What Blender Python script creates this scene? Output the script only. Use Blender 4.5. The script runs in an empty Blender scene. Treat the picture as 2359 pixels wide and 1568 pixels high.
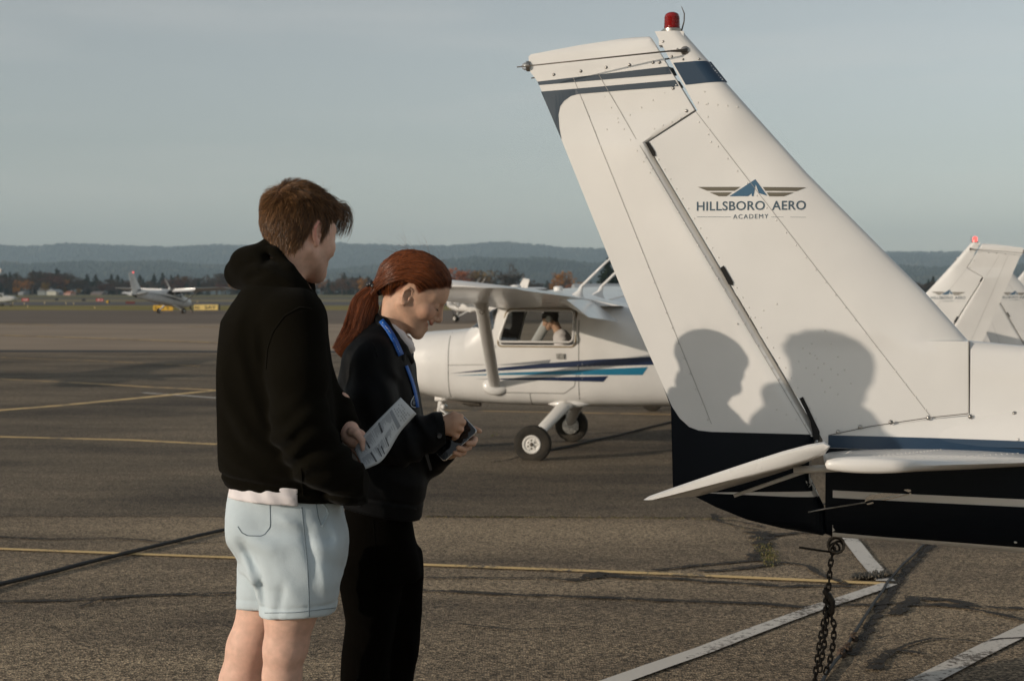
import bpy, bmesh, math, random
import numpy as np
from mathutils import Vector, Matrix, Euler

random.seed(7)
NPR = np.random.default_rng(11)
R = math.radians
SC = bpy.context.scene
COL = SC.collection

# ------------------------------------------------------------------ camera
CAM_H = 1.5
PITCH = R(1.82)
FPX = 2359 * 50 / 36            # focal length in pixels of a 2359 px wide frame
cd = bpy.data.cameras.new('camera')
cam = bpy.data.objects.new('camera', cd)
COL.objects.link(cam)
cam.location = (0, 0, CAM_H)
cam.rotation_euler = (R(90) - PITCH, 0, 0)
cd.sensor_width = 36
cd.lens = 50
cd.clip_start = 0.05
cd.clip_end = 30000
cd.dof.use_dof = True
cd.dof.focus_distance = 4.35
cd.dof.aperture_fstop = 7.1
SC.camera = cam

# ------------------------------------------------------------------ sky, sun, exposure
SUN_EL = 13.0
SUN_DIR = Vector((math.sin(R(61)), math.cos(R(61)), 0))      # way the light travels, on the ground
world = bpy.data.worlds.new('World')
SC.world = world
world.use_nodes = True
wn, wl = world.node_tree.nodes, world.node_tree.links
bg = wn['Background']
sky = wn.new('ShaderNodeTexSky')
sky.sky_type = 'NISHITA'
sky.sun_disc = False
sky.sun_elevation = R(SUN_EL)
# Nishita: rotation 0 puts the sun at +Y, growing clockwise (towards +X)
sky.sun_rotation = math.atan2(-SUN_DIR.x, -SUN_DIR.y) % (2 * math.pi)
sky.altitude = 60
sky.air_density = 1.0
sky.dust_density = 0.5
sky.ozone_density = 1.6
hsv = wn.new('ShaderNodeHueSaturation')
hsv.inputs['Saturation'].default_value = 0.38
hsv.inputs['Value'].default_value = 1.0
wl.new(sky.outputs['Color'], hsv.inputs['Color'])
# thin high cloud streaks
tc = wn.new('ShaderNodeTexCoord')
mp = wn.new('ShaderNodeMapping')
mp.inputs['Scale'].default_value = (1.6, 1.6, 14)
mp.inputs['Rotation'].default_value = (0, R(4), 0)
nz = wn.new('ShaderNodeTexNoise')
nz.inputs['Scale'].default_value = 2.2
nz.inputs['Detail'].default_value = 5
cr = wn.new('ShaderNodeMapRange')
cr.inputs['From Min'].default_value = 0.48
cr.inputs['From Max'].default_value = 0.78
cr.inputs['To Max'].default_value = 0.16
mx = wn.new('ShaderNodeMixRGB')
mx.blend_type = 'MIX'
mx.inputs['Color2'].default_value = (7.2, 6.7, 6.2, 1)
wl.new(tc.outputs['Generated'], mp.inputs['Vector'])
wl.new(mp.outputs['Vector'], nz.inputs['Vector'])
wl.new(nz.outputs['Fac'], cr.inputs['Value'])
wl.new(cr.outputs['Result'], mx.inputs['Fac'])
tnt = wn.new('ShaderNodeMixRGB')      # hazy autumn air: a little less blue everywhere
tnt.blend_type = 'MULTIPLY'
tnt.inputs['Fac'].default_value = 1
tnt.inputs['Color2'].default_value = (1.045, 1.035, 0.985, 1)
wl.new(hsv.outputs['Color'], tnt.inputs['Color1'])
wl.new(tnt.outputs['Color'], mx.inputs['Color1'])
wl.new(mx.outputs['Color'], bg.inputs['Color'])
bg.inputs['Strength'].default_value = 0.15

sd = bpy.data.lights.new('sun', 'SUN')
sun = bpy.data.objects.new('sun', sd)
COL.objects.link(sun)
sd.energy = 3.9
sd.angle = R(0.55)
sd.color = (1.0, 0.87, 0.72)
ld = Vector((SUN_DIR.x * math.cos(R(SUN_EL)), SUN_DIR.y * math.cos(R(SUN_EL)), -math.sin(R(SUN_EL))))
sun.rotation_euler = ld.to_track_quat('-Z', 'Y').to_euler()
sun.location = (-20, -12, 10)

SC.view_settings.view_transform = 'Standard'
SC.view_settings.look = 'None'
SC.view_settings.exposure = -0.30
SC.view_settings.gamma = 1.0
SC.view_settings.use_curve_mapping = False
SC.render.engine = 'CYCLES'
SC.cycles.use_denoising = True
SC.cycles.max_bounces = 8
SC.cycles.transparent_max_bounces = 16
SC.cycles.volume_bounces = 0
SC.cycles.caustics_reflective = False
SC.cycles.caustics_refractive = False

# ------------------------------------------------------------------ helpers
def sstep(a, b, x):
    t = min(1, max(0, (x - a) / (b - a)))
    return t * t * (3 - 2 * t)

def gz(x, y):
    """height of the ground: the apron falls a little to a drain, the far field rises"""
    return (-0.33 * sstep(5, 14.5, y) + 0.33 * sstep(21, 70, y) + 2.0 * sstep(250, 1100, y))

CP, SP = math.cos(PITCH), math.sin(PITCH)
def ray(px, py):
    dx = (px - 1179.5) / FPX
    dy = -(py - 784) / FPX
    return Vector((dx, CP + dy * SP, -SP + dy * CP))

def at(px, py, Y):
    """point seen at pixel (of the 2359 px wide frame) at distance Y"""
    r = ray(px, py)
    return Vector((0, 0, CAM_H)) + r * (Y / r.y)

def ground_at(px, py):
    r = ray(px, py)
    d = 4.0
    for _ in range(80):
        if r.z >= -1e-5:
            break
        z = gz(0, d * r.y)
        nd = (z - CAM_H) / r.z
        d = 0.5 * d + 0.5 * nd
    p = r * d
    return Vector((p.x, p.y, gz(0, p.y)))

def link(o, parent=None):
    COL.objects.link(o)
    if parent is not None:
        o.parent = parent
    return o

def mesh_obj(name, verts, faces, mat=None, parent=None, smooth=False, mats=None, fmat=None):
    me = bpy.data.meshes.new(name)
    me.from_pydata([tuple(v) for v in verts], [], faces)
    for m in (mats or ([mat] if mat else [])):
        me.materials.append(m)
    if fmat is not None:
        me.polygons.foreach_set('material_index', fmat)
    if smooth:
        me.polygons.foreach_set('use_smooth', [True] * len(me.polygons))
    me.update()
    return link(bpy.data.objects.new(name, me), parent)

def bm_obj(name, bm, mat=None, parent=None, smooth=False):
    me = bpy.data.meshes.new(name)
    bm.normal_update()
    bm.to_mesh(me)
    bm.free()
    if mat:
        me.materials.append(mat)
    if smooth:
        me.polygons.foreach_set('use_smooth', [True] * len(me.polygons))
    return link(bpy.data.objects.new(name, me), parent)

def autosmooth(o, ang=35):
    me = o.data
    me.polygons.foreach_set('use_smooth', [True] * len(me.polygons))
    me.set_sharp_from_angle(angle=R(ang))
    return o

def tag(o, label=None, cat=None, group=None, kind=None):
    if label: o['label'] = label
    if cat: o['category'] = cat
    if group: o['group'] = group
    if kind: o['kind'] = kind
    return o

def empty(name, loc=(0, 0, 0), rz=0, parent=None):
    o = bpy.data.objects.new(name, None)
    o.empty_display_size = 0.1
    link(o, parent)
    o.location = loc
    o.rotation_euler = (0, 0, rz)
    return o

def copy_tree(o, parent=None, skip=()):
    c = o.copy()
    COL.objects.link(c)
    c.parent = parent
    for ch in list(o.children):
        if ch.name.split('.')[0] in skip:
            continue
        copy_tree(ch, c, skip)
    return c

class MB:
    """collects shapes for one mesh"""
    def __init__(self):
        self.v, self.f = [], []
    def add(self, vs, fs):
        n = len(self.v)
        self.v += [Vector(v) for v in vs]
        self.f += [[i + n for i in f] for f in fs]
        return self
    def box(self, c, s, rot=None):
        x, y, z = s[0] / 2, s[1] / 2, s[2] / 2
        vs = [Vector((a * x, b * y, d * z)) for a in (-1, 1) for b in (-1, 1) for d in (-1, 1)]
        if rot is not None:
            vs = [rot @ v for v in vs]
        return self.add([Vector(c) + v for v in vs],
                        [[0, 1, 3, 2], [4, 6, 7, 5], [0, 4, 5, 1], [2, 3, 7, 6], [0, 2, 6, 4], [1, 5, 7, 3]])
    def tube(self, pts, rad, n=8, close=False, flat=None):
        pts = [Vector(p) for p in pts]
        m = len(pts)
        rs = rad if hasattr(rad, '__len__') else [rad] * m
        up = Vector((0, 0, 1))
        vs, prev = [], None
        for i, p in enumerate(pts):
            if close:
                t = (pts[(i + 1) % m] - pts[i - 1])
            else:
                t = pts[min(i + 1, m - 1)] - pts[max(i - 1, 0)]
            t.normalize()
            if prev is None:
                a = t.cross(up)
                if a.length < 1e-3:
                    a = t.cross(Vector((1, 0, 0)))
            else:
                a = prev - t * prev.dot(t)
            a.normalize(); prev = a
            b = t.cross(a)
            for k in range(n):
                w = 2 * math.pi * k / n
                ra, rb = rs[i], rs[i] * (flat if flat else 1)
                vs.append(p + a * math.cos(w) * ra + b * math.sin(w) * rb)
        fs = []
        for i in range(m if close else m - 1):
            j = (i + 1) % m
            for k in range(n):
                l = (k + 1) % n
                fs.append([i * n + k, i * n + l, j * n + l, j * n + k])
        if not close:
            fs.append([k for k in range(n)][::-1])
            fs.append([(m - 1) * n + k for k in range(n)])
        return self.add(vs, fs)
    def lathe(self, c, axis, prof, n=20):
        """prof: (distance along axis, radius)"""
        axis = Vector(axis).normalized()
        a = axis.orthogonal().normalized()
        b = axis.cross(a)
        vs = []
        for (h, r) in prof:
            for k in range(n):
                w = 2 * math.pi * k / n
                vs.append(Vector(c) + axis * h + (a * math.cos(w) + b * math.sin(w)) * r)
        fs = []
        for i in range(len(prof) - 1):
            for k in range(n):
                l = (k + 1) % n
                fs.append([i * n + k, i * n + l, (i + 1) * n + l, (i + 1) * n + k])
        if prof[0][1] > 1e-6: fs.append([k for k in range(n)][::-1])
        if prof[-1][1] > 1e-6: fs.append([(len(prof) - 1) * n + k for k in range(n)])
        return self.add(vs, fs)
    def build(self, name, mat, parent=None, smooth=False, ang=None):
        o = mesh_obj(name, self.v, self.f, mat, parent, smooth)
        bm = bmesh.new(); bm.from_mesh(o.data)
        bmesh.ops.recalc_face_normals(bm, faces=bm.faces)
        bm.to_mesh(o.data); bm.free()
        if ang: autosmooth(o, ang)
        return o

# ------------------------------------------------------------------ materials
def mat(name, col, rough=0.6, metal=0.0, spec=0.5, coat=0.0, **kw):
    m = bpy.data.materials.new(name)
    m.use_nodes = True
    b = m.node_tree.nodes['Principled BSDF']
    b.inputs['Base Color'].default_value = (*col, 1)
    b.inputs['Roughness'].default_value = rough
    b.inputs['Metallic'].default_value = metal
    b.inputs['Specular IOR Level'].default_value = spec
    b.inputs['Coat Weight'].default_value = coat
    b.inputs['Coat Roughness'].default_value = 0.08
    for k, v in kw.items():
        b.inputs[k.replace('_', ' ')].default_value = v
    return m

def N(m, t, **kw):
    n = m.node_tree.nodes.new('ShaderNode' + t)
    for k, v in kw.items():
        if k in n.inputs: n.inputs[k].default_value = v
        else: setattr(n, k, v)
    return n

def L(m, a, b): m.node_tree.links.new(a, b)

def vary(m, scale=4, amt=0.15, detail=4, c2=None, bump=0, bscale=None, space='Object', stretch=None, lo=0.35, hi=0.65, rough=0):
    """noise variation of base colour, with optional relief and roughness change"""
    b = m.node_tree.nodes['Principled BSDF']
    c = b.inputs['Base Color'].default_value[:]
    t = N(m, 'TexCoord'); s = t.outputs[space]
    if stretch:
        q = N(m, 'Mapping'); q.inputs['Scale'].default_value = stretch
        L(m, s, q.inputs['Vector']); s = q.outputs['Vector']
    n = N(m, 'TexNoise', Scale=scale, Detail=detail)
    L(m, s, n.inputs['Vector'])
    mr = N(m, 'MapRange'); mr.inputs['From Min'].default_value = lo; mr.inputs['From Max'].default_value = hi
    L(m, n.outputs['Fac'], mr.inputs['Value'])
    x = N(m, 'MixRGB')
    c2 = c2 or [v * (1 - amt) for v in c[:3]]
    x.inputs['Color1'].default_value = (*[min(1, v * (1 + amt * 0.4)) for v in c[:3]], 1)
    x.inputs['Color2'].default_value = (*c2[:3], 1)
    L(m, mr.outputs['Result'], x.inputs['Fac'])
    L(m, x.outputs['Color'], b.inputs['Base Color'])
    if rough:
        r0 = b.inputs['Roughness'].default_value
        m2 = N(m, 'MapRange'); m2.inputs['To Min'].default_value = r0 - rough; m2.inputs['To Max'].default_value = r0 + rough
        L(m, n.outputs['Fac'], m2.inputs['Value']); L(m, m2.outputs['Result'], b.inputs['Roughness'])
    if bump:
        n2 = N(m, 'TexNoise', Scale=bscale or scale * 6, Detail=3)
        L(m, s, n2.inputs['Vector'])
        bp = N(m, 'Bump', Strength=1.0, Distance=bump)
        L(m, n2.outputs['Fac'], bp.inputs['Height'])
        L(m, bp.outputs['Normal'], b.inputs['Normal'])
    return m

M = {}
M['white'] = vary(mat('white_paint', (0.70, 0.685, 0.66), 0.30, coat=0.3), 2.2, 0.075, 6, rough=0.07, bump=0.0022, bscale=2.6)
M['white_dull'] = vary(mat('white_paint_dull', (0.66, 0.65, 0.63), 0.5), 3, 0.08)
M['navy'] = vary(mat('navy_paint', (0.0022, 0.0045, 0.0085), 0.45, spec=0.12), 3, 0.12)
M['stripe'] = vary(mat('slate_navy_paint', (0.036, 0.054, 0.075), 0.4), 3, 0.12)  # rudder stripes, paler and greyer than the lower navy
M['swoosh'] = mat('deep_blue_paint', (0.006, 0.018, 0.060), 0.3, coat=0.3)
M['finstripe'] = vary(mat('blue_navy_paint', (0.018, 0.042, 0.078), 0.35), 3, 0.12)  # fin stripe blue, also painted on the tail band as sunlit navy
M['teal'] = mat('teal_paint', (0.01, 0.16, 0.27), 0.3, coat=0.3)
M['olive'] = mat('olive_vinyl', (0.13, 0.115, 0.085), 0.45)
M['logoblue'] = mat('blue_vinyl', (0.045, 0.115, 0.19), 0.45)
M['logogrey'] = mat('slate_vinyl', (0.06, 0.095, 0.125), 0.45)
M['greyletter'] = mat('grey_letter', (0.2, 0.21, 0.22), 0.5)
M['seam'] = mat('seam_dark', (0.13, 0.12, 0.11), 0.8)
M['finseam'] = mat('seam_fine', (0.30, 0.285, 0.265), 0.7)
M['gap'] = mat('gap_black', (0.01, 0.009, 0.008), 0.9)
M['rivet'] = mat('painted_rivet', (0.62, 0.60, 0.57), 0.35)
M['steel'] = vary(mat('worn_steel', (0.42, 0.40, 0.37), 0.32, 0.9), 30, 0.4)
M['darksteel'] = mat('dark_steel', (0.10, 0.085, 0.07), 0.5, 0.6)
M['chrome'] = mat('polished_metal', (0.8, 0.79, 0.77), 0.12, 1.0)
M['rubber'] = vary(mat('tyre_rubber', (0.022, 0.020, 0.017), 0.85, spec=.2), 9, 0.5, c2=(0.045, 0.038, 0.029))
M['rimwhite'] = mat('wheel_rim_paint', (0.66, 0.64, 0.6), 0.4)
M['redlens'] = mat('red_lens', (0.30, 0.008, 0.006), 0.12, coat=0.6, Transmission_Weight=0.25)
M['redlit'] = mat('red_lens_lit', (0.6, 0.02, 0.02), 0.2, Emission_Color=(1, 0.12, 0.1, 1), Emission_Strength=2.2)
M['clearlens'] = mat('clear_lens', (0.75, 0.78, 0.8), 0.05, Transmission_Weight=0.7, coat=0.5)
M['cabin'] = mat('cabin_dark', (0.025, 0.022, 0.02), 0.8)
M['cabinwhite'] = mat('cabin_trim', (0.5, 0.48, 0.43), 0.7)
M['black'] = mat('black_plastic', (0.012, 0.012, 0.013), 0.4)
def glass_mat(name, tint, fac):
    m = bpy.data.materials.new(name); m.use_nodes = True
    nt = m.node_tree; nt.nodes.remove(nt.nodes['Principled BSDF'])
    tr = N(m, 'BsdfTransparent'); tr.inputs['Color'].default_value = (*tint, 1)
    gl = N(m, 'BsdfGlossy', Roughness=0.03)
    lw = N(m, 'LayerWeight', Blend=0.25)
    mr = N(m, 'MapRange'); mr.inputs['To Min'].default_value = fac; mr.inputs['To Max'].default_value = 0.85
    L(m, lw.outputs['Fresnel'], mr.inputs['Value'])
    ms = N(m, 'MixShader')
    L(m, mr.outputs['Result'], ms.inputs['Fac']); L(m, tr.outputs['BSDF'], ms.inputs[1]); L(m, gl.outputs['BSDF'], ms.inputs[2])
    L(m, ms.outputs['Shader'], nt.nodes['Material Output'].inputs['Surface'])
    return m
M['glass'] = glass_mat('acrylic_window', (0.86, 0.87, 0.85), 0.06)
M['glasswind'] = glass_mat('acrylic_windshield', (0.55, 0.6, 0.62), 0.16)

# ================================================================== GROUND
def asphalt(name, base, dark, agg=0.5, scale=1.0, far=False):
    m = mat(name, base, 0.85, spec=0.25)
    b = m.node_tree.nodes['Principled BSDF']
    t = N(m, 'TexCoord'); s = t.outputs['Object']
    # broad stains, stretched along the lanes
    q = N(m, 'Mapping'); q.inputs['Scale'].default_value = (0.22, 0.55, 1)
    L(m, s, q.inputs['Vector'])
    n1 = N(m, 'TexNoise', Scale=1.0 * scale, Detail=7, Roughness=0.62); L(m, q.outputs['Vector'], n1.inputs['Vector'])
    r1 = N(m, 'MapRange'); r1.inputs['From Min'].default_value = 0.38; r1.inputs['From Max'].default_value = 0.66
    L(m, n1.outputs['Fac'], r1.inputs['Value'])
    x1 = N(m, 'MixRGB'); x1.inputs['Color1'].default_value = (*base, 1); x1.inputs['Color2'].default_value = (*dark, 1)
    L(m, r1.outputs['Result'], x1.inputs['Fac'])
    col = x1.outputs['Color']
    if not far:
        v = N(m, 'TexVoronoi', Scale=95.0); L(m, s, v.inputs['Vector'])
        n2 = N(m, 'TexNoise', Scale=120, Detail=2); L(m, s, n2.inputs['Vector'])
        # stones: random light and dark chips
        hs = N(m, 'SeparateColor'); L(m, v.outputs['Color'], hs.inputs['Color'])
        r2 = N(m, 'MapRange'); r2.inputs['From Min'].default_value = 0.0; r2.inputs['From Max'].default_value = 1.0
        r2.inputs['To Min'].default_value = 0.42; r2.inputs['To Max'].default_value = 1.62
        L(m, hs.outputs['Red'], r2.inputs['Value'])
        pw = N(m, 'Math', operation='POWER'); pw.inputs[1].default_value = 2.0
        L(m, r2.outputs['Result'], pw.inputs[0])
        mul = N(m, 'MixRGB', blend_type='MULTIPLY'); mul.inputs['Fac'].default_value = agg
        L(m, col, mul.inputs['Color1']); L(m, pw.outputs['Value'], mul.inputs['Color2'])
        n3 = N(m, 'TexNoise', Scale=7, Detail=5, Roughness=0.7); L(m, s, n3.inputs['Vector'])
        r3 = N(m, 'MapRange'); r3.inputs['To Min'].default_value = 0.72; r3.inputs['To Max'].default_value = 1.28
        L(m, n3.outputs['Fac'], r3.inputs['Value'])
        mu2 = N(m, 'MixRGB', blend_type='MULTIPLY'); mu2.inputs['Fac'].default_value = 1
        L(m, mul.outputs['Color'], mu2.inputs['Color1']); L(m, r3.outputs['Result'], mu2.inputs['Color2'])
        col = mu2.outputs['Color']
        bp = N(m, 'Bump', Strength=1.0, Distance=0.009)
        ad = N(m, 'Math', operation='ADD'); L(m, v.outputs['Distance'], ad.inputs[0]); L(m, n2.outputs['Fac'], ad.inputs[1])
        L(m, ad.outputs['Value'], bp.inputs['Height']); L(m, bp.outputs['Normal'], b.inputs['Normal'])
    L(m, col, b.inputs['Base Color'])
    return m

M['apron'] = asphalt('apron_asphalt', (0.300, 0.228, 0.148), (0.095, 0.072, 0.050), 0.85)
M['sealed'] = asphalt('sealed_asphalt', (0.050, 0.044, 0.036), (0.030, 0.027, 0.023), 0.35)
M['taxi'] = asphalt('taxiway_asphalt', (0.33, 0.25, 0.175), (0.25, 0.19, 0.135), 0.3, 0.5, far=True)
M['taxidark'] = asphalt('taxiway_dark', (0.165, 0.125, 0.09), (0.13, 0.098, 0.072), 0.3, 0.2, far=True)
M['runway'] = asphalt('runway_grey', (0.12, 0.108, 0.10), (0.09, 0.082, 0.078), 0.3, 0.1, far=True)
def tar_mat():
    m = mat('tar_seal', (0.036, 0.030, 0.024), 0.8, spec=.2)
    nt = m.node_tree; b = nt.nodes['Principled BSDF']
    t = N(m, 'TexCoord')
    n = N(m, 'TexNoise', Scale=22, Detail=6, Roughness=.7); L(m, t.outputs['Object'], n.inputs['Vector'])
    mr = N(m, 'MapRange'); mr.inputs['From Min'].default_value = .33; mr.inputs['From Max'].default_value = .50
    L(m, n.outputs['Fac'], mr.inputs['Value'])
    tr = N(m, 'BsdfTransparent'); ms = N(m, 'MixShader')
    L(m, mr.outputs['Result'], ms.inputs['Fac']); L(m, b.outputs['BSDF'], ms.inputs[2]); L(m, tr.outputs['BSDF'], ms.inputs[1])
    L(m, ms.outputs['Shader'], nt.nodes['Material Output'].inputs['Surface'])
    return m
M['tar'] = tar_mat()
def grassmat(name, c1, c2, c3):
    m = mat(name, c1, 0.9, spec=0.1)
    b = m.node_tree.nodes['Principled BSDF']
    t = N(m, 'TexCoord'); q = N(m, 'Mapping'); q.inputs['Scale'].default_value = (0.03, 0.12, 1)
    L(m, t.outputs['Object'], q.inputs['Vector'])
    n = N(m, 'TexNoise', Scale=1.6, Detail=6, Roughness=0.6); L(m, q.outputs['Vector'], n.inputs['Vector'])
    rp = N(m, 'ValToRGB'); L(m, n.outputs['Fac'], rp.inputs['Fac'])
    rp.color_ramp.elements[0].position = 0.36; rp.color_ramp.elements[0].color = (*c1, 1)
    rp.color_ramp.elements[1].position = 0.66; rp.color_ramp.elements[1].color = (*c3, 1)
    e = rp.color_ramp.elements.new(0.5); e.color = (*c2, 1)
    L(m, rp.outputs['Color'], b.inputs['Base Color'])
    return m
M['grass'] = grassmat('mown_grass', (0.115, 0.120, 0.018), (0.25, 0.20, 0.065), (0.33, 0.255, 0.11))
M['drygrass'] = grassmat('dry_grass', (0.165, 0.145, 0.06), (0.26, 0.215, 0.12), (0.30, 0.245, 0.15))
M['field'] = grassmat('field_grass', (0.10, 0.10, 0.04), (0.17, 0.15, 0.07), (0.2, 0.17, 0.09))

# one sheet to the horizon
ys = list(np.concatenate([np.arange(-14, 0, 2.0), np.arange(0, 30, 0.5), np.arange(30, 80, 2.5), np.geomspace(80, 1400, 40), [2000, 3000, 5000, 9000]]))
xs = list(np.concatenate([[-9000, -4000, -1500, -500, -150], np.arange(-60, 61, 6.0), [150, 500, 1500, 4000, 9000]]))
vs = [(x, y, gz(x, y)) for y in ys for x in xs]
nx = len(xs)
fs = [[j * nx + i, j * nx + i + 1, (j + 1) * nx + i + 1, (j + 1) * nx + i] for j in range(len(ys) - 1) for i in range(nx - 1)]
ground = mesh_obj('ground', vs, fs, M['apron'], smooth=True)
tag(ground, 'brown weathered asphalt apron and the flat airfield beyond', kind='structure')

def strip(name, y0, y1, x0, x1, m, lift, label, skew=0.0, wob=0.0, kind='structure'):
    """a ground sheet between two distances (edges may wander a little)"""
    n = max(2, int((x1 - x0) / max(3.0, (y1 - y0) * 0.25)))
    n = min(n, 160)
    k = 5
    vs, fs = [], []
    for i in range(n + 1):
        x = x0 + (x1 - x0) * i / n
        a = y0 + skew * x + wob * math.sin(x * 0.07) * 0.6 + wob * math.sin(x * 0.023 + 1) * 0.8
        b = y1 + skew * x + wob * math.sin(x * 0.05 + 2) * 0.9
        for j in range(k + 1):
            y = a + (b - a) * j / k
            vs.append((x, y, gz(x, y) + lift))
    for i in range(n):
        for j in range(k):
            fs.append([i * (k + 1) + j, (i + 1) * (k + 1) + j, (i + 1) * (k + 1) + j + 1, i * (k + 1) + j + 1])
    o = mesh_obj(name, vs, fs, m, smooth=True)
    return tag(o, label, kind=kind)

D = lambda py, px=240: ground_at(px, py).y
M['lane'] = asphalt('worn_lane_asphalt', (0.190, 0.148, 0.100), (0.070, 0.056, 0.041), 0.75)
strip('apron_lane', D(1191, 1200), D(817), -60, 60, M['lane'], 0.003, 'darker asphalt lane beyond the weedy seam', skew=-0.01)
strip('taxiway', D(816), D(745), -260, 260, M['taxi'], 0.008, 'pale taupe taxiway asphalt band', skew=-0.045)
strip('taxiway_shoulder', D(746), D(714), -420, 420, M['taxidark'], 0.016, 'darker brown taxiway shoulder', skew=0.0)
strip('grass_verge', D(715), D(703.5), -420, 420, M['grass'], 0.03, 'yellow green grass verge along the taxiway', wob=4, kind='stuff')
strip('cross_taxiway', D(704), D(695.5), -520, 520, M['runway'], 0.05, 'grey taxiway beyond the grass verge', skew=0.02)
strip('dry_grass_verge', D(695.5), D(689.5), -700, 700, M['drygrass'], 0.07, 'straw coloured dry grass strip beyond the taxiway', wob=6, kind='stuff')
strip('runway', D(690), D(687.0), -900, 900, M['runway'], 0.12, 'pale grey runway in the distance')
strip('far_meadow', D(687.2), 1500, -2500, 2500, M['field'], 0.16, 'flat grass field in front of the tree line', kind='stuff')
strip('drain_channel', D(814.5), D(809.5), -60, 12, M['gap'], 0.012, 'black drain slot along the apron edge', skew=-0.045)
# painted lines: follow pixel polylines on the ground
def paint(name, c, rough_w):
    m = mat(name, c, 0.75)
    b = m.node_tree.nodes['Principled BSDF']
    t = N(m, 'TexCoord')
    n = N(m, 'TexNoise', Scale=38, Detail=6, Roughness=0.7); L(m, t.outputs['Object'], n.inputs['Vector'])
    n2 = N(m, 'TexNoise', Scale=2.5, Detail=3); L(m, t.outputs['Object'], n2.inputs['Vector'])
    ad = N(m, 'Math', operation='ADD'); L(m, n.outputs['Fac'], ad.inputs[0]); L(m, n2.outputs['Fac'], ad.inputs[1])
    mr = N(m, 'MapRange'); mr.inputs['From Min'].default_value = 1.0 + rough_w; mr.inputs['From Max'].default_value = 1.12 + rough_w
    L(m, ad.outputs['Value'], mr.inputs['Value'])
    x = N(m, 'MixRGB'); x.inputs['Color1'].default_value = (*c, 1); x.inputs['Color2'].default_value = (0.13, 0.105, 0.08, 1)
    L(m, mr.outputs['Result'], x.inputs['Fac']); L(m, x.outputs['Color'], b.inputs['Base Color'])
    bp = N(m, 'Bump', Strength=0.5, Distance=0.004); L(m, n.outputs['Fac'], bp.inputs['Height']); L(m, bp.outputs['Normal'], b.inputs['Normal'])
    return m
M['yline'] = paint('yellow_line_paint', (0.78, 0.53, 0.22), 0.06)
M['yfaint'] = paint('faded_yellow_paint', (0.62, 0.40, 0.16), 0.02)
M['wline'] = paint('white_line_paint', (0.66, 0.61, 0.54), 0.05)

def ribbon_pts(p, w, lift, rag=0.0, step=None):
    """flat ribbon of width w along ground points"""
    q = [p[0]]
    for a, b in zip(p[:-1], p[1:]):
        L_ = (b - a).length
        n = max(1, int(L_ / (step or 0.35)))
        q += [a.lerp(b, (i + 1) / n) for i in range(n)]
    vs, fs = [], []
    for i, c in enumerate(q):
        t = q[min(i + 1, len(q) - 1)] - q[max(i - 1, 0)]
        t.z = 0; t.normalize()
        nrm = Vector((-t.y, t.x, 0))
        wi = (w[0] + (w[1] - w[0]) * i / (len(q) - 1)) if isinstance(w, tuple) else w
        ra = wi / 2 * (1 + rag * random.uniform(-1, 1)); rb = wi / 2 * (1 + rag * random.uniform(-1, 1))
        for e in (c + nrm * ra, c - nrm * rb):
            vs.append((e.x, e.y, gz(e.x, e.y) + lift))
    for i in range(len(q) - 1):
        fs.append([2 * i, 2 * i + 1, 2 * i + 3, 2 * i + 2])
    return vs, fs

def line(name, px, w, m, label, lift=0.007, rag=0.04, step=None):
    p = [ground_at(*a) for a in px]
    vs, fs = ribbon_pts(p, w, lift, rag, step)
    o = mesh_obj(name, vs, fs, m)
    bm = bmesh.new(); bm.from_mesh(o.data); bmesh.ops.recalc_face_normals(bm, faces=bm.faces)
    for f in bm.faces:
        if f.normal.z < 0: f.normal_flip()
    bm.to_mesh(o.data); bm.free()
    return tag(o, label, kind='structure')

line('yellow_line', [(-60, 1263), (520, 1285), (975, 1302), (1500, 1322), (1930, 1341), (2040, 1346)], 0.085, M['yline'], 'faded yellow line painted across the apron behind the pair')
line('yellow_line', [(-60, 1005), (300, 1014), (500, 1024)], 0.12, M['yline'], 'thin yellow line across the apron on the left')
line('yellow_line', [(-60, 950), (130, 935), (330, 916), (500, 899)], 0.2, M['yline'], 'yellow line rising towards the hooded man')
line('yellow_line', [(-60, 870), (180, 882), (350, 892), (500, 899)], 0.18, M['yfaint'], 'faint yellow line meeting the rising one')
line('yellow_line', [(330, 905), (420, 911), (500, 917)], 0.10, M['wline'], 'short pale line beside the hooded man')
line('yellow_line', [(-60, 822), (200, 831), (350, 838), (460, 844)], 0.10, M['yfaint'], 'faint yellow line in the shadow of the edge aircraft', lift=0.014)
line('yellow_line', [(-60, 771), (250, 781), (500, 790), (800, 801)], 0.30, M['yfaint'], 'yellow taxiway edge line', lift=0.02)
line('yellow_line', [(-60, 745), (130, 750)], 0.35, M['yfaint'], 'short yellow dash on the taxiway on the left', lift=0.03)
line('yellow_line', [(430, 753.5), (560, 755)], 0.4, M['yfaint'], 'short yellow dash behind the hooded man', lift=0.03)
line('yellow_line', [(1000, 945), (1530, 955), (1700, 958)], 0.10, M['yfaint'], 'faint yellow line under the white aircraft')
line('yellow_line', [(1205, 1146), (1262, 1147)], 0.05, M['yline'], 'short worn yellow dash in front of the tyre')
line('white_line', [(1955, 1238), (1995, 1290), (2040, 1340)], (0.105, 0.105), M['wline'], 'white painted line running away under the tail', lift=0.008)
line('white_line', [(2050, 1347), (1940, 1384), (1870, 1405)], (0.09, 0.09), M['wline'], 'short white line from the tie down cable', lift=0.0095)
line('white_line', [(1880, 1403), (1620, 1500), (1380, 1585), (1200, 1650)], (0.085, 0.10), M['wline'], 'white painted line running to the near edge', lift=0.008)
line('white_line', [(2420, 1425), (2300, 1483), (2140, 1565), (1950, 1660)], 0.105, M['wline'], 'white painted line in the near corner', lift=0.008)

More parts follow.
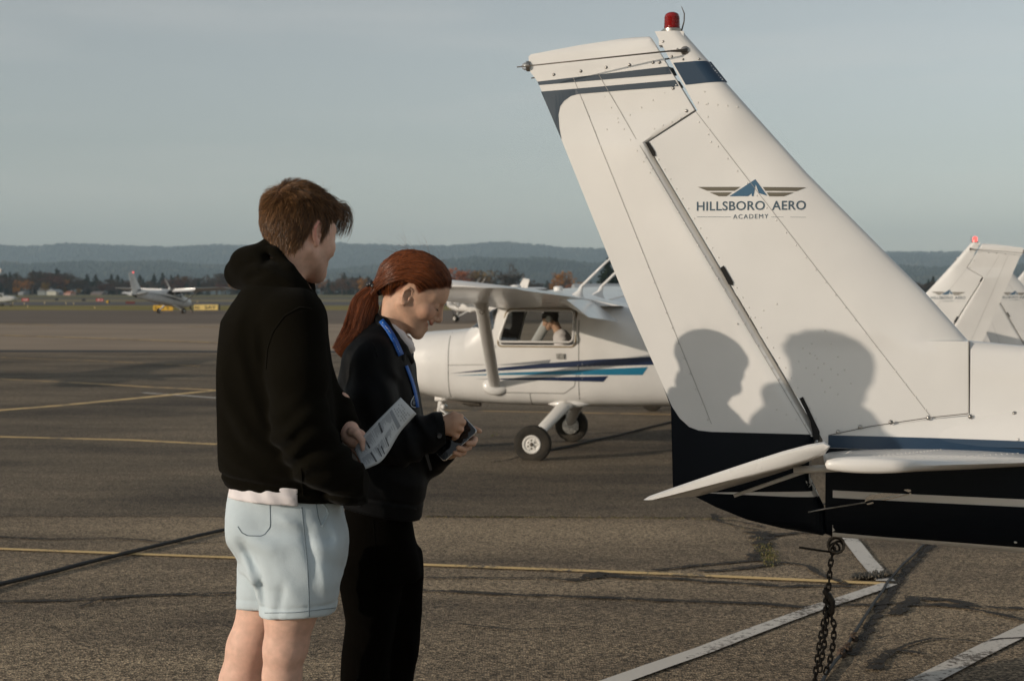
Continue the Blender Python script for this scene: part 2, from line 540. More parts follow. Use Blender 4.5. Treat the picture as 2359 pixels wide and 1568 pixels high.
# tar crack seals and weedy cracks
def crack(px, w, label, jitter=0.02, m='tar', lift=0.009):
    p = [ground_at(*a) for a in px]
    q = []
    for a, b in zip(p[:-1], p[1:]):
        n = max(2, int((b - a).length / 0.12))
        for i in range(n):
            c = a.lerp(b, i / n)
            q.append(c + Vector((random.uniform(-1, 1) * jitter, random.uniform(-1, 1) * jitter, 0)))
    q.append(p[-1])
    vs, fs = ribbon_pts(q, w, lift, 0.55, 0.06)
    o = mesh_obj('tar_or_shade_seam', vs, fs, M[m])
    return tag(o, label, kind='structure')
crack([(970, 1362), (1200, 1372), (1500, 1384), (1750, 1393), (1880, 1400), (2050, 1392), (2359, 1402)], (0.055, 0.055), 'wavy tar seam in front of the pair')
crack([(975, 1331), (1130, 1334), (1320, 1333), (1480, 1328)], (0.035, 0.03), 'thin tar seam by the yellow line')
crack([(1320, 1340), (1380, 1322), (1440, 1330), (1560, 1336), (1800, 1352), (1960, 1353)], (0.10, 0.05), 'branching tar seam in front of the tail')
crack([(-40, 1388), (200, 1382), (330, 1372), (540, 1368)], (0.06, 0.045), 'tar seam at the near left')
crack([(180, 1398), (260, 1375), (420, 1372), (540, 1375)], (0.02, 0.02), 'thin crack at the near left')
crack([(980, 1190), (1250, 1192), (1500, 1194), (1640, 1196), (1700, 1202), (1760, 1215)], 0.03, 'weedy crack across the apron', m='tar')
crack([(-40, 1155), (180, 1160), (380, 1166), (520, 1172)], 0.022, 'weedy crack on the left', m='tar')
crack([(1745, 1225), (1765, 1262), (1740, 1290), (1790, 1302), (1700, 1312), (1610, 1318)], (0.16, 0.05), 'wide tar patch with moss')
crack([(1760, 1235), (1840, 1228), (1900, 1230)], (0.12, 0.05), 'tar patch under the rudder')
crack([(1640, 1180), (1650, 1200), (1690, 1212), (1750, 1222)], (0.05, 0.03), 'short tar crack beside the elevator')
crack([(2060, 1420), (2110, 1378), (2180, 1384), (2240, 1395)], (0.10, 0.08), 'tar patch beside the cable')
crack([(1000, 1058), (1180, 1058)], 0.03, 'dark stain line by the near tyre')
crack([(2000, 1545), (2060, 1500), (2130, 1510)], (0.07, 0.03), 'oil stain beside the cable clamps')

crack([(1500, 1316), (1640, 1300), (1740, 1292), (1840, 1300), (1960, 1352)], (.05, .04), 'forked tar seam below the rudder')
crack([(-40, 1236), (120, 1244), (260, 1240), (420, 1252), (520, 1250)], (.05, .03), 'wavering tar seam in the shade at the edge')
crack([(1000, 1168), (1180, 1175), (1400, 1170), (1560, 1178)], .02, 'hairline crack in front of the tyres')
crack([(2160, 1395), (2260, 1410), (2359, 1432), (2420, 1436)], (.05, .03), 'tar seam running out beside the cable')
crack([(1050, 1440), (1200, 1452), (1330, 1446)], .018, 'hairline crack near the frame foot')
crack([(2080, 1500), (2150, 1470), (2260, 1480), (2380, 1470)], .02, 'hairline crack beside the near white line')
# low weeds along cracks
def tufts(name, pts, n, h, spread, label, cols):
    vs, fs, fm = [], [], []
    for _ in range(n):
        a = random.choice(pts)
        c = ground_at(a[0] + random.gauss(0, spread[0]), a[1] + random.gauss(0, spread[1]))
        for _k in range(random.randint(3, 7)):
            w = random.uniform(0, 6.28); hh = h * random.uniform(0.4, 1.2); l = random.uniform(0.2, 1.0) * hh
            bx = c + Vector((random.uniform(-.015, .015), random.uniform(-.015, .015), 0.006))
            d = Vector((math.cos(w), math.sin(w), 0)); s = Vector((-d.y, d.x, 0)) * 0.0022
            i = len(vs)
            vs += [bx - s, bx + s, bx + d * l * .5 + s * .8 + Vector((0, 0, hh * .7)), bx + d * l * .5 - s * .8 + Vector((0, 0, hh * .7)), bx + d * l + Vector((0, 0, hh))]
            fs += [[i, i + 1, i + 2, i + 3], [i + 3, i + 2, i + 4]]; k = random.randrange(len(cols)); fm += [k, k]
    o = mesh_obj(name, vs, fs, mats=cols, fmat=fm)
    return tag(o, label, kind='stuff')
gm = [mat('weed_green', (0.075, 0.085, 0.018), 0.8), mat('weed_olive', (0.11, 0.10, 0.03), 0.8), mat('weed_straw', (0.24, 0.18, 0.08), 0.8)]
tufts('weed_tufts', [(1765, 1270), (1775, 1285), (1755, 1262), (1770, 1293)], 150, 0.012, (9, 8), 'mossy weeds in the tar patch by the rudder', gm)
tufts('weed_tufts', [(x, 1191 + (x - 980) * 0.008) for x in range(985, 1700, 18)] + [(1690, 1212), (1720, 1217)], 190, 0.008, (9, 1.5), 'weeds along the crack across the apron', gm)
tufts('weed_tufts', [(240, 1161), (190, 1160), (330, 1165), (300, 1163)], 40, 0.008, (18, 1.5), 'weeds in the crack on the left', gm)
tufts('weed_tufts', [(1315, 1068), (1332, 1065), (1140, 1003), (1120, 1072), (1160, 1070)], 40, 0.02, (10, 3), 'weeds around the aircraft tyres', gm)

# lost pebbles and bits of aggregate on the apron
vs, fs = [], []
for _ in range(700):
    py = random.uniform(1100, 1568); px = random.uniform(-20, 2380)
    c = ground_at(px, py); r = random.uniform(0.0015, 0.0045)
    i = len(vs); z = Vector((0, 0, 0.001))
    for k in range(5):
        w = k * 1.2566 + random.uniform(-.3, .3)
        vs.append(c + z + Vector((math.cos(w) * r, math.sin(w) * r, 0)))
    vs.append(c + z + Vector((0, 0, r * 0.9)))
    fs += [[i + k, i + (k + 1) % 5, i + 5] for k in range(5)]
tag(mesh_obj('loose_gravel', vs, fs, vary(mat('gravel_chip', (0.22, 0.185, 0.14), 0.85), 60, 0.6, space='Object')), 'loose stone chips scattered on the apron', kind='stuff')

# ================================================================== AIRCRAFT (high-wing two-seat trainer)
# local axes: +x nose, +y port, +z up; x = 0 at the foot of the rudder post, z = 0 on the ground
YF = FPX / 680
X0 = at(1905, 1010, YF).x
NEAR_YAW = R(-12)
FWD = Vector((math.cos(NEAR_YAW), math.sin(NEAR_YAW), 0))
def TL(px, py):
    """pixel on the plane of the near fin -> (x, z) of the aircraft"""
    r = ray(px, py)
    k = (FWD.y * X0 - FWD.x * YF) / (FWD.y * r.x - FWD.x * r.y)     # meets the upright plane of the fin
    p = r * k
    return ((p.x - X0) * FWD.x + (p.y - YF) * FWD.y, p.z + CAM_H)

def interp(tab, v):
    """tab sorted by key"""
    if v <= tab[0][0]: return tab[0][1]
    for a, b in zip(tab[:-1], tab[1:]):
        if v <= b[0]:
            return a[1] + (b[1] - a[1]) * (v - a[0]) / (b[0] - a[0] + 1e-9)
    return tab[-1][1]

def ztab(pts):
    t = [TL(*p) for p in pts]
    return sorted([(z, x) for x, z in t])

FIN_LE = ztab([(1572, 72), (1632, 140), (1672, 190), (1860, 400), (2130, 672), (2228, 782), (2229, 1005)])
FIN_TE = ztab([(1511, 78), (1609, 258), (1493, 333), (1897, 1012)])
RUD_LE = ztab([(1496, 84), (1503, 90), (1604, 255), (1605, 257), (1490, 331), (1886, 1000), (1872, 1040), (1867, 1098), (1896, 1160), (1903, 1178), (1902, 1226), (1896, 1231)])
RUD_TE = ztab([(1490, 84), (1437, 89), (1335, 105), (1224, 126), (1218, 132), (1222, 166), (1240, 190), (1293, 320), (1452, 715), (1526, 883), (1546, 937), (1550, 1108), (1557, 1120), (1650, 1167), (1722, 1196), (1800, 1215), (1893, 1231)])
def fin_T(z):
    return 0.058 - 0.022 * (z - 1.0) / 1.4
def fin_t(x, z):
    le, te = interp(FIN_LE, z), interp(FIN_TE, z)
    if z < 1.35: le = TL(2228, 782)[0] + 0.35
    u = min(1, max(0, (le - x) / max(1e-4, le - te)))
    c = (1 - (1 - min(u / 0.42, 1)) ** 2) ** 0.5
    return fin_T(z) * c * (1 - 0.10 * max(0, (u - 0.42) / 0.58)) + 0.0005
ZR_TOP = TL(1490, 84)[1]
def rud_t(x, z):
    le, te = interp(RUD_LE, z), interp(RUD_TE, z)
    d = max(0, le - x); w = max(1e-3, le - te)
    v = min(1, d / w)
    rn = 0.034 if z < 1.98 else 0.006
    nose = (1 - (1 - min(d / rn, 1)) ** 2) ** 0.5
    t = (0.50 * fin_T(z) + 0.40 * fin_T(z) * (1 - v)) if z < 2.2 else fin_T(z) * (0.95 - 0.30 * v)
    # tip of the cap is rounded over
    edge = min(1, max(0, (z - te_cap(x)) / -0.035)) if False else 1
    t *= nose * (1 - 0.86 * v ** 1.4)
    return t + 0.002
def te_cap(x): return 0

def slab(name, le_tab, te_tab, tfun, z0, z1, nz_, nu, m, parent, extra=(), round_top=0.0):
    zs = sorted(set([round(v, 5) for v in np.linspace(z0, z1, nz_)] + [round(k[0], 5) for k in le_tab + te_tab if z0 <= k[0] <= z1] + list(extra)))
    us = [0.5 - 0.5 * math.cos(math.pi * k / nu) for k in range(nu + 1)]
    vs, fs = [], []
    for z in zs:
        le, te = interp(le_tab, z), interp(te_tab, z)
        ring = []
        for u in us:
            x = le + (te - le) * u
            ring.append((x, -tfun(x, z)))
        for u in us[::-1]:
            x = le + (te - le) * u
            ring.append((x, tfun(x, z)))
        k = 1.0
        if round_top: k = math.sqrt(max(0.02, 1 - max(0, 1 - (z1 - z) / round_top) ** 2))
        vs += [(x, y * k, z) for x, y in ring]
    n = 2 * len(us)
    for i in range(len(zs) - 1):
        for k in range(n):
            l = (k + 1) % n
            fs.append([i * n + k, i * n + l, (i + 1) * n + l, (i + 1) * n + k])
    fs.append(list(range(n))[::-1]); fs.append([(len(zs) - 1) * n + k for k in range(n)])
    o = mesh_obj(name, vs, fs, m, parent)
    return autosmooth(o, 40)

# ---- conforming decals: exact outlines laid on a surface, one sheet per side
def decal(name, polys, tfun, m, parent, lift=0.0012, cut=0.03, sides=(-1, 1), mirror=None, cutz=None):
    bm = bmesh.new()
    for poly in polys:
        vv = [bm.verts.new((x, 0, z)) for x, z in poly]
        try: bm.faces.new(vv)
        except ValueError: pass
    if cut:
        xs_ = [v.co.x for v in bm.verts]
        c = math.floor(min(xs_) / cut) * cut + cut
        while c < max(xs_):
            bmesh.ops.bisect_plane(bm, geom=bm.verts[:] + bm.edges[:] + bm.faces[:], plane_co=(c, 0, 0), plane_no=(1, 0, 0)); c += cut
    if cutz:
        zs_ = [v.co.z for v in bm.verts]
        c = math.floor(min(zs_) / cutz) * cutz + cutz
        while c < max(zs_):
            bmesh.ops.bisect_plane(bm, geom=bm.verts[:] + bm.edges[:] + bm.faces[:], plane_co=(0, 0, c), plane_no=(0, 0, 1)); c += cutz
    bmesh.ops.triangulate(bm, faces=[f for f in bm.faces if len(f.verts) > 4])
    bm.verts.ensure_lookup_table()
    V = [(v.co.x, v.co.z) for v in bm.verts]
    F = [[v.index for v in f.verts] for f in bm.faces]
    bm.free()
    out = []
    for s in sides:
        vs = []
        for x, z in V:
            xx = x
            if s > 0 and mirror is not None: xx = 2 * mirror - x
            vs.append((xx, s * (tfun(xx, z) + lift), z))
        o = mesh_obj(name, vs, F, m, parent)
        bm = bmesh.new(); bm.from_mesh(o.data)
        for f in bm.faces:
            if f.normal.y * s < 0: f.normal_flip()
        bm.to_mesh(o.data); bm.free()
        out.append(o)
    return out

def decals(name, polys, *a, **k):
    for p in polys: decal(name, [p], *a, **k)

def strip2(pts, w):
    """thin polygon along a polyline in (x, z)"""
    out = []
    for (a, b) in zip(pts[:-1], pts[1:]):
        dx, dz = b[0] - a[0], b[1] - a[1]; l = math.hypot(dx, dz) + 1e-9
        nx_, nz__ = -dz / l * w / 2, dx / l * w / 2
        out.append([(a[0] + nx_, a[1] + nz__), (a[0] - nx_, a[1] - nz__), (b[0] - nx_, b[1] - nz__), (b[0] + nx_, b[1] + nz__)])
    return out

def rivets(name, pts, tfun, m, parent, r=0.0032, sides=(-1, 1), h=0.55):
    vs, fs = [], []
    n = 7
    for s in sides:
        for x, z in pts:
            y = s * tfun(x, z)
            i = len(vs)
            for (k, (rr, hh)) in enumerate(((1.0, 0), (0.75, 0.7), (0.0, 1.0))):
                for a in range(n if rr else 1):
                    w = 2 * math.pi * a / n
                    vs.append((x + math.cos(w) * r * rr, y + s * hh * r * h, z + math.sin(w) * r * rr))
            for a in range(n):
                b = (a + 1) % n
                fs.append([i + a, i + b, i + n + b, i + n + a]); fs.append([i + n + a, i + n + b, i + 2 * n])
    o = mesh_obj(name, vs, fs, m, parent, smooth=True)
    bm = bmesh.new(); bm.from_mesh(o.data); bmesh.ops.recalc_face_normals(bm, faces=bm.faces); bm.to_mesh(o.data); bm.free()
    return tag(o, kind='stuff')

def along(a, b, n):
    return [(a[0] + (b[0] - a[0]) * i / (n - 1), a[1] + (b[1] - a[1]) * i / (n - 1)) for i in range(n)]

# ---- lettering from the built-in font, as flat outlines
def text_polys(s, size, spacing=1.0, xscale=1.0, bold=0.0):
    cu = bpy.data.curves.new('lettering', 'FONT')
    cu.body = s; cu.size = size; cu.space_character = spacing; cu.offset = bold
    cu.align_x = 'CENTER'
    cu.resolution_u = 4
    o = bpy.data.objects.new('lettering', cu); COL.objects.link(o)
    dg = bpy.context.evaluated_depsgraph_get()
    me = bpy.data.meshes.new_from_object(o.evaluated_get(dg))
    polys = [[(me.vertices[i].co.x * xscale, me.vertices[i].co.y) for i in p.vertices] for p in me.polygons]
    bpy.data.objects.remove(o); bpy.data.curves.remove(cu); bpy.data.meshes.remove(me)
    return polys
def fit_text(s, x0, x1, z0, z1, spacing=1.0, bold=0.0):
    p = text_polys(s, 1.0, spacing, 1.0, bold)
    ax = [v[0] for q in p for v in q]; az = [v[1] for q in p for v in q]
    a, b, c, d = min(ax), max(ax), min(az), max(az)
    return [[(x0 + (v[0] - a) / (b - a) * (x1 - x0), z0 + (v[1] - c) / (d - c) * (z1 - z0)) for v in q] for q in p]

# ---- fuselage shape: (x, z top, z bottom, half width, squareness)
ST = [(-0.004, 1.03, 0.690, 0.040, 2.6), (0.02, 1.035, 0.680, 0.046, 2.6), (0.25, 1.075, 0.672, 0.085, 2.5), (0.7, 1.16, 0.645, 0.150, 2.5), (1.3, 1.28, 0.615, 0.235, 2.6),
      (2.0, 1.42, 0.585, 0.33, 2.8), (2.7, 1.57, 0.565, 0.42, 3.2), (3.2, 1.70, 0.555, 0.475, 3.8), (3.6, 1.745, 0.553, 0.50, 4.2), (4.2, 1.76, 0.553, 0.505, 4.4),
      (4.62, 1.75, 0.556, 0.50, 4.4), (4.86, 1.67, 0.565, 0.49, 4.2), (5.12, 1.445, 0.575, 0.475, 3.6), (5.32, 1.425, 0.585, 0.465, 3.2), (5.6, 1.405, 0.63, 0.445, 2.9), (5.9, 1.37, 0.70, 0.40, 2.7), (6.12, 1.32, 0.78, 0.33, 2.5), (6.2, 1.27, 0.84, 0.27, 2.4), (6.22, 1.22, 0.90, 0.18, 2.2)]
def st(x):
    r = []
    for k in range(1, 5):
        r.append(interp([(s[0], s[k]) for s in ST], x))
    return r
def fus_t(x, z):
    zt, zb, w, n = st(x)
    h = (zt - zb) / 2; c = (zt + zb) / 2
    q = min(0.999, abs((z - c) / h))
    return w * (1 - q ** n) ** (1 / n)
def fus_ring(x, nseg=40, k=1.0):
    zt, zb, w, n = st(x)
    h = (zt - zb) / 2; c = (zt + zb) / 2
    out = []
    for i in range(nseg):
        a = 2 * math.pi * i / nseg
        ca, sa = math.cos(a), math.sin(a)
        out.append((x, k * w * math.copysign(abs(ca) ** (2 / n), ca), c + k * h * math.copysign(abs(sa) ** (2 / n), sa)))
    return out
def ring_loft(rings):
    n = len(rings[0]); vs = [v for r in rings for v in r]; fs = []
    for i in range(len(rings) - 1):
        for k in range(n):
            l = (k + 1) % n
            fs.append([i * n + k, i * n + l, (i + 1) * n + l, (i + 1) * n + k])
    fs.append(list(range(n))[::-1]); fs.append([(len(rings) - 1) * n + k for k in range(n)])
    return vs, fs

def rrect(x0, x1, z0, z1, r, n=5, slant=0.0):
    pts = []
    for (cx, cz, a0) in ((x1 - r, z1 - r, 0), (x0 + r, z1 - r, 90), (x0 + r, z0 + r, 180), (x1 - r, z0 + r, 270)):
        for i in range(n + 1):
            a = R(a0 + 90 * i / n)
            x, z = cx + r * math.cos(a), cz + r * math.sin(a)
            pts.append((x - slant * (z1 - z) / (z1 - z0) * (1 if cx < (x0 + x1) / 2 else 0) * 0 + (slant * (z1 - z) / (z1 - z0) if cx > (x0 + x1) / 2 else 0), z))
    return pts

# windows of the cabin in (x, z)
DOOR_WIN = rrect(3.835, 4.60, 1.265, 1.655, 0.055, slant=0.11)
REAR_WIN = [(2.62, 1.36), (2.95, 1.34), (3.62, 1.33), (3.66, 1.37), (3.66, 1.60), (3.60, 1.64), (3.15, 1.60), (2.85, 1.52)]
WIND_SIDE = [(4.745, 1.66), (4.80, 1.63), (5.05, 1.47), (4.80, 1.42), (4.775, 1.45)]

def prism(poly, y0, y1, name):
    n = len(poly)
    vs = [(x, y0, z) for x, z in poly] + [(x, y1, z) for x, z in poly]
    fs = [[i, (i + 1) % n, (i + 1) % n + n, i + n] for i in range(n)] + [list(range(n))[::-1], list(range(n, 2 * n))]
    o = mesh_obj(name, vs, fs)
    bm = bmesh.new(); bm.from_mesh(o.data); bmesh.ops.recalc_face_normals(bm, faces=bm.faces); bm.to_mesh(o.data); bm.free()
    return o
def boolean(o, cutter):
    md = o.modifiers.new('cut', 'BOOLEAN'); md.operation = 'DIFFERENCE'; md.object = cutter; md.solver = 'EXACT'
    dg = bpy.context.evaluated_depsgraph_get()
    me = bpy.data.meshes.new_from_object(o.evaluated_get(dg))
    o.modifiers.clear(); old = o.data; me.name = o.name; o.data = me
    bpy.data.meshes.remove(old); bpy.data.objects.remove(cutter)
    return o

def airfoil(ch, tk, n=14):
    """(chord station from leading edge, z) round the section, starting at the trailing edge on top"""
    up, lo = [], []
    for i in range(n + 1):
        u = 0.5 - 0.5 * math.cos(math.pi * i / n)
        y = 5 * tk * (0.2969 * math.sqrt(u) - 0.126 * u - 0.3516 * u * u + 0.2843 * u ** 3 - 0.1036 * u ** 4)
        cam_ = 0.028 * (1 - (2 * u - 0.8) ** 2 / 1.44) if True else 0
        up.append((u * ch, (cam_ + y) * ch)); lo.append((u * ch, (cam_ - y * 0.75) * ch))
    return up[::-1] + lo[1:-1]

def make_wheel(name, parent, c, rad, wid, rim_r, side=1):
    w = empty(name, c, 0, parent)
    b = MB(); a = wid / 2
    b.lathe((0, 0, 0), (0, 1, 0), [(-a * 0.75, rim_r), (-a * 0.95, rim_r + (rad - rim_r) * .3), (-a, rim_r + (rad - rim_r) * .6), (-a * .82, rad * .965), (-a * .45, rad * 0.995), (-a * .40, rad * 0.985), (-a * .36, rad), (-a * .1, rad), (-a * .06, rad * .987), (a * .06, rad * .987), (a * .1, rad),
                                  (a * .36, rad), (a * .40, rad * .985), (a * .45, rad * .995), (a * .82, rad * .965), (a, rim_r + (rad - rim_r) * .6), (a * .95, rim_r + (rad - rim_r) * .3), (a * .75, rim_r)], 40)
    b.build('tyre', M['rubber'], w, ang=50)
    b = MB()
    for s in (-1, 1):
        b.lathe((0, 0, 0), (0, s, 0), [(a * .82, rim_r * .18), (a * .82, rim_r * .62), (a * .76, rim_r * .68), (a * .80, rim_r * .78), (a * .92, rim_r * .84), (a * .94, rim_r * .98), (a * .86, rim_r * 1.05), (a * .4, rim_r * 1.03)], 28)
        for k in range(6):
            t = 2 * math.pi * k / 6
            rot = Matrix.Rotation(-t, 3, 'Y')
            b.box(rot @ Vector((rim_r * .46, s * a * .83, 0)), (rim_r * .50, a * .06, rim_r * .20), rot)
    b.build('rim', M['rimwhite'], w, ang=40)
    for s in (-1, 1):
        b = MB()
        b.lathe((0, 0, 0), (0, s, 0), [(a * .4, rim_r * .24), (a * .90, rim_r * .22), (a * 1.0, rim_r * .18), (a * 1.10, rim_r * .16), (a * 1.12, rim_r * .1)], 14)
        for k in range(6):
            t = 2 * math.pi * (k + .5) / 6
            b.lathe((math.cos(t) * rim_r * .46, s * a * .74, math.sin(t) * rim_r * .46), (0, s, 0), [(0, rim_r * .11), (a * .095, rim_r * .11)], 8)
        b.build('hub', M['darksteel'], w, ang=40)
    return w

GEAR_X = 4.17
def fair_z(x):
    top = interp([(TL(p, q)[0], TL(p, q)[1]) for p, q in ((1903, 1000), (1980, 985), (2140, 962), (2228, 954), (2330, 950), (2600, 945))], x)
    return top, TL(1905, 1028)[1]
def fair_t(x, z):
    zt, zb = fair_z(x)
    t = min(1, max(0, (z - zb) / (zt - zb)))
    w0, w1 = 0.058 + 0.02 * max(0, x), fus_t(x, zb) * 1.02 + 0.012
    return w0 + (w1 - w0) * (1 - math.sin(t * math.pi / 2))
def build_aircraft(name):
    root = empty(name)
    # ---------------- fuselage
    xs_ = sorted(set([s[0] for s in ST] + list(np.arange(0.1, 6.2, 0.12))))
    vs, fs = ring_loft([fus_ring(x) for x in xs_])
    fus = mesh_obj('fuselage', vs, fs, mats=[M['white'], M['cabin']])
    bm = bmesh.new(); bm.from_mesh(fus.data); bmesh.ops.recalc_face_normals(bm, faces=bm.faces); bm.to_mesh(fus.data); bm.free()
    # hollow cabin, then cut the windows
    vs, fs = ring_loft([fus_ring(x, 32, 0.93) for x in np.linspace(2.72, 5.0, 14)])
    inner = mesh_obj('inner', vs, fs, M['cabin'])
    bm = bmesh.new(); bm.from_mesh(inner.data); bmesh.ops.recalc_face_normals(bm, faces=bm.faces); bm.to_mesh(inner.data); bm.free()
    boolean(fus, inner)
    for poly in (DOOR_WIN,):
        boolean(fus, prism(poly, -1, 1, 'cutter'))
    # windscreen opening: wedge through the front of the cabin roof
    wp = [(4.79, 1.80), (4.755, 1.655), (4.79, 1.45), (5.085, 1.455), (5.2, 1.6)]
    boolean(fus, prism(wp, -0.40, 0.40, 'cutter'))
    boolean(fus, prism(WIND_SIDE, -1, 1, 'cutter'))
    fus.parent = root
    autosmooth(fus, 30)
    # glazing, a few mm inside the skin
    def pane(nm, poly, inset, parent, m):
        return decal(nm, [poly], lambda x, z: fus_t(x, z) - inset, m, parent, lift=0, cut=0.12, cutz=0.1)
    ws_v, ws_f = [], []
    xa = np.linspace(4.70, 5.10, 9)
    for x in xa:
        zt, zb, w, n = st(x)
        for a in np.linspace(R(14), R(166), 21):
            ca, sa = math.cos(a), math.sin(a); h = (zt - zb) / 2; c = (zt + zb) / 2
            ws_v.append((x, 0.985 * w * math.copysign(abs(ca) ** (2 / n), ca), c + 0.992 * h * abs(sa) ** (2 / n)))
    for i in range(8):
        for k in range(20):
            ws_f.append([i * 21 + k, i * 21 + k + 1, (i + 1) * 21 + k + 1, (i + 1) * 21 + k])
    mesh_obj('windshield', ws_v, ws_f, M['glasswind'], root, smooth=True)
    # door windows hinged at the top, bottom edge held open a little
    for s in (-1, 1):
        wn_ = empty('door_window', (0, 0, 0), 0, root)
        vs, fs = [], []
        for x, z in DOOR_WIN:
            t = (1.655 - z) / 0.39
            vs.append((x, s * (fus_t(x, z) + 0.012 + (0.045 * t if s > 0 else 0)), z + (0.035 * t if s > 0 else 0)))
        mesh_obj('pane', vs, [list(range(len(vs)))], M['glass'], wn_)
        fr = MB(); fr.tube(vs, 0.017, 6, close=True, flat=0.7); fr.build('window_frame', M['white'], wn_, smooth=True)
        sl = MB()
        sl.tube([(x, s * (fus_t(x, z) + 0.001), z) for x, z in rrect(3.815, 4.625, 1.245, 1.675, 0.06, slant=0.11)], 0.010, 6, close=True)
        sl.build('window_seal', mat('seal_tan', (0.30, 0.235, 0.15), 0.7) if 'seal_tan' not in bpy.data.materials else bpy.data.materials['seal_tan'], wn_, smooth=True)
    # doors: thin outline seams, handle, hinges
    door_out = [(4.72, 1.70), (4.78, 1.56), (4.80, 1.10), (4.77, 0.78), (4.70, 0.715), (3.95, 0.715), (3.83, 0.80), (3.80, 0.95), (3.80, 1.62), (3.83, 1.70)]
    decal('door_seam', strip2(door_out, 0.008), fus_t, M['seam'], root, lift=0.0015)
    seams = []
    for x in (5.32, 4.55 - 0.2, 3.78, 2.6, 1.6):
        zt, zb, w, n = st(x)
        z0 = zb + 0.02; z1 = (zt - 0.03) if x > 5 else (0.72 if 4 < x < 5 else min(zt - 0.05, 1.55))
        decal('panel_seam', strip2([(x, z) for z in np.linspace(z0, z1, 14)], 0.008), fus_t, M['seam'], root, lift=0.0012, cut=0.05, cutz=0.05)
    seams = strip2([(5.32, 1.02), (4.82, 1.035)], 0.005)
    decal('panel_seam', seams, fus_t, M['seam'], root, lift=0.0012, cut=0.05, cutz=0.05)
    for s in (-1, 1):
        hd = MB(); hd.box((3.99, s * (fus_t(3.99, 1.14) + 0.010), 1.14), (0.09, 0.02, 0.06)); hd.build('door_handle', M['steel'], root)
        for z in (0.85, 1.245):
            hd = MB(); hd.box((4.80, s * (fus_t(4.8, z) + .004), z), (0.10, 0.012, 0.022)); hd.build('door_hinge', M['white_dull'], root)
    rv = []
    for z in (0.70, 1.035):
        rv += [(x, z) for x in np.arange(0.6, 5.3, 0.055) if not (3.8 < x < 4.8 and z > 0.8)]
    for x in (5.29, 5.35, 3.74, 2.57, 1.57):
        zt, zb, w, n = st(x)
        rv += [(x, z) for z in np.arange(zb + 0.06, min(zt - 0.1, 1.2), 0.055)]
    rivets('rivets', rv, fus_t, M['rivet'], root, r=0.006)
    # ---------------- cowl front, spinner, propeller
    c = (6.22, 0, 1.06)
    for s in (-1, 1):
        b = MB(); b.lathe((6.195, s * 0.19, 1.10), (1, 0, 0), [(0, 0.085), (0.02, 0.085), (0.021, 0.0)], 18); b.build('air_intake', M['gap'], root)
    b = MB(); b.lathe(c, (1, 0, 0), [(0.0, 0.15), (0.08, 0.145), (0.16, 0.115), (0.22, 0.07), (0.26, 0.025), (0.27, 0.0)], 24); b.build('spinner', M['white'], root, ang=50)
    pr = empty('propeller', (6.29, 0, 1.06), 0, root)
    for s in (-1, 1):
        vs, fs = [], []
        for i in range(9):
            r = 0.12 + 0.76 * i / 8; tw = R(62 - 46 * i / 8); ch = 0.13 * (1 - (abs(i / 8 - .45) * 1.2) ** 2) + 0.01
            d = Vector((0, math.sin(R(24)), math.cos(R(24)))) * s * r
            tdir = Vector((math.sin(tw) * 1, math.cos(tw) * math.cos(R(24)) * s, -math.cos(tw) * math.sin(R(24)) * s))
            nn = tdir.cross(d).normalized()
            vs += [d - tdir * ch / 2, d + nn * 0.010, d + tdir * ch / 2, d - nn * 0.010]
        for i in range(8):
            for k in range(4): fs.append([i * 4 + k, i * 4 + (k + 1) % 4, i * 4 + 4 + (k + 1) % 4, i * 4 + 4 + k])
        fs += [[0, 1, 2, 3], [32, 33, 34, 35]]
        mesh_obj('blade', vs, fs, M['darksteel'], pr, smooth=True)
    # ---------------- fin, rudder
    finz0 = TL(1900, 1012)[1]; finz1 = TL(1560, 75)[1]
    fin = slab('fin', FIN_LE, FIN_TE, fin_t, finz0, finz1, 34, 16, M['white'], root)
    rud = slab('rudder', RUD_LE, RUD_TE, rud_t, TL(1893, 1230)[1], TL(1490, 84)[1] - 0.002, 40, 16, M['white'], root, round_top=0.03)
    rud.data.materials.append(M['navy'])
    zl = TL(1800, 1141)[1]
    for f in rud.data.polygons:
        if f.center.z < zl: f.material_index = 1
    fus.data.materials.append(M['navy'])
    for f in fus.data.polygons:
        if f.center.x < 0.015 and f.center.z < 1.0: f.material_index = len(fus.data.materials) - 1
    dk = MB()   # dorsal fillet ahead of the fin
    xd = [TL(2229, 782)[0] + 0.004, 0.62, 0.9, 1.3, 1.8, 2.3, 2.6]
    zd = [TL(2229, 784)[1], 1.335, 1.34, 1.37, 1.43, 1.50, 1.53]
    rr = []
    for x, zt in zip(xd, zd):
        w = 0.058 + 0.05 * (x - 0.47); zb = 1.0
        rr.append([(x, w * math.copysign(min(1, abs(k)) ** .8, k) if False else w * k, z) for k, z in ((-1.5, zb), (-1.02, zb + (zt - zb) * .35), (-.98, zb + (zt - zb) * .7), (-.93, zb + (zt - zb) * .90), (-.6, zb + (zt - zb) * .985), (0, zt), (.6, zb + (zt - zb) * .985), (.93, zb + (zt - zb) * .90), (.98, zb + (zt - zb) * .7), (1.02, zb + (zt - zb) * .35), (1.5, zb))])
    vs, fs = ring_loft(rr)
    autosmooth(mesh_obj('dorsal_fillet', vs, fs, M['white'], root), 50)
    # root fairing between fin and tail cone
    rr = []
    for px in (1903, 1930, 1980, 2060, 2140, 2228, 2300, 2420, 2600):
        x = TL(px, 1000)[0]
        zt, zb = fair_z(x)
        rr.append([(x, s * fair_t(x, z), z) for s, z in [(-1, zb + (zt - zb) * t) for t in (0, .12, .25, .4, .6, .8, 1)] + [(1, zb + (zt - zb) * t) for t in (1, .8, .6, .4, .25, .12, 0)]])
    vs, fs = ring_loft(rr)
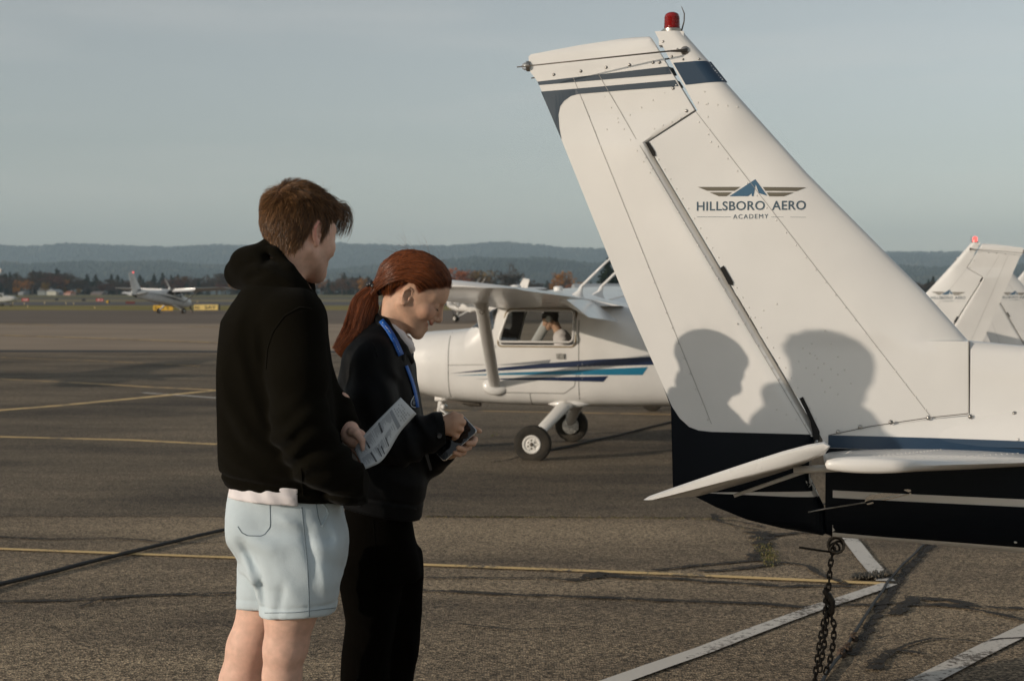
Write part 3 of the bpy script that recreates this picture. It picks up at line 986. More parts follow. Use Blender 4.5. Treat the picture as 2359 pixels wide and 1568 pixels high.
    autosmooth(mesh_obj('root_fairing', vs, fs, M['white'], root), 50)
    # dark gaps: hinge cut-outs
    decals('hinge_gap', [[TL(*p) for p in [(1490, 332), (1498, 330), (1512, 352), (1514, 362), (1507, 363)]], [TL(*p) for p in [(1661, 618), (1669, 612), (1691, 650), (1690, 658), (1680, 655)]],
                          [TL(*p) for p in [(1842, 915), (1850, 911), (1862, 935), (1888, 990), (1888, 1010), (1875, 1010), (1866, 965)]]], lambda x, z: fin_T(z) * 0.93, M['gap'], root, lift=0.003, cut=None)
    # panel lines
    pl = []
    for a, b in (((1322, 180), (1640, 975)), ((1380, 172), (1560, 480)), ((1560, 480), (1868, 1000))):
        decal('rudder_seam', strip2([TL(*a), TL(*b)], 0.0017), rud_t, M['finseam'], rud, lift=0.0014)
    for pl in (strip2([TL(1606, 262), TL(2140, 955)], 0.0015), strip2([TL(2227, 785), TL(2227, 948)], 0.003)):
        decal('fin_seam', pl, fin_t, M['finseam'], fin, lift=0.0014)
    decal('fairing_seam', strip2([TL(1908, 998), TL(2000, 978), TL(2140, 957), TL(2226, 948)], 0.003), lambda x, z: 0.0665 + 0.01 * x, M['seam'], fin, lift=0.001)
    # rivets
    rp = []
    rp += along(TL(1345, 235), TL(1632, 965), 22) + along(TL(1395, 225), TL(1500, 400), 8) + along(TL(1490, 365), TL(1870, 1000), 26) + along(TL(1400, 300), TL(1560, 200), 7)
    rp += along(TL(1510, 300), TL(1590, 268), 5) + along(TL(1500, 345), TL(1590, 290), 5) + along(TL(1790, 940), TL(1880, 985), 5)
    rivets('rivets', rp, rud_t, M['rivet'], rud, r=0.0034)
    rp = along(TL(1520, 370), TL(1880, 960), 27) + along(TL(1612, 285), TL(2130, 940), 24) + along(TL(1610, 240), TL(1700, 250), 5) + along(TL(1625, 215), TL(1640, 330), 5)
    rp += along(TL(1790, 700), TL(1700, 745), 4) + along(TL(1900, 760), TL(1960, 880), 5) + along(TL(1850, 800), TL(1930, 860), 6) + along(TL(1840, 830), TL(1930, 905), 6) + along(TL(1870, 790), TL(1900, 900), 5)
    rivets('rivets', rp, fin_t, M['rivet'], fin, r=0.0034)
    scr = [TL(*p) for p in ((1277, 173), (1340, 166), (1399, 158), (1453, 153), (1507, 148), (1522, 148), (1553, 207), (1584, 259))]
    rivets('screws', scr, rud_t, M['steel'], rud, r=0.006, h=0.6)
    scr = [TL(*p) for p in ((1530, 100), (1563, 118), (1550, 134), (1576, 141), (1612, 140))]
    rivets('screws', scr, fin_t, M['steel'], fin, r=0.0045, h=0.6)
    scr = [TL(*p) for p in ((1930, 990), (1980, 979), (2050, 968), (2135, 958), (2230, 955), (2330, 948))]
    rivets('screws', scr, lambda x, z: 0.068 + 0.01 * x, M['steel'], fin, r=0.008, h=0.6)
    # logo on both sides of the fin
    lg = empty('logo', (0, 0, 0), 0, root)
    cx = TL(1733, 470)[0]
    Z = lambda x, y: TL(2700 / 1.7364 + x / 3.9317 / 1.7364, 650 / 1.7364 + y / 3.9317 / 1.7364)
    P = lambda *pts: [Z(x, y) for x, y in pts]
    decal('mountain_mark', [P((868, 545), (1272, 280), (1460, 540), (1360, 450), (1328, 498), (1278, 362), (1243, 545), (1217, 545), (1215, 500), (1160, 545))], fin_t, M['logoblue'], lg, mirror=cx, cut=None)
    decals('wing_mark', [P((372, 400), (1040, 400), (948, 459), (520, 459)), P((555, 484), (910, 484), (820, 545), (703, 545)), P((1388, 402), (2065, 404), (1910, 462), (1427, 461)), P((1447, 486), (1870, 486), (1715, 546), (1490, 546))], fin_t, M['olive'], lg, mirror=cx, cut=0.012, lift=0.0018)
    tp = fit_text('HILLSBORO', Z(362, 0)[0], Z(1425, 0)[0], Z(0, 778)[1], Z(0, 635)[1], 1.05, 0.014)
    decal('lettering', tp, fin_t, M['logogrey'], lg, mirror=cx, cut=None)
    tp = fit_text('AERO', Z(1535, 0)[0], Z(2064, 0)[0], Z(0, 781)[1], Z(0, 638)[1], 1.05, 0.014)
    decal('lettering', tp, fin_t, M['logogrey'], lg, mirror=cx, cut=None)
    tp = fit_text('ACADEMY', Z(930, 0)[0], Z(1480, 0)[0], Z(0, 908)[1], Z(0, 838)[1], 1.25)
    decals('rule_line', [P((362, 864), (890, 864), (890, 869), (362, 869)), P((1520, 866), (2060, 870), (2060, 875), (1520, 871))], fin_t, M['logogrey'], lg, mirror=cx, cut=None)
    decal('small_lettering', tp, fin_t, M['logogrey'], lg, mirror=cx, cut=None)
    # beacon
    bx, bz = TL(1548, 71)
    bc = empty('beacon', (bx, 0, bz), 0, root)
    ts = Matrix.Rotation(R(-5), 3, 'Y')
    prof = []
    for i in range(9):
        prof += [(0.004 + i * 0.0052, 0.0282 - i * 0.0002), (0.0066 + i * 0.0052, 0.0262 - i * 0.0002)]
    prof += [(0.052, 0.025), (0.058, 0.020), (0.062, 0.012), (0.063, 0.0)]
    b = MB(); b.lathe((0, 0, 0), (0, 0, 1), prof, 24); b.build('red_lens', M['redlens'], bc, ang=60)
    b = MB(); b.lathe((0, 0, -0.012), (0, 0, 1), [(0, 0.031), (0.010, 0.033), (0.016, 0.033), (0.018, 0.029)], 24)
    b.tube([(-0.036, 0, -0.003), (-0.03, 0, -0.003)], 0.006, 6); b.build('clamp_ring', M['steel'], bc, ang=40)
    b = MB(); b.tube([(0.032, 0, -0.006), (0.042, -0.004, 0.03), (0.043, -0.01, 0.055), (0.034, -0.016, 0.078)], [0.0026, 0.0022, 0.002, 0.001], 6); b.build('whip', M['darksteel'], bc, smooth=True)
    b = MB(); b.box((0, 0, -0.03), (0.085, 0.052, 0.045)); b.build('beacon_base', M['white'], bc)
    # navigation antennas on the fin: thin rod to the rear, one each side
    for s in (-1, 1):
        a, b_ = TL(1580, 121), TL(1208, 168)
        an = empty('antenna_rod', (0, 0, 0), 0, root)
        q = MB(); y0 = s * fin_t(*a)
        q.tube([(a[0] + .006, y0, a[1]), (a[0] - .012, y0 + s * 0.012, a[1] - .002), (a[0] - 0.05, y0 + s * 0.035, a[1] - .006), (b_[0], y0 + s * 0.09, b_[1])], [0.008, 0.006, 0.003, 0.0022], 6)
        q.build('rod', M['darksteel'], an, smooth=True)
        q = MB(); q.lathe((a[0], y0 - s * .002, a[1]), (0, s, 0), [(0, .016), (.004, .014), (.008, .006)], 12); q.build('rod_base', M['steel'], an, ang=40)
    tx, tz = TL(1218, 153)
    tl = empty('tail_light', (tx, 0, tz), 0, root)
    b = MB(); b.lathe((0.005, 0, 0), (-1, 0, 0), [(0, .018), (.012, .018), (.013, .015)], 14); b.build('light_base', M['steel'], tl, ang=40)
    b = MB(); b.lathe((-0.006, 0, 0), (-1, 0, 0), [(0, .015), (.010, .013), (.017, .008), (.020, 0)], 14); b.build('light_lens', M['clearlens'], tl, ang=60)
    # ---------------- tailplane
    YT = 1.03
    for s in (-1, 1):
        # (y, x front, x rear, z, thickness): swept tip
        sec = [(0.03, 0.80, -0.012, 0.962, 0.058), (0.5, 0.53, -0.014, 1.001, 0.052), (0.88, 0.30, -0.014, 1.034, 0.046), (0.96, 0.24, -0.014, 1.040, 0.046), (YT - 0.010, 0.20, -0.014, 1.044, 0.042), (YT, 0.16, -0.005, 1.045, 0.026)]
        rr = []
        for y, xf, xr, z, tk in sec:
            ring = []
            for i in range(20):
                a = 2 * math.pi * i / 20
                u = 0.5 + 0.5 * math.cos(a)
                ring.append((xr + (xf - xr) * u, s * y, z + tk / 2 * math.copysign(abs(math.sin(a)) ** (1.0 - .5 * (y / YT) ** 6), math.sin(a))))
            rr.append(ring)
        vs, fs = ring_loft(rr)
        o = autosmooth(mesh_obj('stabilizer', vs, fs, M['white'], root), 60)
        bm = bmesh.new(); bm.from_mesh(o.data); bmesh.ops.recalc_face_normals(bm, faces=bm.faces); bm.to_mesh(o.data); bm.free()
        rp = []
        vs, fs = [], []
        rvs = [(y, interp([(q[0], q[1]) for q in sec], y) * k + interp([(q[0], q[2]) for q in sec], y) * (1 - k)) for k in (.12, .5, .82) for y in np.linspace(.15, .95, 18)]
        q = MB()
        for y, x in rvs:
            xf, xr, z, tk = [interp([(g[0], g[j]) for g in sec], y) for j in (1, 2, 3, 4)]
            u = (x - xr) / (xf - xr); zz = z + tk / 2 * (1 - (2 * u - 1) ** 2) ** .5
            q.lathe((x, s * y, zz - .001), (0, 0, 1), [(0, .004), (.002, .003), (.003, 0)], 6)
        tag(q.build('rivets', M['rivet'], o, smooth=True), kind='stuff')
        # elevator, drooped, with a horn balance at the tip
        rr = []
        for y, hx, c_ in ((0.17, -0.03, 0.40), (0.5, -0.03, 0.43), (0.86, -0.03, 0.455), (0.875, 0.0, 0.515), (YT - .012, 0.0, 0.505), (YT, -0.004, 0.49)):
            zf = 0.968 + 0.127 * y / YT; zr = 0.81 + 0.125 * y / YT
            if y < .87: zf -= 0.004
            ring = []
            tkf = 0.052 if y < YT - .005 else 0.034
            for i in range(18):
                a = 2 * math.pi * i / 18
                u = 0.5 + 0.5 * math.cos(a)        # 1 at front
                tk = tkf * (0.30 + 0.70 * min(1, u * 1.25)) * math.copysign(abs(math.sin(a)) ** .38, math.sin(a)) / 2
                ring.append((hx - c_ * (1 - u), s * y, zr + (zf - zr) * u + tk))
            rr.append(ring)
        vs, fs = ring_loft(rr)
        e = autosmooth(mesh_obj('elevator', vs, fs, M['white'], root), 60)
        bm = bmesh.new(); bm.from_mesh(e.data); bmesh.ops.recalc_face_normals(bm, faces=bm.faces); bm.to_mesh(e.data); bm.free()
        q = MB(); q.tube([(0.03, s * .80, 1.01), (-0.10, s * .80, 1.0)], 0.022, 8, flat=.5); q.build('hinge_arm', M['white_dull'], e, smooth=True)
        # push rod below the elevator
        q = MB(); q.tube([(-0.06, s * .20, 0.93), (-0.30, s * .22, 0.84)], [.008, .006], 6); q.build('trim_rod', M['white_dull'], e, smooth=True)
    # tail tie-down ring and cable slot
    rx, rz = TL(1926, 1243)
    q = MB(); q.tube([(rx + 0.028 * math.cos(a), 0, rz - 0.016 + 0.028 * math.sin(a)) for a in np.linspace(0, 2 * math.pi, 14)[:-1]], 0.0045, 6, close=True)
    q.build('tie_down_ring', M['darksteel'], root, smooth=True)
    sl = [TL(*p) for p in ((1990, 1150), (1993, 1140), (2003, 1133), (2086, 1118), (2094, 1119), (2095, 1123), (2045, 1136), (1998, 1146))]
    decals('cable_slot', [sl, [TL(*p) for p in ((1994, 1153), (2095, 1126), (2095, 1129), (1997, 1156))]], fus_t, M['chrome'], root, lift=0.002, cut=None)
    a, b_ = TL(1862, 1174), TL(1992, 1150)
    for s in (-1, 1): q = MB(); q.tube([(a[0], s * 0.05, a[1]), (0, s * .058, TL(1905, 1165)[1]), (b_[0], s * (fus_t(*b_) + .004), b_[1])], 0.003, 6); q.build('rudder_cable', M['steel'], root, smooth=True)
    # ---------------- wings, struts
    for s in (-1, 1):
        def sect(y, ch, xle, zb, tk):
            return [(xle - u, s * y, zb + z) for u, z in airfoil(ch, tk)]
        secs = [(0.0, 1.60, 4.90, 1.69, .118), (2.55, 1.60, 4.90, 1.79, .118), (4.75, 1.22, 4.70, 1.87, .10), (4.95, 1.14, 4.64, 1.885, .085), (5.04, 0.96, 4.54, 1.89, .06), (5.08, 0.66, 4.40, 1.89, .03)]
        vs, fs = ring_loft([sect(*q) for q in secs])
        wg = mesh_obj('wing', vs, fs, M['white'], root)
        bm = bmesh.new(); bm.from_mesh(wg.data); bmesh.ops.recalc_face_normals(bm, faces=bm.faces); bm.to_mesh(wg.data); bm.free()
        boolean(wg, prism([(3.0, 1.5), (3.62, 1.5), (3.62, 2.1), (3.0, 2.1)], s * 0.56, s * 2.56, 'cutter'))
        autosmooth(wg, 45)
        # flap, lowered
        rr = []
        for y in (0.575, 2.545):
            zb = 1.73 + 0.04 * (y - .5)
            ring = []
            for i in range(14):
                a = 2 * math.pi * i / 14; u = .5 + .5 * math.cos(a)
                d = -(1 - u) * 0.42; tk = 0.085 * (.08 + .92 * u) / 2 * math.copysign(abs(math.sin(a)) ** .7, math.sin(a))
                ring.append((3.66 + d * math.cos(R(33)), s * y, zb + 0.03 + d * math.sin(R(33)) + tk))
            rr.append(ring)
        vs, fs = ring_loft(rr)
        autosmooth(mesh_obj('flap', vs, fs, M['white'], root), 50)
        # aileron seams and wing rivets on top
        q = MB()
        for k in (0.1, 0.3, 0.55, 0.74):
            for y in np.arange(0.3, 4.8, 0.075):
                ch, xle, zb, tk = [interp([(g[0], g[j]) for g in secs], y) for j in (1, 2, 3, 4)]
                if k > .7 and .5 < y < 2.6: continue
                u = k; yy = 5 * tk * (0.2969 * math.sqrt(u) - 0.126 * u - 0.3516 * u * u + 0.2843 * u ** 3 - 0.1036 * u ** 4)
                cm = 0.028 * (1 - (2 * u - 0.8) ** 2 / 1.44)
                q.lathe((xle - k * ch, s * y, zb + (cm + yy) * ch - .001), (0, 0, 1), [(0, .0075), (.005, 0)], 5)
        tag(q.build('rivets', M['rivet'], wg), kind='stuff')
        q = MB(); a, b_ = Vector((4.76, s * 0.50, 0.80)), Vector((4.50, s * 2.18, 1.80))
        ax = (b_ - a).normalized(); ring = []
        fw = Vector((1, 0, 0)); nn = ax.cross(fw).normalized(); fw = nn.cross(ax)
        rr = []
        for t, k in ((0, 1), (.03, 1.0), (.9, 1.0), (.955, 1.35), (1.0, 1.9)):
            c_ = a.lerp(b_, t)
            rr.append([c_ + fw * (0.070 * k * math.cos(w)) + nn * (0.032 * k * math.sin(w)) for w in np.linspace(0, 2 * math.pi, 17)[:-1]])
        vs, fs = ring_loft(rr)
        stt = autosmooth(mesh_obj('strut', vs, fs, M['white'], root), 50)
        q = MB(); q.lathe((4.75, s * 0.465, 0.79), (-.15, s, 0.12), [(0, .16), (.018, .15), (.035, .11), (.042, .075)], 24)
        for i in range(len(q.v)): q.v[i].z = 0.79 + (q.v[i].z - 0.79) * 0.68
        q.build('strut_fairing', M['white'], stt, smooth=True)
        q = MB(); q.tube([b_ + Vector((.02, s * -.12, -.14)) + Vector((0.024 * math.cos(w), s * -.03, .024 * math.sin(w))) for w in np.linspace(0, 2 * math.pi, 13)[:-1]], .004, 5, close=True); q.build('tie_down_eye', M['darksteel'], stt)
    # roof antennas, fuel caps
    for x, y in ((3.86, 0.10), (3.66, -0.12)):
        an = empty('roof_antenna', (x, y, 1.845), 0, root)
        q = MB(); q.lathe((0, 0, -0.03), (-.35, 0, 1), [(0, .085), (.03, .06), (.06, .035), (.12, .022), (.13, .02)], 14); q.build('antenna_base', M['white'], an, ang=50)
        q = MB(); q.tube([(-.03, 0, .08), (-0.30, 0, 0.34), (-.62, 0, .62)], [.017, .014, .008], 8); q.build('antenna_mast', M['white'], an, smooth=True)
    for s in (-1, 1):
        q = MB(); q.lathe((4.35, s * 1.2, 1.885), (0, 0, 1), [(0, .06), (.05, .06), (.052, .05), (.06, .03)], 16); q.build('fuel_cap', M['white'], root, ang=40)
    # ---------------- landing gear
    for s in (-1, 1):
        lg_ = empty('main_gear', (0, 0, 0), 0, root)
        q = MB(); q.tube([(3.93, s * .36, 0.575), (3.96, s * .52, 0.56), (4.10, s * .86, 0.37), (4.16, s * 1.03, 0.27), (4.17, s * 1.08, .215)], [.095, .088, .075, .066, .038], 12, flat=.55)
        q.build('gear_leg', M['white'], lg_, smooth=True)
        q = MB()
        rr = []
        for t in np.linspace(0, 1, 9):
            x = 4.16 - 0.50 * t; w = math.sin(math.pi * min(1, max(0.02, t))) ** .6
            rr.append([(x, s * (fus_t(x, .60) * .88 + .10 * w * math.cos(a)), .585 + .005 * t + .055 * w * math.sin(a)) for a in np.linspace(0, 2 * math.pi, 13)[:-1]])
        vs, fs = ring_loft(rr); autosmooth(mesh_obj('gear_fairing', vs, fs, M['white'], lg_), 50)
        q = MB(); q.box((4.17, s * 1.0, .36), (.10, .07, .012)); q.box((4.165, s * 1.0, .335), (.05, .05, .05)); q.build('step', M['white_dull'], lg_)
        q = MB(); q.box((4.10, s * 1.06, 0.20), (.07, .03, .07)); q.lathe((4.17, s * 1.05, .205), (0, s, 0), [(0, .10), (.01, .10)], 20); q.tube([(4.10, s * 1.03, .23), (4.10, s * 1.09, .23)], .016, 8); q.build('brake', M['steel'], lg_)
        make_wheel('main_wheel', root, (4.17, s * 1.155, 0.205), 0.205, 0.15, 0.098)
    ng = empty('nose_gear', (0, 0, 0), 0, root)
    q = MB(); q.tube([(5.52, 0, .66), (5.56, 0, .44)], [.036, .034], 10); q.build('gear_leg', M['white'], ng, smooth=True)
    q = MB(); q.tube([(5.56, 0, .46), (5.58, 0, .32)], .024, 10); q.build('oleo', M['chrome'], ng, smooth=True)
    q = MB()
    for s in (-1, 1):
        q.tube([(5.57, 0, .33), (5.58, s * .075, .31), (5.59, s * .08, .17)], .016, 6)
        q.tube([(5.55, s * .02, .47), (5.46, s * .03, .42), (5.55, s * .02, .36)], .012, 6)
        q.box((5.50, s * .05, .60), (.20, .03, .05))
    q.lathe((5.50, 0, .50), (0, 1, 0), [(-.05, .03), (.05, .03)], 8)
    q.build('fork', M['white'], ng, smooth=True)
    q = MB(); q.tube([(5.30, .08, .60), (5.15, .10, .55), (5.02, .12, .55)], [.035, .035, .03], 8); q.box((5.25, 0, .58), (.35, .3, .05)); q.build('exhaust', M['darksteel'], ng, smooth=False)
    make_wheel('nose_wheel', root, (5.59, 0, 0.175), 0.175, 0.12, 0.075)
    q = MB(); q.lathe((2.72, 0, .60), (0, 0, -1), [(0, .07), (.06, .05), (.13, .035), (.16, .03)], 10); q.build('belly_vent', M['darksteel'], root)
    return root

# paint schemes
def fus_band(zlo, zhi, x0, x1, n=24):
    top = [(x, zhi(x)) for x in np.linspace(x0, x1, n)]; bot = [(x, zlo(x)) for x in np.linspace(x1, x0, n)]
    return top + bot

def scheme_navy(root):
    """navy tail with pin stripes"""
    ch = {c.name.split('.')[0]: c for c in root.children}
    rud, fin = ch['rudder'], ch['fin']
    T = lambda *pts: [TL(x, y) for x, y in pts]
    decal('top_stripe', [T((1239, 189), (1551, 156.5), (1560, 174), (1242, 197))], rud_t, M['stripe'], rud, cut=0.012)
    decal('top_stripe', [T((1247, 212), (1566, 188), (1575, 202), (1450, 210), (1335, 218), (1316, 223), (1300, 234), (1291, 246), (1287, 265), (1289, 295), (1294, 322))], rud_t, M['stripe'], rud, cut=0.012)
    decal('fin_stripe', [T((1553, 149), (1638, 142.5), (1676, 190), (1582, 199.5))], fin_t, M['finstripe'], fin, cut=0.006, cutz=0.006)
    low = T((1526, 884), (1536, 908), (1548, 935), (1566, 962), (1588, 982), (1610, 990), (1640, 993), (1880, 997), (1872, 1040), (1867, 1098), (1880, 1126), (1600, 1133), (1552, 1133), (1550, 1110), (1546, 937))
    decals('navy_base', [low, T((1650, 1141), (1885, 1139), (1896, 1161), (1903, 1178), (1902, 1226), (1890, 1230), (1800, 1214), (1722, 1195), (1652, 1166), (1590, 1137))], rud_t, M['navy'], rud, cut=0.012, cutz=0.012)
    hi = lambda x: TL(1905, 998)[1]
    z1, z2 = TL(1905, 1124)[1], TL(1905, 1141)[1]
    g = ch['fuselage']
    decal('navy_band', [fus_band(lambda x: z1, lambda x: TL(1905, 1010)[1], 0.0, 4.5)], fus_t, M['navy'], g, cut=0.06, cutz=0.02, lift=0.002)
    decal('navy_band', [fus_band(lambda x: st(x)[1] + 0.012 + 0.035 * min(1, x / 1.2), lambda x: z2, 0.0, 4.5)], fus_t, M['navy'], g, cut=0.06, cutz=0.02, lift=0.002)
    decal('lit_navy_band', [fus_band(lambda x: TL(1905, 1013)[1], hi, 0.3, 4.5)], fus_t, M['finstripe'], g, cut=0.06, cutz=0.01, lift=0.003)  # upper edge of the navy, its sunlit tone put into the colour
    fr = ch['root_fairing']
    decal('lit_navy_band', [fus_band(lambda x: TL(1905, 1027)[1], hi, 0.004, 1.0, 40)], fair_t, M['finstripe'], fr, lift=0.0025, cut=0.03, cutz=0.005)  # same painted sunlit navy, carried over the fairing

def scheme_swoosh(root):
    """white with tapering blue swooshes along the side"""
    g = {c.name.split('.')[0]: c for c in root.children}['fuselage']
    decal('blue_swoosh', [[(5.30, 0.925), (4.8, 0.990), (4.2, 1.055), (3.6, 1.105), (2.9, 1.145), (2.2, 1.16), (1.2, 1.15), (0.5, 1.10), (0.5, 1.03), (1.2, 1.05), (2.2, 1.06), (2.9, 1.052), (3.6, 1.03), (4.2, 1.00), (4.8, 0.960)]], fus_t, M['swoosh'], g, cut=0.08, cutz=0.03, lift=0.002)
    decal('teal_swoosh', [[(5.25, 0.90), (4.6, 0.945), (3.9, 0.98), (3.00, 1.025), (3.06, 0.935), (3.9, 0.930), (4.6, 0.920)]], fus_t, M['teal'], g, cut=0.08, cutz=0.03, lift=0.002)
    decal('navy_swoosh', [[(5.0, 0.865), (4.4, 0.890), (3.44, 0.920), (3.50, 0.855), (4.2, 0.862)]], fus_t, M['swoosh'], g, cut=0.08, cutz=0.03, lift=0.002)
    decal('grey_swoosh', [[(4.75, 1.03), (4.10, 1.10), (4.12, 1.06), (4.5, 1.035)]], fus_t, M['greyletter'], g, cut=0.08, cutz=0.03, lift=0.002)

MID_YAW = R(180 - 13)
proto = build_aircraft('parked_aircraft')
bare = list(proto.children)

def place(o, x, y, rz, label, cat='aircraft', group=None, z=None, scale=None):
    o.location = (x, y, gz(x, y) if z is None else z)
    o.rotation_euler = (0, 0, rz)
    if scale: o.scale = (scale,) * 3
    return tag(o, label, cat, group)

mid = copy_tree(proto); scheme_swoosh(mid)
place(mid, 4.55, 15.71, MID_YAW, 'white high-wing aircraft with blue swooshes and a pilot in its open window')
b = MB(); b.lathe((0, 0, 0), (0, 0, 1), [(0.004, .0275), (.05, .025), (.058, .018), (.0635, 0)], 20)
for ch in mid.children:
    if ch.name.startswith('beacon'):
        for c2 in list(ch.children):
            if c2.name.startswith('red_lens'):
                bpy.data.objects.remove(c2)
        b.build('red_lens', M['redlit'], ch, ang=60)
rowB = copy_tree(proto); scheme_swoosh(rowB)
place(rowB, 7.05, 19.3, R(2), 'white parked aircraft whose fin shows behind the lit red beacon')
rowC = copy_tree(proto); scheme_swoosh(rowC)
place(rowC, 7.80, 22.6, R(182), 'white parked aircraft at the frame edge with an unlit dark red beacon')
near = proto
scheme_navy(near)
place(near, X0, YF, NEAR_YAW, 'white aircraft tail with navy stripes and the academy logo in front', z=0)

# ================================================================== OTHER AIRCRAFT ON THE FIELD
taxi = copy_tree(proto, skip=('navy_band', 'navy_base', 'top_stripe', 'fin_stripe', 'logo'))
g = [c for c in taxi.children if c.name.startswith('fuselage')][0]
decal('dark_stripe', [[(5.6, 1.0), (4.5, 1.06), (3.4, 1.16), (2.2, 1.20), (1.0, 1.13), (1.0, 1.10), (2.2, 1.14), (3.4, 1.06), (4.5, 0.98)]], fus_t, M['navy'], g, cut=0.1, cutz=0.04, lift=0.004)
fz = [c for c in taxi.children if c.name.startswith('fin')][0]
decal('fin_mark', [[(0.0, 1.22), (0.42, 1.36), (0.5, 1.28), (0.1, 1.15)]], fin_t, M['navy'], fz, lift=0.004)
decal('side_window', [[(2.9, 1.36), (3.7, 1.32), (3.72, 1.64), (3.2, 1.62)]], fus_t, M['cabin'], g, cut=0.1, cutz=0.05, lift=0.004)
tg = ground_at(372, 722)
hd = R(90 - 24)
fwd = Vector((math.cos(hd), math.sin(hd), 0))
place(taxi, *(tg.xy - fwd.xy * 3.3), hd, 'small white aircraft with high wing taxiing far behind the hooded man', scale=1.1)
taxi.rotation_euler.y = R(7.5); taxi.location.z += .58
b = MB(); b.lathe((0, 0, 0), (0, 0, 1), [(-0.01, .05), (.06, .045), (.09, .03), (.10, 0)], 14)
for ch in taxi.children:
    if ch.name.startswith('beacon'): b.build('red_lens', M['redlit'], ch, ang=60)

reg = copy_tree(proto, skip=('navy_band', 'navy_base', 'top_stripe', 'fin_stripe', 'logo'))
g = [c for c in reg.children if c.name.startswith('fuselage')][0]
tp = fit_text('N6605P', -0.80, 0.80, -0.15, 0.15, 1.05, 0.012)
tp = [[(5.20 + x * .8, 1.04 + z) for x, z in q] for q in tp]
decal('registration', tp, fus_t, M['greyletter'], g, cut=None, mirror=5.20, lift=0.014)
decal('dark_stripe', [[(5.6, .98), (3.5, 1.0), (3.5, 1.05), (5.6, 1.02)]], fus_t, M['greyletter'], g, cut=0.1, lift=0.004)
rg = ground_at(1000, 738)
hd = R(180 - 52); fwd = Vector((math.cos(hd), math.sin(hd), 0))
place(reg, 0.30, 76.7, hd, 'white aircraft with a grey registration number seen past the smiling woman')

# aircraft at the edge of the frame on the left
lef = copy_tree(proto, skip=('navy_band', 'navy_base', 'top_stripe', 'fin_stripe', 'logo'))
place(lef, -11.42, 29.0, R(178), 'white aircraft whose rudder tip shows at the frame edge')
far = copy_tree(proto, skip=('navy_band', 'navy_base', 'top_stripe', 'fin_stripe', 'logo', 'wing', 'flap', 'strut'))
q = ground_at(22, 706)
place(far, q.x - 5.6 * 1.0, q.y, R(6), 'distant white aircraft nose at the frame edge by the grass')

# ================================================================== AIRFIELD SIGNS AND MARKERS
M['signred'] = mat('sign_red', (0.42, 0.02, 0.015), 0.5)
M['signdarkred'] = mat('sign_dark_red', (0.12, 0.015, 0.012), 0.6)
M['signyellow'] = mat('sign_yellow', (0.72, 0.42, 0.03), 0.5)
M['signpale'] = mat('sign_pale_yellow', (0.78, 0.58, 0.20), 0.5)
M['signwhite'] = mat('sign_white', (0.8, 0.78, 0.75), 0.5)
M['signblack'] = mat('sign_black', (0.02, 0.02, 0.02), 0.6)
def board(px0, px1, py0, py1, face, label, texts=(), name='taxiway_sign', yaw=0.0, tc_=None, end=None):
    g0 = ground_at((px0 + px1) / 2, py1)
    s_ = FPX / g0.y
    w, h = (px1 - px0) / s_, (py1 - py0) / s_
    r = empty(name, g0, yaw)
    q = MB(); q.box((0, 0, h * .57), (w, 0.35, h * .86)); q.build('panel', face, r)
    for k in (-.42, 0, .42):
        q = MB(); q.box((w * k, 0, h * .07), (0.08, 0.2, h * .14)); q.build('leg', M['signblack'], r)
    if end:
        q = MB(); q.box((w * .53, 0, h * .57), (w * .06, 0.36, h * .86)); q.build('end_cap', end, r)
    for (t, a, b_, m) in texts:
        if t == '#':
            q = MB(); q.box((w * (a + b_) / 2, -0.18, h * .57), (w * (b_ - a), .01, h * .80)); q.build('message_panel', m, r); continue
        po = fit_text(t, w * a, w * b_, h * .32, h * .82, 1.0, 0.01)
        vs, fs = [], []
        for pl in po:
            n = len(vs); vs += [(x, -0.19, z) for x, z in pl]; fs.append([n + i for i in range(len(pl))])
        mesh_obj('lettering', vs, fs, m, r)
    return tag(r, label, 'sign')
board(448, 503, 701.5, 716, M['signpale'], 'pale yellow taxiway sign standing behind the hooded man', [('AG', -.47, -.27, M['signblack']), ('SAY', -.05, .42, M['signblack'])], end=M['signblack'])
board(354, 399, 703, 717, M['signyellow'], 'deep yellow taxiway sign under the taxiing aircraft', [('J', -.45, -.35, M['signblack']), ('A', -.1, .05, M['signblack']), ('S', .2, .3, M['signblack'])])
board(51, 66, 687, 694.5, M['signred'], 'red runway sign nearest the frame edge', [('33', -.3, .3, M['signwhite'])], name='runway_sign')
board(222, 238, 687.5, 695, M['signred'], 'red runway sign with white figures left of the taxiing tail', [('31', -.35, .35, M['signwhite'])], name='runway_sign')
board(290, 311, 694, 700.5, M['signdarkred'], 'dark red sign seen under the taxiing tailplane', name='runway_sign')
board(127, 134, 687, 693, M['signblack'], 'small dark marker board between the two red signs, near the red one at the edge', name='marker_board')
board(189, 197, 687.5, 694.5, M['signblack'], 'small dark marker board just left of the second red sign', name='marker_board')
board(245, 252, 692, 699, M['signblack'], 'dark marker board with a yellow foot beside the taxiing tail', [('#', -.4, .2, M['signyellow'])], name='marker_board')
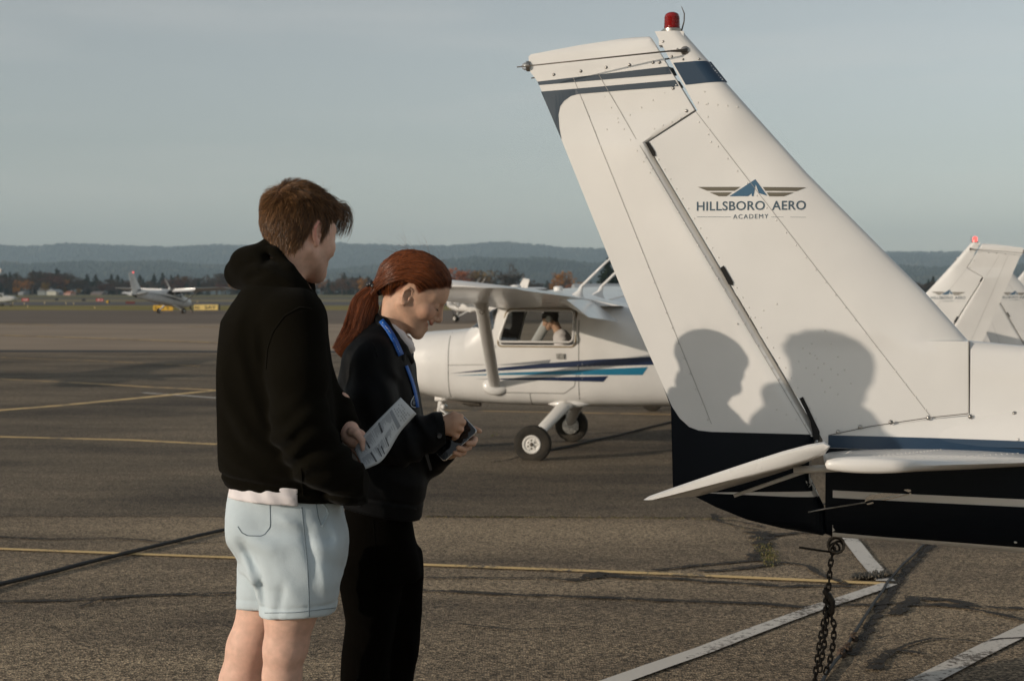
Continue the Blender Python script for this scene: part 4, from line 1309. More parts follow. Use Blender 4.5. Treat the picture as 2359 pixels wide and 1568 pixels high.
for i, (px, py) in enumerate([(64, 706), (56, 700), (103, 698), (218, 709), (170, 700), (152, 699), (30, 699), (455, 696), (438, 697)]):
    g0 = ground_at(px, py + 2); h = 5.5 / (FPX / g0.y)
    r = empty('edge_light', g0)
    q = MB(); q.lathe((0, 0, 0), (0, 0, 1), [(0, h * .35), (h * .1, h * .3), (h * .14, h * .12), (h * .7, h * .12)], 8); q.build('stake', M['signpale'], r)
    q = MB(); q.lathe((0, 0, h * .7), (0, 0, 1), [(0, h * .16), (h * .2, h * .16), (h * .3, 0)], 8); q.build('lamp', mat('lamp_pale', (.6, .45, .3), .4) if i == 0 else bpy.data.materials['lamp_pale'], r)
    tag(r, 'small pale taxiway edge light standing in the far grass', 'edge light', 'taxiway edge lights')

# ================================================================== BUILDINGS
M['hangar'] = vary(mat('hangar_cladding', (0.155, 0.135, 0.115), 0.7), 1.0, 0.1)
M['roofgrey'] = mat('roof_grey', (0.36, 0.37, 0.38), 0.6)
def building(name, pxc, Y, wpx, hpx, rpx, wall, roof, label, depth=12, basepx=684, doors=(), sign=False, gable_x=True):
    s_ = FPX / Y; x = (pxc - 1179.5) / s_; z = gz(0, Y)
    w, h, r_ = wpx / s_, hpx / s_, rpx / s_
    r = empty(name, (x, Y, z))
    q = MB(); q.box((0, depth / 2, h / 2 - .3), (w, depth, h + .6)); q.build('wall', wall, r)
    q = MB(); o = .04 * w
    if gable_x:   # ridge along x: slope faces the camera
        vs = [(-w / 2 - o, -o, h), (w / 2 + o, -o, h), (w / 2 + o, depth / 2, h + r_), (-w / 2 - o, depth / 2, h + r_), (w / 2 + o, depth + o, h), (-w / 2 - o, depth + o, h)]
        q.add(vs, [[0, 1, 2, 3], [3, 2, 4, 5], [0, 3, 5], [1, 4, 2], [0, 5, 4, 1]])
    else:
        vs = [(-w / 2 - o, -o, h), (0, -o, h + r_), (w / 2 + o, -o, h), (-w / 2 - o, depth + o, h), (0, depth + o, h + r_), (w / 2 + o, depth + o, h)]
        q.add(vs, [[0, 2, 1], [3, 4, 5], [0, 1, 4, 3], [1, 2, 5, 4], [0, 3, 5, 2]])
    q.build('roof', roof, r)
    for (a, b_, hh, m) in doors:
        q = MB(); q.box((w * (a + b_) / 2, -.08, h * hh / 2), (w * (b_ - a), .16, h * hh)); q.build('door', m, r)
    if sign:
        q = MB(); q.box((-w * .5 + 20 / s_ * 1, -.1, h * .66), (5 / s_, .1, 5 / s_)); q.build('sign_emblem', M['teal'], r)
        q = MB(); q.box((-w * .5 + 38 / s_, -.1, h * .66), (26 / s_, .1, 2.5 / s_)); q.build('sign_lettering', M['roofgrey'], r)
        for k in range(26):
            q = MB(); q.box((-w / 2 + w * (k + .5) / 26, -.03, h / 2), (w / 26 * .18, .06, h)); q.build('cladding_rib', wall, r)
    return tag(r, label, 'building')
building('hangar', 1500, 300, 322, 32, 12, M['hangar'], M['roofgrey'], 'grey brown metal hangar behind the rudder', 26, doors=((-.42, -.355, .28, M['white_dull']), (-.30, -.26, .28, M['white_dull'])), sign=True)
building('house', 119, 780, 21, 9, 5, mat('house_cream', (.62, .60, .50), .7), M['roofgrey'], 'cream house with a gable among the trees', 14, gable_x=False)
building('house', 100, 800, 26, 10, 6, mat('house_grey', (.25, .27, .26), .7), mat('roof_slate', (.16, .17, .18), .7), 'grey roofed house left of the cream gable', 12)
building('house', 136, 785, 13, 7, 3, mat('house_blue', (.36, .40, .46), .7), M['roofgrey'], 'small bluish shed right of the cream gable', 10)
building('house', 155, 780, 15, 6, 4, mat('house_pink', (.60, .35, .28), .7), mat('roof_orange', (.42, .14, .07), .7), 'small house with an orange roof', 10)
building('house', 222, 800, 26, 5, 4, mat('house_brown', (.22, .17, .15), .7), mat('roof_brown', (.20, .17, .16), .7), 'long low brown house in front of the far trees', 12)
building('house', 48, 800, 12, 6, 3, mat('house_dim', (.3, .3, .31), .7), M['roofgrey'], 'dim grey shed near the frame edge', 10)
building('shed', 300, 770, 9, 8, 2, M['white_dull'], M['roofgrey'], 'small white hut below the taxiing wing', 8)

# ================================================================== TREES
def leafmat(name, c, var=0.5):
    m = mat(name, c, 0.85, spec=0.15)
    b = m.node_tree.nodes['Principled BSDF']
    oi = N(m, 'ObjectInfo'); g_ = N(m, 'NewGeometry')
    hs = N(m, 'HueSaturation'); hs.inputs['Color'].default_value = (*c, 1)
    mr = N(m, 'MapRange'); mr.inputs['To Min'].default_value = 1 - var; mr.inputs['To Max'].default_value = 1 + var
    L(m, g_.outputs['Random Per Island'], mr.inputs['Value']); L(m, mr.outputs['Result'], hs.inputs['Value'])
    m2 = N(m, 'MapRange'); m2.inputs['To Min'].default_value = 0.478; m2.inputs['To Max'].default_value = 0.522
    L(m, oi.outputs['Random'], m2.inputs['Value']); L(m, m2.outputs['Result'], hs.inputs['Hue'])
    L(m, hs.outputs['Color'], b.inputs['Base Color'])
    return m
M['bark'] = mat('bark', (0.07, 0.055, 0.042), 0.9)
LEAF = {'fir': leafmat('fir_needles', (0.012, 0.022, 0.012)), 'rust': leafmat('rust_leaves', (0.085, 0.038, 0.018)), 'brown': leafmat('brown_leaves', (0.055, 0.036, 0.022)),
        'orange': leafmat('orange_leaves', (0.30, 0.125, 0.028)), 'gold': leafmat('gold_leaves', (0.19, 0.125, 0.026)), 'grey': leafmat('bare_twigs', (0.075, 0.058, 0.042))}
def tri_cloud(pts, size, flat=0.6):
    vs, fs = [], []
    for p in pts:
        n = Vector((random.gauss(0, 1), random.gauss(0, 1), random.gauss(0, 1) * flat + .4)).normalized()
        a = n.orthogonal().normalized(); b_ = n.cross(a); r = size * random.uniform(.6, 1.4); w0 = random.uniform(0, 6.28)
        i = len(vs)
        for k in range(4):
            w = w0 + k * 1.5708 + random.uniform(-.35, .35)
            vs.append(p + (a * math.cos(w) + b_ * math.sin(w)) * r * random.uniform(.7, 1.15))
        fs.append([i, i + 1, i + 2, i + 3])
    return vs, fs
def make_conifer(h, w, m):
    r = empty('fir_tree')
    q = MB(); q.tube([(0, 0, -.5), (0.05, 0, h * .5), (0, 0.03, h * .98)], [h * .022, h * .013, .03], 6); q.build('trunk', M['bark'], r)
    pts = []
    lv = 15
    for i in range(lv):
        t = i / lv; z = h * (.10 + .88 * t); rad = w * (1 - t) ** .8 * random.uniform(.75, 1.15) + .1
        nb = max(4, int(11 * (1 - t) + 3))
        for k in range(nb):
            a = random.uniform(0, 6.28); rr = rad * random.uniform(.55, 1.1)
            for u in np.linspace(.15, 1, 5):
                pts.append(Vector((math.cos(a) * rr * u + random.gauss(0, .1), math.sin(a) * rr * u + random.gauss(0, .1), z - rr * u * .35 + random.gauss(0, .12))))
    for _ in range(10): pts.append(Vector((random.gauss(0, .08), random.gauss(0, .08), h * random.uniform(.93, 1.0))))
    vs, fs = tri_cloud(pts, h * .034, .4)
    mesh_obj('crown', vs, fs, m, r)
    return r
def make_broadleaf(h, w, m, density=1.0, bare=False):
    r = empty('broadleaf_tree')
    q = MB(); q.tube([(0, 0, -.5), (.1, .05, h * .25), (0, .1, h * .55)], [h * .028, h * .02, h * .01], 6)
    tips = []
    for k in range(9):
        a = k * .7 + random.uniform(-.3, .3); z0 = h * random.uniform(.2, .5)
        e = Vector((math.cos(a) * w * random.uniform(.5, .95), math.sin(a) * w * random.uniform(.5, .95), h * random.uniform(.5, .95)))
        q.tube([(0, .05, z0), Vector((e.x * .5, e.y * .5, (z0 + e.z) * .52)), e], [h * .011, h * .007, h * .003], 5)
        tips.append(e)
        if bare:
            for _ in range(5):
                f = e + Vector((random.gauss(0, .25) * w, random.gauss(0, .25) * w, random.uniform(.02, .2) * h))
                q.tube([e.lerp(Vector((0, 0, z0)), .3), e.lerp(f, .5), f], [h * .004, h * .003, h * .001], 4)
    q.build('trunk', M['bark'], r)
    pts = []
    clumps = [Vector((0, 0, h * .72))] + tips + [Vector((random.gauss(0, .4) * w, random.gauss(0, .4) * w, h * random.uniform(.45, .92))) for _ in range(8)]
    for c in clumps:
        rad = w * random.uniform(.28, .45)
        for _ in range(int(46 * density)):
            d = Vector((random.gauss(0, 1), random.gauss(0, 1), random.gauss(0, 1))).normalized() * rad * random.uniform(.55, 1.0)
            p = c + Vector((d.x, d.y, d.z * .85))
            if p.z < h * 1.0 and p.z > h * .12: pts.append(p)
    vs, fs = tri_cloud(pts, h * (.030 if not bare else .018), .8)
    mesh_obj('crown', vs, fs, m, r)
    return r
PROTO_T = {}
for k in range(4): PROTO_T['fir%d' % k] = make_conifer(10, 2.3 + .5 * k, LEAF['fir'])
for i, kd in enumerate(('rust', 'brown', 'orange', 'gold')):
    for k in range(2): PROTO_T['%s%d' % (kd, k)] = make_broadleaf(10, 3.6 + k * .9, LEAF[kd])
for k in range(2): PROTO_T['grey%d' % k] = make_broadleaf(10, 3.2 + k, LEAF['grey'], .45, True)
used = set()
TW = {'fir': 'dark green fir', 'rust': 'rust brown leafy tree', 'brown': 'dull brown leafy tree', 'orange': 'orange autumn tree', 'gold': 'golden green tree', 'grey': 'nearly bare grey tree'}
def tree(px, top, Y, kd, wscale=1.0, label=None):
    key = kd + str(random.randrange(4 if kd == 'fir' else 2))
    s_ = FPX / Y; z = gz(0, Y); h = (680 - top) / s_ + CAM_H - z
    x = (px - 1179.5) / s_
    if key in used: o = copy_tree(PROTO_T[key])
    else: o = PROTO_T[key]; used.add(key)
    k = h / 10
    o.location = (x, Y, z - .2); o.scale = (k * wscale, k * wscale, k); o.rotation_euler = (0, 0, random.uniform(0, 6.28))
    where = 'behind the taxiing aircraft' if px < 560 else ('behind the pair' if px < 1000 else ('beyond the aircraft wing' if px < 1500 else 'hidden mostly by the tail'))
    tag(o, label or '%s in the distant tree line %s' % (TW[kd], where), 'tree', '%ss %s' % (TW[kd], where))
    return o
random.seed(21)
def toprow(px):
    return interp([(-60, 628), (70, 624), (160, 622), (195, 634), (330, 636), (420, 630), (470, 636), (520, 622), (640, 634), (760, 640), (790, 628), (840, 634), (1000, 640), (1060, 636), (1160, 640), (1300, 644), (1400, 650), (2200, 640), (2420, 636)], px)
for layer, (Y, dy) in enumerate(((900, 0), (870, 7), (840, 14), (815, 22))):
    px = -70
    while px < 2430:
        if 1460 < px < 2080: px = 2080
        if 545 < px < 725: px = 725
        if layer == 0: kd = random.choices(['fir', 'brown', 'rust'], [.74, .20, .06])[0]
        elif layer == 1: kd = random.choices(['fir', 'brown', 'rust', 'grey'], [.40, .38, .10, .12])[0]
        else: kd = random.choices(['brown', 'rust', 'gold', 'grey', 'fir', 'orange'], [.42, .22, .07, .16, .08, .05])[0]
        if 740 < px < 1480 and layer > 0: kd = random.choices(['brown', 'rust', 'grey', 'orange', 'fir'], [.3, .34, .14, .10, .12])[0]
        if not (layer == 3 and 60 < px < 250):
            tree(px, toprow(px) + dy + random.uniform(-6, 7) + (9 if layer == 0 and kd != 'fir' else 0), Y + random.uniform(-12, 12), kd, random.uniform(1.0, 1.5) if kd != 'fir' else random.uniform(1.1, 1.8))
        px += random.uniform(13, 22) if layer < 3 else random.uniform(18, 34)
# trees the picture lets one pick out
tree(1052, 618, 640, 'orange', 1.3, 'broad orange tree rising right beside the woman')
tree(1106, 622, 640, 'gold', 1.2, 'rounded golden green tree next to the broad orange tree')
tree(1297, 625, 640, 'orange', .95, 'tall rust orange tree above the white wing')
tree(1272, 652, 630, 'orange', .6, 'small slim orange tree left of the tall rust orange one')
tree(1166, 622, 660, 'brown', 1.3, 'wide dark brown tree crown over the wing')
tree(1180, 606, 700, 'grey', .8, 'tall bare tree standing above the wide brown crown')
tree(1400, 594, 330, 'fir', 1.5, 'big dark evergreen behind the hangar roof')
tree(1425, 598, 335, 'fir', 1.6, 'big dark evergreen half hidden by the rudder')
tree(835, 640, 640, 'orange', .5, 'slim golden orange tree left of the ponytail')
tree(40, 660, 700, 'orange', .9, 'low orange tree by the rudder tip at the frame edge')
tree(105, 650, 760, 'gold', .8, 'low gold tree behind the cream house')
tree(182, 664, 760, 'gold', 1.0, 'round low gold bush right of the orange roof')
tree(150, 662, 765, 'gold', .7, 'small gold bush by the orange roof')
for k, v in PROTO_T.items():
    if k not in used:
        for c in list(v.children): bpy.data.objects.remove(c)
        bpy.data.objects.remove(v)

# ================================================================== HILLS
def vnoise(x, y, seed=0):
    """smooth value noise on arrays"""
    xi, yi = np.floor(x), np.floor(y); xf, yf = x - xi, y - yi
    def h(a, b): 
        v = np.sin(a * 127.1 + b * 311.7 + seed * 74.7) * 43758.5453
        return v - np.floor(v)
    u, v = xf * xf * (3 - 2 * xf), yf * yf * (3 - 2 * yf)
    return (h(xi, yi) * (1 - u) + h(xi + 1, yi) * u) * (1 - v) + (h(xi, yi + 1) * (1 - u) + h(xi + 1, yi + 1) * u) * v
def fbm(x, y, o=5, seed=0):
    s_, a, t = 0, 1, 0
    for i in range(o):
        s_ = s_ + vnoise(x * 2 ** i, y * 2 ** i, seed + i) * a; t += a; a *= .5
    return s_ / t
def hill(name, Ynear, Yfar, prof, label, seed, mname, tree_h):
    nxh, nyh = 900, 70
    pxs = np.linspace(-420, 2800, nxh)
    v = np.linspace(0, 1, nyh)
    PX, V = np.meshgrid(pxs, v)
    Yg = Ynear + (Yfar - Ynear) * V
    X = (PX - 1179.5) / FPX * Yg
    top = np.interp(pxs, [p[0] for p in prof], [p[1] for p in prof])
    Htop = (680 - top) / FPX * Yfar
    sh = np.clip(V * 1.12, 0, 1)
    sh = sh * sh * (3 - 2 * sh)
    Z = Htop[None, :] * sh
    Z = Z + (fbm(X / 600, Yg / 600, 5, seed) - .5) * 130 * np.sin(np.pi * np.clip(V, 0, 1)) ** .7 * (1 - V ** 5)
    Z = Z + (fbm(X / 110, Yg / 300, 3, seed + 9) - .5) * 16 * V
    # tree tops roughen every slope and the skyline
    Z = Z + (NPR.random(X.shape) ** 2) * tree_h + 1.5
    Z[0] = -5
    vs = np.stack([X, Yg, Z], -1).reshape(-1, 3)
    idx = np.arange(nxh * nyh).reshape(nyh, nxh)
    fs = np.stack([idx[:-1, :-1], idx[:-1, 1:], idx[1:, 1:], idx[1:, :-1]], -1).reshape(-1, 4)
    o = mesh_obj(name, vs.tolist(), fs.tolist(), mname)
    return tag(o, label, kind='structure')
M['forest'] = mat('far_forest', (0.035, 0.045, 0.032), 0.9, spec=0.05)
m = M['forest']; b = m.node_tree.nodes['Principled BSDF']
t = N(m, 'TexCoord')
n1 = N(m, 'TexNoise', Scale=0.0050, Detail=8, Roughness=0.65); L(m, t.outputs['Object'], n1.inputs['Vector'])
rp = N(m, 'ValToRGB'); L(m, n1.outputs['Fac'], rp.inputs['Fac'])
rp.color_ramp.elements[0].position = .35; rp.color_ramp.elements[0].color = (.010, .022, .022, 1)
rp.color_ramp.elements[1].position = .74; rp.color_ramp.elements[1].color = (.150, .120, .080, 1)
e = rp.color_ramp.elements.new(.56); e.color = (.034, .044, .032, 1)
n2 = N(m, 'TexNoise', Scale=0.05, Detail=3); L(m, t.outputs['Object'], n2.inputs['Vector'])
mr = N(m, 'MapRange'); mr.inputs['To Min'].default_value = .45; mr.inputs['To Max'].default_value = 1.6; L(m, n2.outputs['Fac'], mr.inputs['Value'])
mu = N(m, 'MixRGB', blend_type='MULTIPLY'); mu.inputs['Fac'].default_value = 1; L(m, rp.outputs['Color'], mu.inputs['Color1']); L(m, mr.outputs['Result'], mu.inputs['Color2'])
L(m, mu.outputs['Color'], b.inputs['Base Color'])
hill('hills', 5200, 7600, [(-420, 576), (0, 575), (60, 580), (150, 572), (230, 573), (310, 574), (380, 576), (500, 571), (640, 578), (770, 570), (900, 573), (1040, 578), (1140, 574), (1300, 581), (1400, 583), (1600, 588), (2000, 588), (2120, 586), (2359, 588), (2800, 590)], 'long wooded hill ridge fading blue in the haze', 3, M['forest'], 16)
hill('foothills', 3200, 4700, [(-420, 625), (0, 622), (180, 612), (330, 606), (520, 616), (760, 624), (900, 612), (1100, 600), (1250, 606), (1330, 618), (1400, 625), (1700, 620), (2000, 618), (2200, 626), (2359, 622), (2800, 625)], 'lower wooded slope in front of the ridge', 17, M['forest'], 11)

# ================================================================== HAZE
def haze_box(density):
    q = MB(); q.box((0, 4150, 190), (13000, 9300, 402))
    m = bpy.data.materials.new('haze_air'); m.use_nodes = True
    nt = m.node_tree; nt.nodes.remove(nt.nodes['Principled BSDF'])
    v = N(m, 'VolumePrincipled')
    v.inputs['Color'].default_value = (0.62, 0.80, 0.93, 1)
    v.inputs['Density'].default_value = density
    v.inputs['Anisotropy'].default_value = 0.0
    L(m, v.outputs['Volume'], nt.nodes['Material Output'].inputs['Volume'])
    o = q.build('haze', m)
    return tag(o, 'thin pale haze over the airfield and hills', kind='stuff')
haze_box(0.00014)

# ================================================================== PEOPLE: signed-distance modelling
F32 = np.float32
def surf_nets(f, lo, hi, res):
    """mesh the zero level of f(P) inside a box"""
    lo = np.array(lo, float); hi = np.array(hi, float)
    n = np.maximum(4, np.ceil((hi - lo) / res).astype(int) + 1)
    ax = [lo[i] + res * np.arange(n[i]) for i in range(3)]
    D_ = np.empty(n, F32)
    blk = max(1, int(1.2e6 / (n[1] * n[2])))
    for i in range(0, n[0], blk):
        X, Y, Z = np.meshgrid(ax[0][i:i + blk], ax[1], ax[2], indexing='ij')
        D_[i:i + blk] = f(np.stack([X, Y, Z], -1).astype(F32).reshape(-1, 3)).reshape(X.shape)
    D_[0] = D_[-1] = 1; D_[:, 0] = D_[:, -1] = 1; D_[:, :, 0] = D_[:, :, -1] = 1
    S = D_ < 0
    cs = [S[i:n[0] - 1 + i, j:n[1] - 1 + j, k:n[2] - 1 + k] for i in (0, 1) for j in (0, 1) for k in (0, 1)]
    cnt = sum(c.astype(np.int8) for c in cs)
    act = (cnt > 0) & (cnt < 8)
    ci = np.argwhere(act)
    idx = -np.ones(act.shape, np.int64); idx[act] = np.arange(len(ci))
    acc = np.zeros((len(ci), 3)); w = np.zeros(len(ci))
    corners = [(i, j, k) for i in (0, 1) for j in (0, 1) for k in (0, 1)]
    for a in range(8):
        for b_ in range(a + 1, 8):
            A, B = np.array(corners[a]), np.array(corners[b_])
            if np.abs(A - B).sum() != 1: continue
            da = D_[tuple((ci + A).T)]; db = D_[tuple((ci + B).T)]
            m_ = (da < 0) != (db < 0)
            t = np.where(m_, da / np.where(m_, da - db, 1), 0)
            acc += m_[:, None] * (A + (B - A) * t[:, None]); w += m_
    V = lo + res * (ci + acc / w[:, None])
    F = []
    for d in range(3):
        e = [0, 0, 0]; e[d] = 1
        sl0 = [slice(1, n[i] - 1) for i in range(3)]; sl1 = [slice(1 + e[i], n[i] - 1 + e[i]) for i in range(3)]
        sl0[d] = slice(0, n[d] - 1); sl1[d] = slice(1, n[d])
        a, b_ = S[tuple(sl0)], S[tuple(sl1)]
        ch = np.argwhere(a != b_)
        if not len(ch): continue
        base = ch.copy()
        for i in range(3):
            if i != d: base[:, i] += 1
        u, v = (d + 1) % 3, (d + 2) % 3
        def cell(du, dv):
            q = base.copy(); q[:, u] -= du; q[:, v] -= dv
            return idx[tuple(q.T)]
        quad = np.stack([cell(1, 1), cell(0, 1), cell(0, 0), cell(1, 0)], 1)
        flip = ~a[tuple(ch.T)]
        quad[flip] = quad[flip][:, ::-1]
        F.append(quad[(quad >= 0).all(1)])
    return V, np.concatenate(F)

def np_mesh(name, V, F, m, parent=None, smooth=True, mats=None):
    me = bpy.data.meshes.new(name)
    V = np.asarray(V, np.float32); F = np.asarray(F, np.int32)
    k = F.shape[1]
    me.vertices.add(len(V)); me.vertices.foreach_set('co', V.ravel())
    me.loops.add(F.size); me.loops.foreach_set('vertex_index', F.ravel())
    me.polygons.add(len(F)); me.polygons.foreach_set('loop_start', np.arange(0, F.size, k, dtype=np.int32))
    me.polygons.foreach_set('loop_total', np.full(len(F), k, np.int32))
    me.polygons.foreach_set('use_smooth', np.full(len(F), smooth))
    me.update(calc_edges=True); me.validate()
    for q in (mats or [m]): me.materials.append(q)
    return link(bpy.data.objects.new(name, me), parent)

def set_tint(o, C):
    a = o.data.color_attributes.new('tint', 'FLOAT_COLOR', 'POINT')
    C4 = np.ones((len(C), 4), np.float32); C4[:, :3] = C
    a.data.foreach_set('color', C4.ravel())

def smin(a, b_, k):
    h = np.clip(0.5 + 0.5 * (b_ - a) / k, 0, 1)
    return b_ + (a - b_) * h - k * h * (1 - h)
def smax(a, b_, k): return -smin(-a, -b_, k)
def V3(p): return np.array([p[0], p[1], p[2]], F32)
def rc(P, a, b_, ra, rb):
    a, b_ = V3(a), V3(b_); ab = b_ - a
    h = np.clip(((P - a) @ ab) / max(1e-9, float(ab @ ab)), 0, 1)
    return np.linalg.norm(P - a - h[:, None] * ab, axis=1) - (ra + (rb - ra) * h)
def chain(P, pts, rs, k=0.0):
    d = None
    for i in range(len(pts) - 1):
        e = rc(P, pts[i], pts[i + 1], rs[i], rs[i + 1])
        d = e if d is None else (smin(d, e, k) if k else np.minimum(d, e))
    return d
def el(P, c, r, rot=None):
    q = P - V3(c)
    if rot is not None: q = q @ np.array(rot, F32)
    r = V3(r); k0 = np.linalg.norm(q / r, axis=1); k1 = np.linalg.norm(q / (r * r), axis=1)
    return k0 * (k0 - 1) / np.maximum(k1, 1e-6)
def sl(P, rows, n=2.4):
    """stack of flattened rings; rows: (z, cx, half x, cy, half y)"""
    rows = sorted(rows); z = [r[0] for r in rows]
    g = lambda k: np.interp(P[:, 2], z, [r[k] for r in rows]).astype(F32)
    a, b_ = g(2), g(4)
    q = (np.abs((P[:, 0] - g(1)) / a) ** n + np.abs((P[:, 1] - g(3)) / b_) ** n) ** (1 / n)
    d = (q - 1) * np.minimum(a, b_)
    return smax(smax(d, P[:, 2] - z[-1], 0.02), z[0] - P[:, 2], 0.012)
def folds(P, segs, ycut=None):
    """sum of soft ridges (+) and creases (-) drawn in the x-z plane"""
    out = np.zeros(len(P), F32)
    for (a, b_, w, h) in segs:
        ab = np.array([b_[0] - a[0], b_[2] - a[2]], F32); q = P[:, [0, 2]] - np.array([a[0], a[2]], F32)
        t = np.clip((q @ ab) / max(1e-9, float(ab @ ab)), 0, 1)
        d = np.linalg.norm(q - t[:, None] * ab, axis=1)
        e = h * np.exp(-(d / w) ** 2) * (np.sin(np.pi * np.clip(t * .9 + .05, 0, 1)) ** .5)
        if ycut is not None: e = e * (P[:, 1] < ycut)
        out += e.astype(F32)
    return out
def wnoise(P, s, seed=0):
    q = P * s
    return (np.sin(q[:, 0] * 1.7 + np.sin(q[:, 2] * 1.3 + seed) * 1.5 + seed) + np.sin(q[:, 2] * 1.1 + np.sin(q[:, 1] * 1.9 + seed * 2) * 1.4) + np.sin(q[:, 1] * 1.5 + q[:, 2] * .7 + seed * 3)) / 3
def bbox(pts, pad):
    a = np.array([tuple(p) for p in pts]); return a.min(0) - pad, a.max(0) + pad

# ---- materials
def skin_mat(name, c, sss=0.12):
    m = mat(name, c, 0.6, spec=0.3, Subsurface_Weight=sss, Subsurface_Scale=0.006)
    b = m.node_tree.nodes['Principled BSDF']
    b.inputs['Subsurface Radius'].default_value = (1.0, 0.35, 0.2)
    t = N(m, 'TexCoord'); n = N(m, 'TexNoise', Scale=45, Detail=5); L(m, t.outputs['Object'], n.inputs['Vector'])
    mr = N(m, 'MapRange'); mr.inputs['To Min'].default_value = .72; mr.inputs['To Max'].default_value = 1.28; L(m, n.outputs['Fac'], mr.inputs['Value'])
    a = N(m, 'Attribute'); a.attribute_name = 'tint'
    x = N(m, 'MixRGB', blend_type='MULTIPLY'); x.inputs['Fac'].default_value = 1; x.inputs['Color2'].default_value = (*c, 1); L(m, a.outputs['Color'], x.inputs['Color1'])
    y = N(m, 'MixRGB', blend_type='MULTIPLY'); y.inputs['Fac'].default_value = 1; L(m, x.outputs['Color'], y.inputs['Color1']); L(m, mr.outputs['Result'], y.inputs['Color2'])
    L(m, y.outputs['Color'], b.inputs['Base Color'])
    n2 = N(m, 'TexNoise', Scale=420, Detail=2); L(m, t.outputs['Object'], n2.inputs['Vector'])
    bp = N(m, 'Bump', Strength=.25, Distance=.0008); L(m, n2.outputs['Fac'], bp.inputs['Height']); L(m, bp.outputs['Normal'], b.inputs['Normal'])
    return m
def cloth_mat(name, c, rough=0.85, weave=900, bumpd=0.0006, sheen=0.15, spec=0.2):
    m = mat(name, c, rough, spec=spec, Sheen_Weight=sheen)
    b = m.node_tree.nodes['Principled BSDF']
    b.inputs['Sheen Roughness'].default_value = 0.5
    t = N(m, 'TexCoord')
    n = N(m, 'TexNoise', Scale=weave, Detail=2); L(m, t.outputs['Object'], n.inputs['Vector'])
    n3 = N(m, 'TexNoise', Scale=26, Detail=4); L(m, t.outputs['Object'], n3.inputs['Vector'])
    ad = N(m, 'Math', operation='MULTIPLY_ADD'); L(m, n3.outputs['Fac'], ad.inputs[0]); ad.inputs[1].default_value = 2.5; L(m, n.outputs['Fac'], ad.inputs[2])
    bp = N(m, 'Bump', Strength=.7, Distance=bumpd); L(m, ad.outputs['Value'], bp.inputs['Height']); L(m, bp.outputs['Normal'], b.inputs['Normal'])
    n2 = N(m, 'TexNoise', Scale=9, Detail=5); L(m, t.outputs['Object'], n2.inputs['Vector'])
    mr = N(m, 'MapRange'); mr.inputs['To Min'].default_value = .8; mr.inputs['To Max'].default_value = 1.2; L(m, n2.outputs['Fac'], mr.inputs['Value'])
    x = N(m, 'MixRGB', blend_type='MULTIPLY'); x.inputs['Fac'].default_value = 1; x.inputs['Color1'].default_value = (*c, 1); L(m, mr.outputs['Result'], x.inputs['Color2'])
    L(m, x.outputs['Color'], b.inputs['Base Color'])
    return m
def hair_mat(name, c, rough=0.38, var=.5):
    m = mat(name, c, rough, spec=0.5)
    b = m.node_tree.nodes['Principled BSDF']
    a = N(m, 'NewGeometry')
    mr = N(m, 'MapRange'); mr.inputs['To Min'].default_value = 1 - var; mr.inputs['To Max'].default_value = 1 + var * 1.3; L(m, a.outputs['Random Per Island'], mr.inputs['Value'])
    x = N(m, 'MixRGB', blend_type='MULTIPLY'); x.inputs['Fac'].default_value = 1; x.inputs['Color1'].default_value = (*c, 1); L(m, mr.outputs['Result'], x.inputs['Color2'])
    L(m, x.outputs['Color'], b.inputs['Base Color'])
    return m
M['skin_m'] = skin_mat('skin_fair', (0.66, 0.42, 0.325))
M['skin_w'] = skin_mat('skin_warm', (0.56, 0.345, 0.24))
M['hoodie'] = cloth_mat('black_fleece', (0.0062, 0.0054, 0.0036), 0.95, 700, 0.0008, 0.03, spec=.0)
M['shorts'] = cloth_mat('pale_blue_fleece', (0.50, 0.575, 0.615), 0.9, 600, 0.0009, 0.1)
M['tshirt'] = cloth_mat('white_jersey', (0.72, 0.67, 0.67), 0.9, 900, 0.0005, 0.05)
M['jacket'] = cloth_mat('black_twill', (0.0016, 0.0019, 0.0024), 0.6, 1200, 0.0005, 0.01, spec=.12)
M['trousers'] = cloth_mat('black_wool', (0.0020, 0.0016, 0.0010), 0.9, 1200, 0.0004, 0.0, spec=.03)
M['seamdark'] = mat('stitch_dark', (0.16, 0.20, 0.23), 0.9)
M['hair_m'] = hair_mat('brown_hair', (0.150, 0.074, 0.028), .36, .85)
M['hair_w'] = hair_mat('auburn_hair', (0.150, 0.042, 0.011), .36, .6)
M['button'] = mat('dark_button', (0.03, 0.03, 0.032), 0.25)
M['paper'] = vary(mat('printed_paper', (0.58, 0.62, 0.66), 0.7), 30, .04)
M['ink'] = mat('ink', (0.055, 0.06, 0.07), 0.8)
M['inkgrey'] = mat('ink_grey', (0.28, 0.31, 0.35), 0.8)
M['lanyard'] = vary(mat('blue_ribbon', (0.006, 0.10, 0.42), 0.55), 200, .2)
M['tooth'] = mat('tooth', (0.75, 0.70, 0.62), 0.3)
M['eyewhite'] = mat('eye', (0.55, 0.5, 0.47), 0.2)
M['shoe'] = mat('shoe', (0.5, 0.5, 0.5), 0.7)

